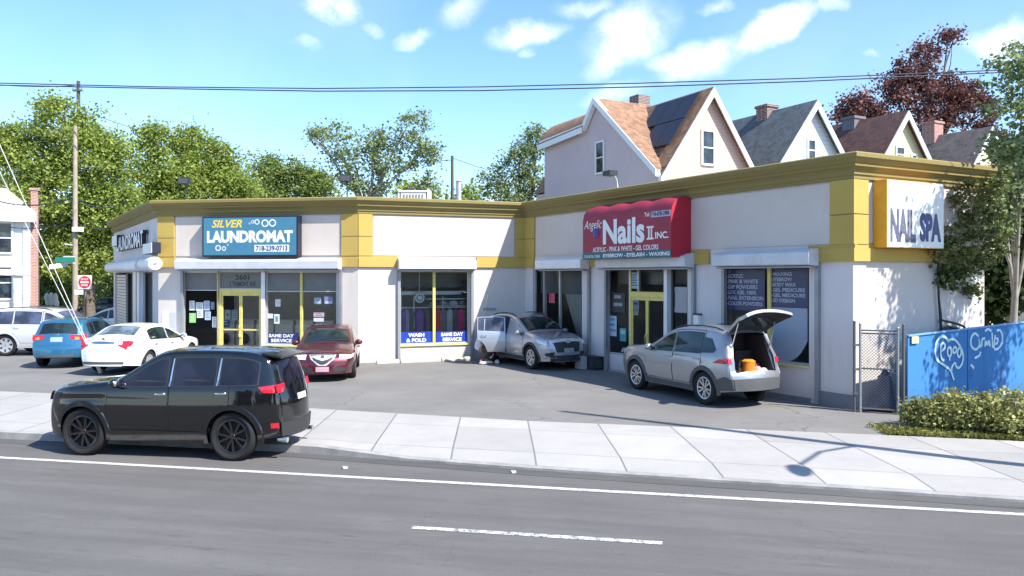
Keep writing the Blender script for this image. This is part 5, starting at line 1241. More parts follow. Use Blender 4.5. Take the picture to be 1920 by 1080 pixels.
for lg in legs:
    ch = [(k, c_, r_+.02) for k, c_, r_ in lg[1:4]]+[(None, (lg[4][1][0], lg[4][1][1], .13), .055)]
    skin_figure('trouser_leg', [ch], m_trou, PE, None)
    a_, t_ = lg[4][1], lg[6][1]
    mb = MB(); mb.ball(((a_[0]+t_[0])/2+.01, t_[1], .045), (.14,.05,.045), m_shoe, 14, 8); mb.obj('shoe', PE, smooth=60)
mb = MB(); mb.ball((.20,.24,1.20), (.115,.105,.12), m_hair, 16, 10); mb.obj('hair', PE, smooth=60)
mb = MB(); mb.lathe([(0,0),(.07,0),(.085,.04),(.06,.09),(.02,.12),(0,.12)], m_shoe, 'z', seg=12); o = mb.obj('bag', None, smooth=60); q = GP(932,681); o.location = (q.x,q.y,LOT); tag(o, 'small crumpled white bag on the asphalt beside the crouching person', 'bag')
# ------------------------------------------------------------------ trees and plants
m_bark = M('bark', (.13,.10,.075), .95, var=.3, scale=7, bump=.6); m_barkp = M('pale_bark', (.30,.27,.23), .95, var=.3, scale=5, bump=.4)
lf_yel = leafmat('leaf_yellow_green', (.115,.175,.03), (.39,.46,.10)); lf_mid = leafmat('leaf_mid_green', (.09,.14,.03), (.30,.37,.10)); lf_air = leafmat('leaf_grey_green', (.10,.15,.06), (.33,.40,.17)); lf_pur = leafmat('leaf_copper', (.09,.035,.035), (.27,.13,.11), .25)
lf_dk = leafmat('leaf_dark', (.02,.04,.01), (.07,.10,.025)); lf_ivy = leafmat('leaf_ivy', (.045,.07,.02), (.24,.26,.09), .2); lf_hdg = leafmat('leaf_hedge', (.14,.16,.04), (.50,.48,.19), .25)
def leaves(rng, cen, rad, n_clump, per, cr, size, up=.3, shell=.35, flat=1.0):
    """leaf quads gathered in clumps through ellipsoids; returns vertices and faces"""
    cen = np.array(cen, float); rad = np.array(rad, float); vol = rad.prod(1); pr = vol**.55/(vol**.55).sum()
    idx = rng.choice(len(cen), n_clump, p=pr); d = rng.normal(size=(n_clump,3)); d /= np.linalg.norm(d, axis=1)[:,None]
    rr = (shell+(1-shell)*rng.random(n_clump))**.6; cc = cen[idx]+d*rr[:,None]*rad[idx]
    cs = cr*(.5+rng.random(n_clump)); P = np.repeat(cc, per, 0)+rng.normal(size=(n_clump*per,3))*np.repeat(cs, per)[:,None]*np.array([1,1,.7*flat])*.55
    n = len(P); a = rng.normal(size=(n,3)); a[:,2] *= .6; a /= np.linalg.norm(a, axis=1)[:,None]; b = rng.normal(size=(n,3)); b -= (a*b).sum(1)[:,None]*a; b /= np.linalg.norm(b, axis=1)[:,None]
    s = size*(.55+.9*rng.random(n))[:,None]; w = s*.42; bend = np.cross(a,b)*s*.12
    V = np.stack([P-a*s*.5, P+b*w+bend, P+a*s*.5, P-b*w+bend], 1).reshape(-1,3); return V, n
def leafmesh(name, V, n, mat, parent, origin):
    V = V-np.array(origin); me = bpy.data.meshes.new(name); me.vertices.add(n*4); me.vertices.foreach_set('co', V.ravel().astype(np.float32))
    me.loops.add(n*4); me.polygons.add(n); me.loops.foreach_set('vertex_index', np.arange(n*4, dtype=np.int32)); me.polygons.foreach_set('loop_start', np.arange(0, n*4, 4, dtype=np.int32)); me.polygons.foreach_set('loop_total', np.full(n, 4, dtype=np.int32))
    me.materials.append(mat); me.update(calc_edges=True); me.validate(); return link(name, me, parent)
def tree(name, label, base, blobs, mat, n_clump, per=26, cr=.7, size=.2, trunk_r=.25, bark=None, seed=1, group=None, shell=.35, split=None, twigs=24, cat='tree'):
    rng = np.random.default_rng(seed); rnd = random.Random(seed); root = world_root(name, tuple(base), label, cat, group); mb = MB(); b = Vector(base); bark = bark or m_bark
    cz = sum(c[2] for c, r in blobs)/len(blobs); lo = min(c[2]-r[2]*.6 for c, r in blobs); sp = split or b+Vector((0,0,max(1.,(lo-b.z)*.9)))
    sp = Vector(sp); mid = (b+sp)/2+Vector((rnd.uniform(-.1,.1), rnd.uniform(-.1,.1), 0))
    mb.tube([b, b+Vector((0,0,.3)), mid, sp], [trunk_r*1.35, trunk_r*1.05, trunk_r*.92, trunk_r*.8], bark, 10)
    for c, r in blobs:
        c = Vector(c); e = c+Vector((0,0,r[2]*.35)); m1 = sp.lerp(e, .45)+Vector((rnd.uniform(-.3,.3), rnd.uniform(-.3,.3), -r[2]*.1)); 
        mb.tube([sp-Vector((0,0,.1)), m1, e], [trunk_r*.6, trunk_r*.38, trunk_r*.1], bark, 7)
        for k in range(max(3, twigs//len(blobs))):
            d = Vector((rnd.gauss(0,1), rnd.gauss(0,1), rnd.gauss(0,.8)+.2)).normalized(); tip = c+Vector((d.x*r[0], d.y*r[1], d.z*r[2]))*.85; st = m1.lerp(e, rnd.uniform(0,.8)); mm = st.lerp(tip, .5)+Vector((rnd.uniform(-.2,.2),rnd.uniform(-.2,.2),rnd.uniform(-.1,.25)))
            mb.tube([st, mm, tip], [trunk_r*.2, trunk_r*.12, trunk_r*.04], bark, 5)
    mb.obj('trunk', root, smooth=60)
    V, n = leaves(rng, [c for c, r in blobs], [r for c, r in blobs], n_clump, per, cr, size, shell=shell); leafmesh('crown', V, n, mat, root, base); return root
def bl(px, py, Y, rx, rz, ry=None, dY=0): c = AT(px, py, Y+dY); return ((c.x,c.y,c.z),(rx*Y/F, (ry or rx*.8)*Y/F, rz*Y/F))
def gbase(px, Y): return (( (px-960)/F*Y ), Y, 0.0)
Y = 44; tree('broadleaf_tree', 'tallest bushy yellow green tree left of the laundromat behind the road signs', gbase(168,Y), [bl(120,230,Y,70,50),bl(60,300,Y,70,60),bl(170,300,Y,70,60),bl(110,370,Y,95,70),bl(200,390,Y,60,60),bl(190,460,Y,50,60),bl(135,480,Y,70,50),bl(200,270,Y,35,30),bl(20,270,Y,40,40)], lf_yel, 430, 120, .72, .15, .34, seed=3, group='street trees')
Y = 50; tree('broadleaf_tree', 'darker tree behind the white house at the left edge', gbase(30,Y), [bl(20,320,Y,60,60),bl(-30,380,Y,70,70),bl(70,420,Y,60,60),bl(80,500,Y,50,50),bl(140,530,Y,60,40)], lf_mid, 230, 95, .72, .16, .3, seed=4, group='street trees')
Y = 50; tree('broadleaf_tree', 'yellow tinged tree behind the corner of the laundromat roof', gbase(290,Y), [bl(295,265,Y,38,32),bl(270,340,Y,50,50),bl(330,350,Y,50,60),bl(290,410,Y,60,50),bl(240,440,Y,40,70)], lf_yel, 210, 110, .72, .16, .3, seed=5, group='street trees')
Y = 52; tree('broadleaf_tree', 'yellow tinged tree rising behind the laundromat sign', gbase(395,Y), [bl(350,270,Y,32,32),bl(390,300,Y,45,45),bl(435,330,Y,42,42),bl(380,360,Y,70,50),bl(450,370,Y,35,35)], lf_yel, 220, 110, .72, .16, .3, seed=6, group='street trees')
Y = 66; tree('broadleaf_tree', 'low dark green tree between the yellow trees and the airy tree', gbase(520,Y), [bl(500,318,Y,34,32),bl(545,330,Y,38,30),bl(590,345,Y,34,28),bl(500,360,Y,60,30),bl(600,370,Y,40,24)], lf_mid, 200, 85, .85, .19, .3, seed=8, group='street trees')
Y = 46; tree('broadleaf_tree', 'airy grey green tree over the middle of the shop roof', gbase(690,Y), [bl(625,255,Y,38,30),bl(660,310,Y,45,42),bl(700,265,Y,38,34),bl(770,240,Y,40,40),bl(735,300,Y,50,40),bl(800,290,Y,28,36),bl(590,250,Y,18,16),bl(800,350,Y,30,26),bl(690,350,Y,40,22)], lf_air, 210, 42, .50, .15, .2, seed=9, group='street trees', shell=.15, twigs=60, bark=m_barkp)
Y = 70; tree('broadleaf_tree', 'small yellow green tree low between the airy tree and the grey pole', gbase(770,Y), [bl(770,360,Y,30,22),bl(800,372,Y,25,15),bl(880,370,Y,24,26)], lf_yel, 120, 22, .8, .28, .2, seed=10, group='street trees')
Y = 50; tree('broadleaf_tree', 'airy tree against the left wall of the pink house', gbase(985,Y), [bl(1005,265,Y,25,34),bl(975,300,Y,35,40),bl(925,340,Y,34,32),bl(1000,350,Y,40,45),bl(960,380,Y,50,25)], lf_air, 190, 45, .5, .15, .2, seed=11, group='street trees', shell=.2, twigs=40)
Y = 56; tree('copper_beech', 'dark copper leaved tree rising behind the gabled houses', gbase(1740,Y), [bl(1778,70,Y,14,14),bl(1735,100,Y,30,28),bl(1700,135,Y,30,30),bl(1745,165,Y,52,40),bl(1690,180,Y,28,25),bl(1612,190,Y,28,22),bl(1590,222,Y,30,20),bl(1790,200,Y,45,40),bl(1835,215,Y,40,40),bl(1740,225,Y,60,40),bl(1850,270,Y,35,30),bl(1645,215,Y,32,26),bl(1590,205,Y,30,24),bl(1670,160,Y,26,24),bl(1810,180,Y,36,28),bl(1640,250,Y,40,20)], lf_pur, 330, 64, .6, .2, .3, seed=12, shell=.1)
Y = 62; tree('broadleaf_tree', 'added dark leaved tree in place of the deep shade low behind the road signs', gbase(150,Y), [bl(90,540,Y,50,50),bl(150,520,Y,50,60),bl(200,540,Y,45,60),bl(230,500,Y,50,70),bl(120,470,Y,50,40)], lf_dk, 260, 60, .8, .2, .25, seed=31, group='street trees')  # dark leaves added to stand for the deep shadow under the trees
# near tree at the right, two pale stems from behind the blue boards
q = AT(1903, 600, 19.9); base = (q.x, 19.9, .1)
tree('street_tree', 'two stemmed pale trunk tree behind the blue boards at the right edge', base, [((q.x-.3,19.9,5.0),(.9,.8,.7)),((q.x+.9,20.0,5.6),(1.0,.9,.9)),((q.x+.1,20.1,6.2),(.7,.7,.6)),((q.x+.4,19.7,7.0),(1.2,1.0,1.0)),((q.x-.6,19.9,4.2),(.45,.5,.5)),((q.x+.2,19.8,8.2),(.9,.9,.9))], lf_air, 330, 24, .30, .11, .10, m_barkp, seed=13, split=(q.x,19.9,2.35), shell=.1)
tree('street_tree', 'leafy branches reaching in at the upper right edge over the NAIL SPA wall', (13.6,14.6,.1), [((12.1,15.6,7.2),(1.2,1.0,.8)),((13.2,14.6,8.0),(1.5,1.3,1.1)),((11.5,15.9,5.6),(.8,.8,.9)),((12.9,14.2,5.9),(1.2,1.0,1.0)),((12.6,15.2,4.7),(.9,.8,.7)),((14.4,14.2,6.8),(1.4,1.2,1.2)),((10.3,16.3,6.3),(.45,.5,.35)) if False else ((12.6,16.4,6.4),(.8,.8,.8))], lf_air, 520, 22, .38, .12, .14, m_barkp, seed=14, split=(13.4,14.8,3.6), shell=.1, twigs=60)
# dark growth beyond the end wall
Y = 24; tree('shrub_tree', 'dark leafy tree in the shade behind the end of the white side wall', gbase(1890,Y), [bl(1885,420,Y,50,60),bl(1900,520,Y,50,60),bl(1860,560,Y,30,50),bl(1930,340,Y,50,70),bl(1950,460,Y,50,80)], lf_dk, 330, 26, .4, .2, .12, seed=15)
# ivy on the side wall
W = WD; rng = np.random.default_rng(21); pts = []
for (px, py, rx, ry, n_) in ((1790,370,22,30,34),(1812,410,30,36,60),(1785,440,36,30,60),(1830,350,22,26,36),(1745,475,28,14,36),(1800,490,38,26,70),(1778,520,20,26,34),(1815,530,20,24,26),(1845,440,20,50,50),(1760,505,10,22,12),(1835,500,22,30,30),(1850,390,16,40,30),(1850,330,25,20,26)):
    for _ in range(int(n_*.5)):
        a, r_ = rng.uniform(0,6.28), math.sqrt(rng.random()); x, y = px+math.cos(a)*rx*r_, py+math.sin(a)*ry*r_; u_ = W.ux(x); z_ = W.zy(x, y); pts.append(W.P(u_, z_, rng.uniform(.04,.4)*(1 if y < 500 else .5)))
iv = world_root('ivy', tuple(W.P(W.ux(1757), LOT, .05)), 'ivy hanging over the sunlit side wall beside the NAIL SPA box', 'ivy')
V, n = leaves(rng, [tuple(p) for p in pts], [(.05,.05,.05)]*len(pts), len(pts), 20, .17, .085, shell=0); leafmesh('foliage', V, n, lf_ivy, iv, tuple(iv.location))
mb = MB(); vp = [(1790,616),(1772,612),(1758,618),(1757,590),(1754,560),(1753,525),(1751,505),(1756,480),(1775,450)]; mb.tube([W.P(W.ux(x), W.zy(x,y), .08) for x, y in vp], [.035]*4+[.028,.025,.02,.02,.015], m_dk, 6)
mb.tube([W.P(W.ux(x), W.zy(x,y), .10) for x, y in ((1758,600),(1785,606),(1800,612),(1806,640))], .03, m_dk, 6); mb.obj('vine_stem', iv)
# hedge: several bushes and a strip of grass
hs = [((7.75,14.3),(.42,.4,.34)),((8.35,14.1),(.68,.55,.44)),((9.0,13.75),(.8,.55,.46)),((9.9,13.5),(.8,.55,.44)),((10.9,13.2),(.9,.65,.55)),((12.0,12.9),(.9,.7,.6))]
lb = ['leftmost low bush beside the chain link gate','rounded bush second from the gate before the blue boards','bush under the first graffiti tag','olive bush under the second graffiti tag','brownish bush at the right edge of the frame','bush farthest right, cut by the frame']
for i, ((x,y),(rx,ry,rz)) in enumerate(hs):
    rt = world_root('bush', (x,y,LOT), lb[i], 'bush', 'bushes along the sidewalk'); rng = np.random.default_rng(40+i); mb = MB()
    for k in range(9): a = 6.28*k/9; mb.tube([(x,y,LOT), (x+math.cos(a)*rx*.5,y+math.sin(a)*ry*.5,LOT+rz), (x+math.cos(a)*rx*.8,y+math.sin(a)*ry*.8,LOT+rz*1.4)], [.02,.014,.006], m_bark, 5)
    mb.obj('stem', rt); V, n = leaves(rng, [(x,y,LOT+rz*.95),(x-rx*.5,y,LOT+rz*.6),(x+rx*.5,y-.1,LOT+rz*.6),(x,y-ry*.5,LOT+rz*.5)], [(rx,ry,rz*.75),(rx*.7,ry*.8,rz*.6),(rx*.7,ry*.8,rz*.6),(rx*.7,ry*.6,rz*.5)], 330, 15, .13, .062, shell=.5); V[:,2] = np.maximum(V[:,2], LOT+.005)
    leafmesh('foliage', V, n, lf_hdg if i != 4 else leafmat('leaf_hedge_brown', (.09,.07,.03), (.30,.25,.11), .2), rt, (x,y,LOT))
rng = np.random.default_rng(77); m_gr = leafmat('grass_blade', (.10,.12,.02), (.32,.30,.09), .3); N = 5200
t = rng.random(N); gx_ = 6.6+t*7.5; gy_ = 13.62-(gx_-6.75)*.247+rng.random(N)**2*.75-.02; hgt = .03+.06*rng.random(N); V = np.zeros((N,4,3)); ang_ = rng.random(N)*6.28
for k, (s_, z_) in enumerate(((-1,0),(1,0),(.6,1),(-.2,1))):
    V[:,k,0] = gx_+np.cos(ang_)*.007*s_+(z_*rng.normal(size=N)*.025); V[:,k,1] = gy_+np.sin(ang_)*.007*s_+(z_*rng.normal(size=N)*.025); V[:,k,2] = LOT+.002+hgt*z_
tag(leafmesh('grass', V.reshape(-1,3), N, m_gr, None, (0,0,0)), 'dry yellow green grass strip between bushes and sidewalk', 'grass', None, 'stuff')
# ------------------------------------------------------------------ houses behind
m_trim = M('white_trim', (.78,.78,.77), .5, var=.04); m_win = cgl('house_glass', (.03,.04,.05)); m_sash = M('window_sash', (.72,.72,.72), .5)
D_ = Vector((.884,.467,0)); N_ = Vector((.467,-.884,0))     # along the street fronts / facing the viewer
def house_window(par, org, c, dx, nrm, w, h, name='window'):
    c = Vector(c); dx = Vector(dx); nrm = Vector(nrm); Z = Vector((0,0,1)); mb = MB()
    def bx(u0,u1,z0,z1,o0,o1,mt,m_=None): p = [c+dx*a+Z*b_+nrm*o for b_ in (z0,z1) for a, o in ((u0,o1),(u1,o1),(u1,o0),(u0,o0))]; (m_ or mb).hexa([p[0],p[1],p[2],p[3],p[4],p[5],p[6],p[7]], mt)
    bx(-w/2,w/2,-h/2,h/2,-.02,.01,m_win); o = mb.obj(name, par, origin=org)
    f = MB(); t = .09
    bx(-w/2-t,-w/2,-h/2-t,h/2+t,0,.05,m_trim,f); bx(w/2,w/2+t,-h/2-t,h/2+t,0,.05,m_trim,f); bx(-w/2,w/2,h/2,h/2+t,0,.05,m_trim,f); bx(-w/2,w/2,-h/2-t,-h/2,0,.07,m_trim,f); bx(-w/2,w/2,-.03,.03,.01,.04,m_sash,f)
    f.obj('frame', o, origin=org); return o
def gable_house(name, label, C0, w, eave, peak, L, mw, mr, wall_extra=None, group='gabled houses behind the shops', ov=.3, trim=True, ovl=None):
    """C0 = near left foot; front gable along D_, depth along -N_"""
    C0 = Vector((C0[0],C0[1],0)); Bk = -N_; rt = world_root(name, tuple(C0), label, 'house', group); og = tuple(C0); mb = MB(); Z = Vector((0,0,1))
    a, b_ = C0, C0+D_*w; c_, d = b_+Bk*L, a+Bk*L
    for p, q in ((a,b_),(b_,c_),(c_,d),(d,a)): mb.add([p,q,q+Z*eave,p+Z*eave], [(0,1,2,3)], mw)
    for p, q in ((a,b_),(d,c_)): mb.add([p+Z*eave, q+Z*eave, (p+q)/2+Z*peak], [(0,1,2)], mw)
    mb.obj('wall', rt)
    mb = MB(); sl = (peak-eave)/(w/2); th = .14
    for sgn, e in ((-1,a),(1,b_)):
        m0 = (a+b_)/2+Z*peak+Z*.02; ov2 = ovl if (ovl is not None and sgn < 0) else ov; e0 = e+Z*eave+D_*sgn*ov2-Z*sl*ov2+Z*.02; f0, f1 = N_*ov, Bk*(L+ov)
        p = [m0+f0, e0+f0, e0+f1, m0+f1]; mb.hexa([x for x in p]+[x+Z*th for x in p], mr)
    mb.obj('roof', rt)
    if trim:
        for sgn, e in ((-1,a),(1,b_)):
            mb = MB(); m0 = (a+b_)/2+Z*(peak+.02); e0 = e+Z*eave+D_*sgn*ov-Z*sl*ov+Z*.02; f0 = N_*(ov+.0); f1 = N_*(ov+.06); dn = Z*-.30
            mb.hexa([m0+f0+dn, e0+f0+dn, e0+f1+dn, m0+f1+dn, m0+f0+Z*.10, e0+f0+Z*.10, e0+f1+Z*.10, m0+f1+Z*.10], m_trim); mb.obj('bargeboard', rt)
    return rt, og
m_pink = sidingmat('pink_siding', (.62,.45,.37), .14); m_pinkw = stuccomat('pink_render_shade', (.60,.49,.48), .12); m_brn = shinglemat('tan_shingle', (.16,.085,.055), (.38,.22,.13)); m_gry = shinglemat('grey_shingle', (.06,.075,.085), (.14,.165,.18)); m_dbr = shinglemat('brown_shingle', (.075,.035,.03), (.17,.085,.07)); m_tgr = shinglemat('taupe_shingle', (.09,.07,.065), (.20,.165,.15))  # side wall pink has the lavender cast of shade mixed into its colour
m_brk = brickmat('red_brick', (.30,.10,.07), (.40,.16,.11)); m_brkd = brickmat('dark_brick', (.10,.04,.04), (.17,.07,.06)); m_cem = M('cement_grey', (.16,.16,.17), .9)
# pink house
C0 = Vector((6.52,33.7,0)); Bk = -N_; Z = Vector((0,0,1))
rt, og = gable_house('gabled_house', 'pink house with tan roof and solar panels, nearest behind the shops', C0, 5.4, 7.5, 11.3, 11.0, m_pink, m_brn, ovl=-.06)
# side gable facing left
mb = MB(); a = C0-D_*.03; ap = a+Bk*4.87; mb.add([a+Z*7.3, ap+Bk*.95+Z*7.3, ap+Bk*5.2+Z*7.3, ap+Bk*5.2+Z*10.3, ap+Bk*.95+Z*10.4, ap+Z*11.55, a+Z*7.5], [(6,5,4,3,2,1,0)], m_pinkw)
mb.add([a, ap+Bk*5.2, ap+Bk*5.2+Z*7.3, a+Z*7.3], [(3,2,1,0)], m_pinkw); p_ = ap+Bk*5.2; mb.add([p_, p_+D_*5, p_+D_*5+Z*10.3, p_+Z*10.3], [(0,1,2,3)], m_pinkw); mb.obj('side_wall', rt)
mb = MB(); rdg = D_*2.9; th = Z*.13
for (p, q) in ((ap+Z*11.57, a+Z*7.5-Bk*.0+Z*.02),):
    mb.hexa([p-D_*.25, q-D_*.25, q+D_*.0+rdg*.0+Z*0+D_*.1, p+rdg]+[v+th for v in (p-D_*.25, q-D_*.25, q+D_*.1, p+rdg)], m_brn)
p, q = ap+Z*11.57, ap+Bk*.95+Z*10.42; mb.hexa([q-D_*.25, p-D_*.25, p+rdg, q+D_*4]+[v+th for v in (q-D_*.25, p-D_*.25, p+rdg, q+D_*4)], m_brn)
mb.obj('cross_roof', rt)
mb = MB(); n = 8; vs = []
for i in range(n+1):
    t = i/n; zz = 10.42+1.0*math.sin(t*math.pi*.5)**.8; oo = -.35+1.3*t; vs += [ap+Bk*.9+D_*oo+Z*zz, ap+Bk*5.4+D_*(oo)+Z*(zz-.25*(1-t))]
mb.add(vs, [(2*i,2*i+2,2*i+3,2*i+1) for i in range(n)], m_brn)
vs2 = [v-Z*.1 for v in vs]; mb.add([vs[0],vs[1],vs2[1]-Z*.2,vs2[0]-Z*.2], [(0,1,2,3)], m_trim); mb.add([ap+Bk*.9+D_*.9+Z*11.4, ap+Bk*5.4+D_*.9+Z*11.2, ap+Bk*5.4+D_*4+Z*11.2, ap+Bk*.9+D_*4+Z*11.4], [(0,1,2,3)], m_roof)
mb.add([ap+Bk*5.4-D_*.35+Z*10.2, ap+Bk*5.4+D_*4+Z*10.2, ap+Bk*5.4+D_*4+Z*11.2, ap+Bk*5.4+D_*.9+Z*11.2], [(0,1,2,3)], m_brn); mb.obj('rear_roof', rt, smooth=40)
for (p, q) in ((ap+Z*11.55, a+Z*7.45), (ap+Z*11.55, ap+Bk*.97+Z*10.4), (ap+Bk*.97+Z*10.4, ap+Bk*5.3+Z*10.2)):
    mb = MB(); dn, up = Z*-.16, Z*.16; o0, o1 = -D_*.05, -D_*.30
    mb.hexa([p+o1+dn, q+o1+dn, q+o0+dn, p+o0+dn, p+o1+up, q+o1+up, q+o0+up, p+o0+up], m_trim); mb.obj('bargeboard', rt)
mb = MB(); mb.tube([a-D_*.08+Z*7.4, a-D_*.1+Z*6.9, a-D_*.02+N_*.06+Z*6.6, a-D_*.02+N_*.06+Z*.2], .05, m_trim, 6); mb.obj('downpipe', rt)
pw = AT(1126, 288, 1); tU = 3.62; house_window(rt, og, a+Bk*tU*1.285+Z*8.75-D_*.02, (Bk.x,Bk.y,0) if False else (-Bk.x,-Bk.y,0), -D_, .60, 1.45)
tR = lambda px: None
house_window(rt, og, C0+D_*2.62+Z*8.75+N_*.01, D_, N_, .62, 1.45)
# solar panels on the left slope of the front ridge
rp = (C0+D_*2.7)+Z*11.3; sl = Vector((-D_.x*2.7,-D_.y*2.7,-3.8)).normalized(); nn = Vector((-D_.x*3.8,-D_.y*3.8,2.7)).normalized(); m_sol = M('solar_cell', (.02,.022,.04), .4, var=.2, scale=3)
S_ = rt
for i in range(3):
    for j in range(2):
        if (i, j) == (2, 1): continue
        p = rp+Z*.20+sl*(.35+1.55*j)+Bk*(.25+1.05*i)+nn*.10; mb = MB(); q = [p, p+Bk*1.0, p+Bk*1.0+sl*1.5, p+sl*1.5]; mb.hexa(q+[x+nn*.05 for x in q], m_sol); mb.obj('solar_panel', S_)
mb = MB(); c_ = ap+D_*3.0+Bk*.6+Z*11.6; mb.box(tuple(c_), (.75,.75,1.3), m_brkd, .5); mb.obj('chimney', rt)
# the next houses
def nexth(px_peak, py_peak, Yp, w, lab, mw, mr, win, ch=None, L=10):
    p = AT(px_peak, py_peak, Yp); C0 = Vector((p.x,p.y,0))-D_*w/2; rt, og = gable_house('gabled_house', lab, C0, w, p.z-w/2*1.28, p.z, L, mw, mr)
    for wx, wy, ww, hh in win:
        W_ = Wall((C0.x,C0.y), (C0.x+D_.x*w, C0.y+D_.y*w)); house_window(rt, og, W_.P(W_.ux(wx), W_.zy(wx,wy), .01), D_, N_, ww, hh)
    if ch:
        cx, back_, wd, top_, mt = ch; c = Vector((p.x,p.y,0))+Bk*back_; mb = MB(); mb.box((c.x,c.y,p.z+top_-1.2), (wd,wd,2.4), mt, .48); mb.box((c.x,c.y,p.z+top_+.06), (wd+.12,wd+.12,.14), mt, .48); mb.obj('chimney', rt)
    return rt, p
m_wsid = sidingmat('white_siding', (.62,.66,.68), .20); m_ysid = sidingmat('cream_siding', (.62,.58,.36), .16)
nexth(1523,195,37.5,5.8,'white sided house with grey shingle roof, second of the gables', m_wsid, m_gry, [(1521,282,.42,.95)], (0,2.9,.75,.35,m_brkd))
nexth(1693,214,39.9,5.6,'cream house with dark brown roof, third of the gables', m_ysid, m_dbr, [(1687,290,.55,.7),(1713,299,.3,.4)], (0,3.0,.8,.25,m_cem))
nexth(1851,243,45.5,6.0,'cream house with taupe roof, fourth of the gables', m_ysid, m_tgr, [(1832,303,.5,.8)], (0,3.4,.85,.9,m_brk))
nexth(1985,250,51,6.4,'grey roofed house half hidden by the leaves at the right edge', m_wsid, m_gry, [(1960,310,.6,1.0)])
# left house with brick chimney breast
XR = (57-960)/F*38; rt = world_root('white_house', (XR,38,0), 'white two storey house with brick chimney at the left edge', 'house'); og = tuple(rt.location); mb = MB(); m_hw = sidingmat('white_house_siding', (.72,.72,.70), .2)
x0, x1, y0, y1 = XR-7.5, XR, 38, 47; e = 6.1
for p, q in (((x0,y0),(x1,y0)),((x1,y0),(x1,y1)),((x1,y1),(x0,y1)),((x0,y1),(x0,y0))): mb.add([(p[0],p[1],0),(q[0],q[1],0),(q[0],q[1],e),(p[0],p[1],e)], [(0,1,2,3)], m_hw)
mb.obj('wall', rt); mb = MB(); mb.hexa([(x0-.3,y0-.4,e),(x1+.25,y0-.4,e),(x1+.25,y1,e),(x0-.3,y1,e),(x0+1.4,y0+3,e+1.4),(x1-1.2,y0+3,e+1.4),(x1-1.2,y1-2,e+1.4),(x0+1.4,y1-2,e+1.4)], shinglemat('pale_shingle', (.40,.38,.30), (.58,.56,.48))); mb.obj('roof', rt)
mb = MB(); mb.box(((x0+x1)/2,y0-.2,e-.25), (x1-x0+.5,.5,.5), m_trim); mb.box(((x0+x1)/2,y0-.06,3.15), (x1-x0,.14,.3), m_trim); mb.box((x1-.15,y0-.04,2.95), (.3,.1,5.7), m_trim); mb.obj('trim', rt)
mb = MB(); mb.box((x1+.16,y0+.5,3.65), (.30,.9,7.1), m_brk); mb.box((x1+.16,y0+.5,7.25), (.45,1.0,.12), m_brk); mb.obj('chimney', rt); rt.rotation_euler = (0,0,R(29))
for px, py, w_, h_ in ((15,447,.62,1.4),(17,530,.55,1.5),(-30,447,.62,1.4)): c_ = AT(px,py,38); house_window(rt, og, (c_.x,37.99,c_.z), (1,0,0), (0,-1,0), w_, h_)
# low roofs seen over the shop roof
for px, py, Yd, w_, mr_, lab in ((515,370,70,5.5,shinglemat('orange_shingle', (.45,.22,.16), (.6,.34,.26)),'far house with salmon roof peeking over the laundromat roof'),(585,362,78,6.5,m_brn,'far house with tan roof peeking over the shop roof'),(905,382,80,5,m_tgr,'far house low behind the right airy tree')):
    p = AT(px,py,Yd); rt, og = gable_house('far_house', lab, Vector((p.x-w_/2,p.y,0)), w_, p.z-1.5, p.z, 7, m_ysid, mr_, group='far houses over the shop roof', trim=False)
# shaded block of greenery and cars far left is the street: dark house under the trees
rt, og = gable_house('far_house', 'dark house in the shade under the big tree beyond the road signs', Vector((-39.5,62,0)), 7, 4.2, 7.2, 8, M('brown_wall', (.10,.07,.06), .9), m_dbr, group='far houses over the shop roof')
mb = MB(); p = AT(68,540,50); mb.hexa([(p.x-1.3,50,2.0),(p.x+1.1,50,1.9),(p.x+1.1,52,1.9),(p.x-1.3,52,2.0),(p.x-.9,50.6,2.9),(p.x-.3,50.6,2.9),(p.x-.3,51.6,2.9),(p.x-.9,51.6,2.9)], m_trim)
for dx in (-1.2,1.0):
    for dy in (50.05,51.95): mb.tube([(p.x+dx,dy,0),(p.x+dx,dy,2.0)], .04, m_trim, 6)
thing(mb, 'canopy_tent', 'small white tent roof beside the white house', 'tent', (p.x,51,0))
# ------------------------------------------------------------------ things on the roof
def floodlight(px, py_l, py_b, Yd, lab):
    b = AT(px+3,py_b,Yd); t = AT(px,py_l,Yd); rt = world_root('floodlight', tuple(b), lab, 'floodlight', 'floodlights on the shop roof'); mb = MB(); mb.tube([b-Vector((0,0,.4)), (b.x,b.y,t.z-.12), t-Vector((0,0,.1))], .025, m_dk, 6); mb.obj('post', rt)
    mb = MB(); mb.hexa([t+Vector(v) for v in ((-.2,-.10,-.10),(.2,-.10,-.10),(.2,.14,-.05),(-.2,.14,-.05),(-.2,-.06,.14),(.2,-.06,.14),(.2,.10,.12),(-.2,.10,.12))], m_dk); mb.obj('lamp_head', rt)
    mb = MB(); mb.hexa([t+Vector(v) for v in ((-.16,-.12,-.07),(.16,-.12,-.07),(.16,-.10,-.07),(-.16,-.10,-.07),(-.16,-.085,.11),(.16,-.085,.11),(.16,-.065,.11),(-.16,-.065,.11))], M('lamp_glass', (.06,.06,.07), .5)); mb.obj('lens', rt)
floodlight(345,341,380,27.6,'dark floodlight on a short post above the teal sign'); floodlight(648,336,374,26.6,'dark floodlight on a short post above the ochre corner')
W = WR; Yb = W.P(W.ux(1165),0,-.3).y; pts = [AT(1168,362,Yb),AT(1158,352,Yb),AT(1156,338,Yb),AT(1152,330,Yb-.1),AT(1148,326,Yb-.25)]
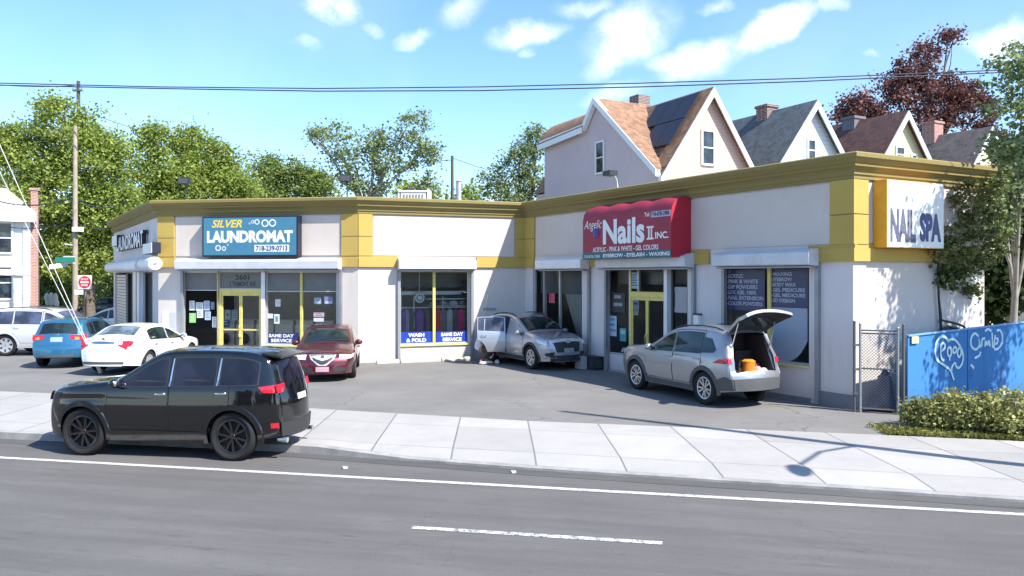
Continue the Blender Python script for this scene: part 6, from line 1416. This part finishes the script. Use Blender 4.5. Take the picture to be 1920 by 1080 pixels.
rt = world_root('floodlight', tuple(pts[0]), 'grey arm floodlight with ring head above the red awning', 'floodlight', 'floodlights on the shop roof'); mb = MB(); mb.tube([pts[0]+Vector((.25,.1,-.25))]+pts, .028, m_alu, 7); mb.obj('arm', rt, smooth=60)
mb = MB(); mb.box(tuple(AT(1144,325,Yb-.35)), (.28,.36,.14), m_dk, .5); mb.obj('lamp_head', rt)
p = AT(778,374,31); mb = MB(); mb.box((p.x,31,p.z-.15), (1.0,1.0,.8), M('rooftop_unit_paint', (.60,.58,.52), .6, grime=.4)); 
for k in range(7): mb.box((p.x-.36+k*.12,30.49,p.z-.1), (.03,.03,.5), m_tran)
mb.box((p.x-.58,31,p.z-.1),(.06,1.0,.95),m_wht); mb.box((p.x+.58,31,p.z-.1),(.06,1.0,.95),m_wht); mb.box((p.x,31,p.z+.28),(1.14,1.06,.06),m_wht); thing(mb, 'air_conditioner', 'boxy cream rooftop air unit above the wash and fold window', 'air unit', (p.x,31,p.z-.5))
# poles
m_wood = M('pole_wood', (.34,.28,.22), .9, var=.2, scale=3, grime=.5)
def pole(px, ytop, Yd, lab, mat, r0=.15, arms=(), group='utility poles', z0=0):
    t = AT(px,ytop,Yd); rt = world_root('utility_pole', (t.x,Yd,z0), lab, 'utility pole', group); mb = MB(); mb.tube([(t.x,Yd,z0),(t.x,Yd,t.z*.5),(t.x,Yd,t.z)], [r0,r0*.88,r0*.7], mat, 10); mb.obj('pole', rt, smooth=50)
    for (z, w_) in arms:
        mb = MB(); mb.box((t.x,Yd-.12,z), (w_,.10,.12), mat); 
        for k in (-.45,-.2,.2,.45): mb.tube([(t.x+k*w_,Yd-.12,z+.06),(t.x+k*w_,Yd-.12,z+.2)], [.035,.05], m_trk, 6)
        mb.obj('crossarm', rt)
    return rt, t
PA, ta = pole(141,236,34,'pale wooden utility pole with street name signs before the big tree', m_wood, .12)
mb = MB(); mb.box((ta.x+.17,33.9,5.0),(.35,.3,.2),m_wht); mb.tube([(ta.x,33.8,4.3),(ta.x-.3,33.7,4.35)],.03,m_alu,6); mb.obj('bracket', PA)
PB, tb = pole(147,152,56,'tall dark pole top poking above the big tree', M('pole_dark', (.09,.08,.07), .9), .17, [(16.4,.7)])
PC, tc_ = pole(848,292,58,'thin dark utility pole over the roof left of the right airy tree', M('pole_dark', (.09,.08,.07), .9), .15, [(8.6,1.5)])
p = AT(860,340,57); mb = MB(); mb.tube([(p.x,57,0),(p.x,57,p.z)], [.22,.20], m_alu, 10); mb.tube([(p.x,57,p.z),(p.x,57,p.z+.15)], [.26,.05], m_alu, 10); thing(mb, 'flue', 'pale grey metal flue beside the thin dark pole', 'flue', (p.x,57,0), smooth=50)
# street name signs, do not enter sign
c_ = AT(122,487,33.6); mb = MB(); mb.tube([(ta.x,33.8,c_.z-.1),(c_.x-.3,33.6,c_.z-.05)], .02, m_alu, 6); mb.box((c_.x,33.6,c_.z),(.85,.03,.22),M('street_sign_green', (.01,.22,.16), .5)); mb.hexa([(c_.x-.45,33.2,c_.z-.42),(c_.x-.05,33.9,c_.z-.30),(c_.x-.05,33.93,c_.z-.30),(c_.x-.45,33.23,c_.z-.42),(c_.x-.45,33.2,c_.z-.22),(c_.x-.05,33.9,c_.z-.10),(c_.x-.05,33.93,c_.z-.10),(c_.x-.45,33.23,c_.z-.22)], m_wht)
mb.box((ta.x-.12,33.75,c_.z-.0),(.5,.04,.34),M('sign_cream', (.66,.62,.55), .6)); thing(mb, 'street_sign', 'green and white street name blades on the pale pole', 'street sign', (c_.x,33.6,c_.z))
c_ = AT(159,529,32.5); rt = world_root('road_sign', (c_.x,32.55,0), 'red and white DO NOT ENTER sign on a short post behind the cars', 'road sign'); mb = MB(); mb.tube([(c_.x,32.56,0),(c_.x,32.56,c_.z+.2)], .035, m_cem, 8); mb.obj('post', rt)
sz = .29; mb = MB(); mb.box((c_.x,32.5,c_.z),(sz*2,.02,sz*2),m_wht); mb.obj('sign_plate', rt); m_rs = M('sign_red', (.62,.02,.03), .5)
mb = MB(); vs = [(c_.x+math.cos(6.2832*k/28)*sz*.9,32.484,c_.z+math.sin(6.2832*k/28)*sz*.9) for k in range(28)]; mb.add(vs, [tuple(range(28))], m_rs); mb.obj('red_disc', rt)
mb = MB(); f_ = lambda u,z,e: Vector((u,32.478,z)); mb.add([(c_.x-sz*.6,32.478,c_.z-.035),(c_.x+sz*.6,32.478,c_.z-.035),(c_.x+sz*.6,32.478,c_.z+.035),(c_.x-sz*.6,32.478,c_.z+.035)], [(0,1,2,3)], m_wht)
put_text(mb, 'DO NOT', f_, c_.x-.15, c_.x+.15, c_.z+.08, c_.z+.17, m_wht, bold=.02); put_text(mb, 'ENTER', f_, c_.x-.14, c_.x+.14, c_.z-.17, c_.z-.08, m_wht, bold=.02); mb.obj('lettering', rt)
mb = MB(); mb.box((c_.x-.22,32.45,c_.z-.42),(.36,.02,.2),m_wht); mb.obj('small_plate', rt)
# white bags stacked on a porch far left
for k, (px, py) in enumerate(((88,557),(96,556),(104,557),(90,566),(98,566),(106,567))):
    c = AT(px,py,47); mb = MB(); mb.lathe([(0,-.22),(.12,-.2),(.15,0),(.10,.16),(.05,.24),(0,.25)], m_wht, 'z', seg=10); o = mb.obj('gas_bottle', None, smooth=60); o.location = c; tag(o, 'white rounded bottle stacked in two rows beyond the silver car', 'bottle', 'white bottles stacked far left')
p = AT(97,575,47.0); mb = MB(); mb.box((p.x,47.1,.48),(1.1,.6,1.02 if False else .95),m_cem); mb.box((p.x,47.1,.99),(1.3,.8,.06),m_dk); o = thing(mb, 'porch_stand', 'dark stand under the white bottles far left', 'stand', (p.x,47,0))
# wires
def wire(pts, r, lab, mat=None, sag=0, group='overhead wires', n=14, name='power_line'):
    P = [Vector(p) for p in pts]; out = []
    for a, b_ in zip(P, P[1:]):
        for i in range(n): t = i/n; q = a.lerp(b_, t); q.z -= sag*4*t*(1-t); out.append(q)
    out.append(P[-1]); mb = MB(); mb.tube(out, r, mat or m_wire, 5); thing(mb, name, lab, 'wire', tuple(P[0]), group)
m_wire = M('wire_black', (.02,.025,.05), .6)
def PW(l): return [AT(x,y,Yd) for x, y, Yd in l]
wire(PW([(-40,155,33),(300,163,32.5),(600,166,32),(900,163,31.5),(1200,156,31),(1500,147,30.5),(1960,128,30)]), .024, 'upper overhead wire across the sky, highest on the right', n=6)
wire(PW([(-40,159,33.3),(300,166,32.8),(600,171,32.3),(900,170,31.8),(1200,163,31.3),(1500,153,30.8),(1960,132,30.3)]), .026, 'lower overhead wire across the sky, close under the upper one', n=6)
wire(PW([(140,160,55),(-60,152,50)]), .03, 'short wire from the tall dark pole to the left edge', sag=.2)
wire(PW([(150,205,60),(470,292,60),(848,300,58)]), .022, 'thin wire sloping down behind the trees to the thin dark pole', sag=.4)
wire(PW([(848,296,58),(1010,335,70)]), .022, 'thin wire from the thin dark pole toward the pink house', sag=.3)
wire(PW([(0,378,34),(141,370,34),(215,385,36)]), .025, 'cable at mid height passing the pale pole', sag=.25); wire(PW([(0,423,34),(141,416,34),(215,425,36)]), .02, 'lower cable passing the pale pole', sag=.2)
# guy wires in front of the cars
m_guy = M('guy_wire_pale', (.72,.72,.68), .5)
g0 = GP(189,700); 
wire([g0, AT(-30,205,19.5)], .011, 'upper of the two pale guy wires in front of the blue car', m_guy, group='guy wires', name='guy_wire', n=2); wire([g0+Vector((-.02,-.05,.1)), AT(-30,290-25,18.6)], .011, 'lower of the two pale guy wires in front of the blue car', m_guy, group='guy wires', name='guy_wire', n=2)
mb = MB(); a = Vector(g0); b_ = AT(-30,205,19.5); mb.tube([a, a.lerp(b_,.13)], .05, m_wht, 8); mb.ball(a.lerp(b_,.14), .07, m_wht, 8, 6); mb.tube([a-Vector((0,0,.1)), a+Vector((0,0,.12))], .06, m_trk, 8); thing(mb, 'guy_guard', 'white plastic guard at the foot of the guy wires', 'wire guard', tuple(a), smooth=50)
# street lamp just outside the frame, whose shadow lies on the sidewalk
bx, by = 9.75, 9.42+.55; rt = world_root('street_lamp', (bx,by,LOT), 'wooden street pole with curved lamp arm on the right hand sidewalk', 'street lamp'); mb = MB(); mb.tube([(bx,by,LOT),(bx,by,6),(bx,by,11.5)], [.13,.11,.08], m_wood, 10); mb.obj('pole', rt, smooth=50)
mb = MB(); mb.tube([(bx,by,5.4),(bx-.4,by-.7,5.9),(bx-.9,by-1.6,6.05)], [.04,.035,.03], m_alu, 7); mb.obj('arm', rt, smooth=50); mb = MB(); mb.ball((bx-1.05,by-1.85,6.0), (.16,.3,.09), m_alu, 12, 6); mb.obj('lamp_head', rt, smooth=60)
# ------------------------------------------------------------------ gate, boards, small things
W = Wall((7.06,15.93), (8.06,15.80)); W = Wall(tuple(GP(1604,772)[:2]), tuple(GP(1694,778)[:2])); m_galv = M('galvanised', (.34,.36,.38), .5, .5, grime=.4); m_galvd = M('dark_galvanised', (.11,.12,.13), .6, .3, grime=.3)
rt = world_root('chain_link_gate', tuple(W.a+Vector((0,0,LOT))), 'grey chain link gate between the white corner and the blue boards', 'gate'); zt_ = W.zy(1650,620); L_ = W.L
for i, (u_, top_, mt) in enumerate(((-.02,W.zy(1604,604),m_galvd),(.09,W.zy(1612,608),m_galv),(L_-.10,W.zy(1685,616),m_galv),(L_,W.zy(1694,610),m_galvd))):
    mb = MB(); mb.tube([W.P(u_,LOT-.02,0), W.P(u_,top_,0)], .028, mt, 8); mb.ball(W.P(u_,top_,0), .034, mt, 8, 5); mb.obj('post', rt, smooth=50)
for z_ in (zt_, zt_-.06, (zt_+LOT)*.5+.06, LOT+.08): mb = MB(); mb.tube([W.P(.09,z_,0), W.P(L_-.1,z_,0)], .018, m_galvd, 7); mb.obj('rail', rt, smooth=50)
mb = MB(); s_ = .062; a0, a1, b0, b1 = .10, L_-.11, LOT+.09, zt_-.07
def diag(k, sg):
    # lines u - sg*z = const clipped to the rectangle
    pts_ = []
    for u_ in (a0,a1):
        z_ = (u_-k)*sg
        if b0 <= z_ <= b1: pts_.append((u_,z_))
    for z_ in (b0,b1):
        u_ = k+sg*z_
        if a0 < u_ < a1: pts_.append((u_,z_))
    return pts_[:2] if len(pts_) >= 2 else None
k = -3.
while k < 4:
    for sg in (1,-1):
        q = diag(k, sg)
        if q: mb.tube([W.P(q[0][0],q[0][1],.004*sg), W.P(q[1][0],q[1][1],.004*sg)], .0048, m_galvd, 3, caps=False)
    k += s_*1.0
mb.obj('mesh', rt)
mb = MB()
for z_ in (.5,1.0,1.5): mb.box(tuple(W.P(0.03,z_,0)), (.16,.06,.04), m_galvd)
mb.obj('hinge', rt)
# dark blue tarp piled behind the gate
mb = MB(); rr = random.Random(5); n1, n2 = 14, 8; vs = []
for i in range(n1+1):
    for j in range(n2+1): u_ = .15+(L_-.25)*i/n1; h_ = max(0, math.sin(math.pi*(i/n1)**1.6)*.95+rr.uniform(-.05,.05))*math.sin(math.pi*min(1,j/n2+.05)); vs.append(W.P(u_, LOT+.02+h_*.95, -.15-.5*j/n2))
mb.add(vs, [(i*(n2+1)+j,(i+1)*(n2+1)+j,(i+1)*(n2+1)+j+1,i*(n2+1)+j+1) for i in range(n1) for j in range(n2)], M('tarp_blue', (.015,.03,.13), .6, var=.4, scale=6)); thing(mb, 'tarpaulin', 'dark blue crumpled sheet behind the chain link gate', 'tarpaulin', tuple(W.P(.2,LOT,-.2)))
# blue boards with graffiti
FB = Wall((8.10,15.72), (13.6,18.85)); m_bb = stuccomat('blue_board', (.04,.19,.47), .75)
rt = world_root('plywood_fence', tuple(FB.a+Vector((0,0,LOT))), 'bright blue plywood boards tagged with white graffiti', 'fence'); nb = 4; edges_ = [FB.ux(1700),FB.ux(1812),FB.ux(1905),FB.ux(1905)+1.25,FB.L]
def ztop(u): x = FB.a+FB.d*u; px = 960+F*x.x/x.y; return CH+(HY-(631-(px-1700)*.118))/F*x.y
for i in range(4):
    u0, u1 = edges_[i]+.004, edges_[i+1]-.004
    if u1-u0 < .1: continue
    mb = MB(); o_ = .0 if i % 2 == 0 else .012; z0_ = LOT+.03; p = [FB.P(u0,z0_,.02+o_),FB.P(u1,z0_,.02+o_),FB.P(u1,z0_,-.0+o_),FB.P(u0,z0_,-.0+o_),FB.P(u0,ztop(u0),.02+o_),FB.P(u1,ztop(u1),.02+o_),FB.P(u1,ztop(u1),o_),FB.P(u0,ztop(u0),o_)]; mb.hexa(p, m_bb); mb.obj('board', rt)
mb = MB()
for i in range(3):
    u0, u1 = edges_[i], edges_[i+1]; mb.hexa([FB.P(u0,ztop(u0)+.001,.05),FB.P(u1,ztop(u1)+.001,.05),FB.P(u1,ztop(u1)+.001,-.02),FB.P(u0,ztop(u0)+.001,-.02),FB.P(u0,ztop(u0)+.03,.05),FB.P(u1,ztop(u1)+.03,.05),FB.P(u1,ztop(u1)+.03,-.02),FB.P(u0,ztop(u0)+.03,-.02)], M('board_edge', (.16,.33,.62), .7))
mb.obj('top_rail', rt)
mb = MB(); m_gf = M('graffiti_white', (.55,.75,.82), .6, var=.1)
def stroke(pts_, w_=.027):
    P = [(FB.ux(x,.04), FB.zy(x,y,.04)) for x, y in pts_]; S2 = [P[0]]
    for a, b_ in zip(P, P[1:]): S2 += [(a[0]*.75+b_[0]*.25, a[1]*.75+b_[1]*.25), (a[0]*.25+b_[0]*.75, a[1]*.25+b_[1]*.75)]
    S2.append(P[-1]); vs = []
    for i, (u_, z_) in enumerate(S2):
        a, b_ = S2[max(0,i-1)], S2[min(len(S2)-1,i+1)]; dx, dz = b_[0]-a[0], b_[1]-a[1]; l = math.hypot(dx,dz) or 1; vs += [FB.P(u_-dz/l*w_, z_+dx/l*w_, .036), FB.P(u_+dz/l*w_, z_-dx/l*w_, .036)]
    mb.add(vs, [(2*i,2*i+1,2*i+3,2*i+2) for i in range(len(S2)-1)], m_gf)
def gz(l): return [(1580+x/4.153, 580+y/4.154) for x, y in l]     # from the enlarged crop
stroke(gz([(830,250),(790,205),(745,225),(722,290),(725,370),(745,405),(800,440),(845,475),(868,550)])); stroke(gz([(815,250),(860,225),(905,265),(940,340),(938,410),(910,460),(885,450),(878,410),(850,450),(850,480)]))
stroke(gz([(765,360),(765,300),(770,265),(795,262),(800,300),(772,325)])); stroke(gz([(822,300),(815,345),(835,375),(850,340),(845,295),(822,300)])); stroke(gz([(862,345),(862,300),(885,290),(890,325),(868,345)])); stroke(gz([(905,300),(893,340),(905,378),(925,350),(922,305),(905,300)]))
stroke(gz([(765,360),(775,390),(795,400)])); stroke(gz([(835,375),(835,400)]))
stroke(gz([(1060,210),(1030,180),(1000,220),(1000,290),(1040,320),(1070,280),(1060,210),(1075,300)])); stroke(gz([(1085,290),(1085,230),(1110,225)])); stroke(gz([(1110,290),(1115,235),(1130,290),(1140,230),(1150,290)])); stroke(gz([(1165,180),(1170,300)])); stroke(gz([(1190,200),(1175,320),(1225,300),(1250,240),(1235,160),(1200,165)])); stroke(gz([(1195,230),(1215,225),(1205,265),(1190,270)])); stroke(gz([(1110,170),(1135,150),(1160,170)])); stroke(gz([(1075,330),(1070,360),(1030,380)], )); stroke(gz([(1000,430),(1025,460)]), .03)
FBm = mb.obj('graffiti', rt)
mb = MB(); m_fade = M('faded_blue_paint', (.05,.13,.33), .8, var=.3, scale=8); rr = random.Random(9)
for cx_, cy_, rx_, ry_ in ((985,500,14,50),(1235,510,20,90),(1240,650,50,18)):
    pp = [(cx_+math.cos(6.283*k/12)*rx_*rr.uniform(.7,1.2), cy_+math.sin(6.283*k/12)*ry_*rr.uniform(.7,1.2)) for k in range(12)]; mb.add([FB.P(FB.ux(x), FB.zy(x,y), .0345) for x, y in gz(pp)], [tuple(range(12))[::-1]], m_fade if cy_ < 600 else m_gf)
mb.obj('worn_patch', rt)
mb = MB(); mb.box(tuple(FB.P(FB.ux(1711), FB.zy(1711,637), .05)), (.22,.03,.14), M('notice_tan', (.70,.52,.30), .6), math.atan2(FB.d.y,FB.d.x)); thing(mb, 'notice', 'small tan notice at the upper left of the blue boards', 'notice', tuple(FB.P(FB.ux(1711), FB.zy(1711,637), .05)))
# wheel stops at the foot of the wash and fold wall
W = WC; m_stop = M('wheel_stop', (.48,.44,.38), .9, var=.2, scale=5, bump=.4, grime=.6)
for i, (x0, x1, lab) in enumerate(((706,748,'short worn concrete wheel stop at the left below the bare white pier'),(751,826,'long concrete wheel stop under the WASH & FOLD banner'),(828,868,'shorter concrete wheel stop under the SAME DAY SERVICE banner'),(870,882,'broken end of a wheel stop nearest the open car door'))):
    u0, u1 = W.ux(x0,.45), W.ux(x1,.45); mb = MB(); pr = [(0,0),(.16,0),(.16,.07),(.12,.13),(.04,.13),(0,.07)]; k_ = len(pr); vs = [W.P(u_, LOT+z_, .38+o_) for u_ in (u0,u0+.04,u1-.04,u1) for o_, z_ in [(o_*(1 if u_ not in (u0,u1) else .96), z_*(1 if u_ not in (u0,u1) else .82)) for o_, z_ in pr]]
    mb.add(vs, [(i_*k_+j, i_*k_+(j+1)%k_, (i_+1)*k_+(j+1)%k_, (i_+1)*k_+j) for i_ in range(3) for j in range(k_)]+[tuple(range(k_)), tuple(reversed(range(3*k_,4*k_)))], m_stop); thing(mb, 'wheel_stop', lab, 'wheel stop', tuple(W.P(u0,LOT,.38)), 'wheel stops along the shop wall', fixn=True)
W = WR; p = W.P(W.ux(1111,.22), LOT, .22)
mb = MB(); ry = math.atan2(W.d.y, W.d.x)
for z_ in (0,.03,.35): mb.box((p.x,p.y,LOT+.02+z_), (.62,.38,.045), m_dk, ry)
for a_ in (-.28,0,.28):
    for b_ in (-.17,.17): q = p+W.d*a_+W.n*b_; mb.box((q.x,q.y,LOT+.2), (.05,.05,.38), m_dk, ry)
mb.box((p.x,p.y,LOT+.2), (.56,.32,.32), m_intd, ry); thing(mb, 'crate', 'black crate against the pier beside the nail shop', 'crate', tuple(p))
q = W.P(W.ux(1092,.45), LOT, .45); mb = MB(); mb.box((q.x,q.y,LOT+.19), (.34,.3,.36), M('carton', (.42,.42,.43), .8), ry); mb.box((q.x,q.y,LOT+.385), (.10,.31,.012), m_cem, ry); mb.box((q.x,q.y,LOT+.375), (.36,.32,.02), M('carton', (.42,.42,.43), .8), ry); thing(mb, 'carton', 'small grey carton left of the black crate', 'carton', tuple(q))
# white buckets and jars at the window sill of the nail shop
for px, w_, h_, lab in ((1276,.34,.5,'wide white bin inside the narrow window right of the nail shop door'),):
    p = W.P(W.ux(px,-.4), .92, -.4); mb = MB(); mb.lathe([(0,0),(w_*.45,0),(w_*.5,h_),(w_*.52,h_),(w_*.52,h_+.03),(0,h_+.03)], m_wht, 'z', (p.x,p.y,.92), 16); thing(mb, 'bin', lab, 'bin', tuple(p), smooth=40)
W2 = WR
for px, lab in ((1311,'white lantern box on the pier between nail shop windows'),):
    mb = MB(); p = W2.P(W2.ux(px), W2.zy(px,600), .06); mb.box(tuple(p), (.18,.12,.26), m_wht, ry); mb.box((p.x,p.y,p.z+.15), (.22,.14,.04), m_dk, ry); thing(mb, 'wall_box', lab, 'wall box', tuple(p))
W2 = WC; mb = MB(); p = W2.P(W2.ux(918), W2.zy(918,579), .03); mb.box(tuple(p), (.45,.05,.06), m_trk, math.atan2(WC.d.y,WC.d.x)); mb.tube([W2.P(W2.ux(914),W2.zy(914,552),.03), W2.P(W2.ux(908),W2.zy(908,590),.03)], .012, m_wht, 5); thing(mb, 'wall_bracket', 'dark bracket on the shaded corner wall above the open door', 'bracket', tuple(p))
mb = MB(); p = WB.P(WB.ux(318), 1.35, .03); WB.box(mb, WB.ux(304), WB.ux(317), 1.05, 1.75, .003, .012, m_wht); WB.box(mb, WB.ux(318), WB.ux(330), 1.1, 1.7, .003, .012, M('notice_grey', (.45,.47,.5), .7)); thing(mb, 'notice', 'pair of faded notices pasted on the grey pier by the white car', 'notice', tuple(p))
mb = MB()
WC.box(mb, WC.ux(696), WC.ux(716), 1.35, 2.05, .002, .006, M('pasted_paper', (.58,.56,.50), .9, var=.12, scale=9)); thing(mb, 'pasted_sheet', 'faint torn sheet pasted on the bare sunlit pier', 'poster', tuple(WC.P(WC.ux(706),1.7,.0)))
# small stains and litter: oil patches in the lot are in the asphalt; a few scraps of paper on the road
for i, (px, py) in enumerate(((647,879),(963,887))):
    q = GP(px,py,0); mb = MB(); mb.hexa([(q.x-.02,q.y-.03,.005),(q.x+.03,q.y-.02,.005),(q.x+.04,q.y+.03,.005),(q.x-.05,q.y+.02,.005),(q.x-.03,q.y-.02,.03),(q.x+.04,q.y-.01,.045),(q.x+.03,q.y+.02,.03),(q.x-.04,q.y+.01,.04)], M('scrap_paper', (.45,.44,.42), .8)); thing(mb, 'paper_scrap', ('paper scrap on the road nearest the black car','paper scrap on the road at the middle of the kerb')[i], 'litter', (q.x,q.y,0))
# buildings across the road, behind the camera (seen only in reflections)
for i, (x, w_, h_, mt) in enumerate(((-22,16,9,m_brk),(-3,15,7.5,M('tan_wall', (.42,.36,.28), .9)),(15,14,10,m_brkd))):
    rt = world_root('apartment_building', (x,-24,0), ['red brick','tan','dark brick'][i]+' apartment building across the road', 'building', 'buildings across the road'); mb = MB(); mb.box((x,-27,h_/2),(w_,6,h_),mt); mb.obj('wall', rt); mb = MB(); mb.box((x,-24.0,h_+.15),(w_+.4,.5,.4),m_trim); mb.obj('cornice', rt)
    for a in range(4):
        for b_ in range(int(h_//3)): mb = MB(); mb.box((x-w_*.375+a*w_*.25,-23.98,1.8+b_*3),(1.2,.06,1.6),m_win); mb.obj('window', rt)
# clean-up of helper flags
for o in bpy.data.objects:
    if '_w' in o: del o['_w']
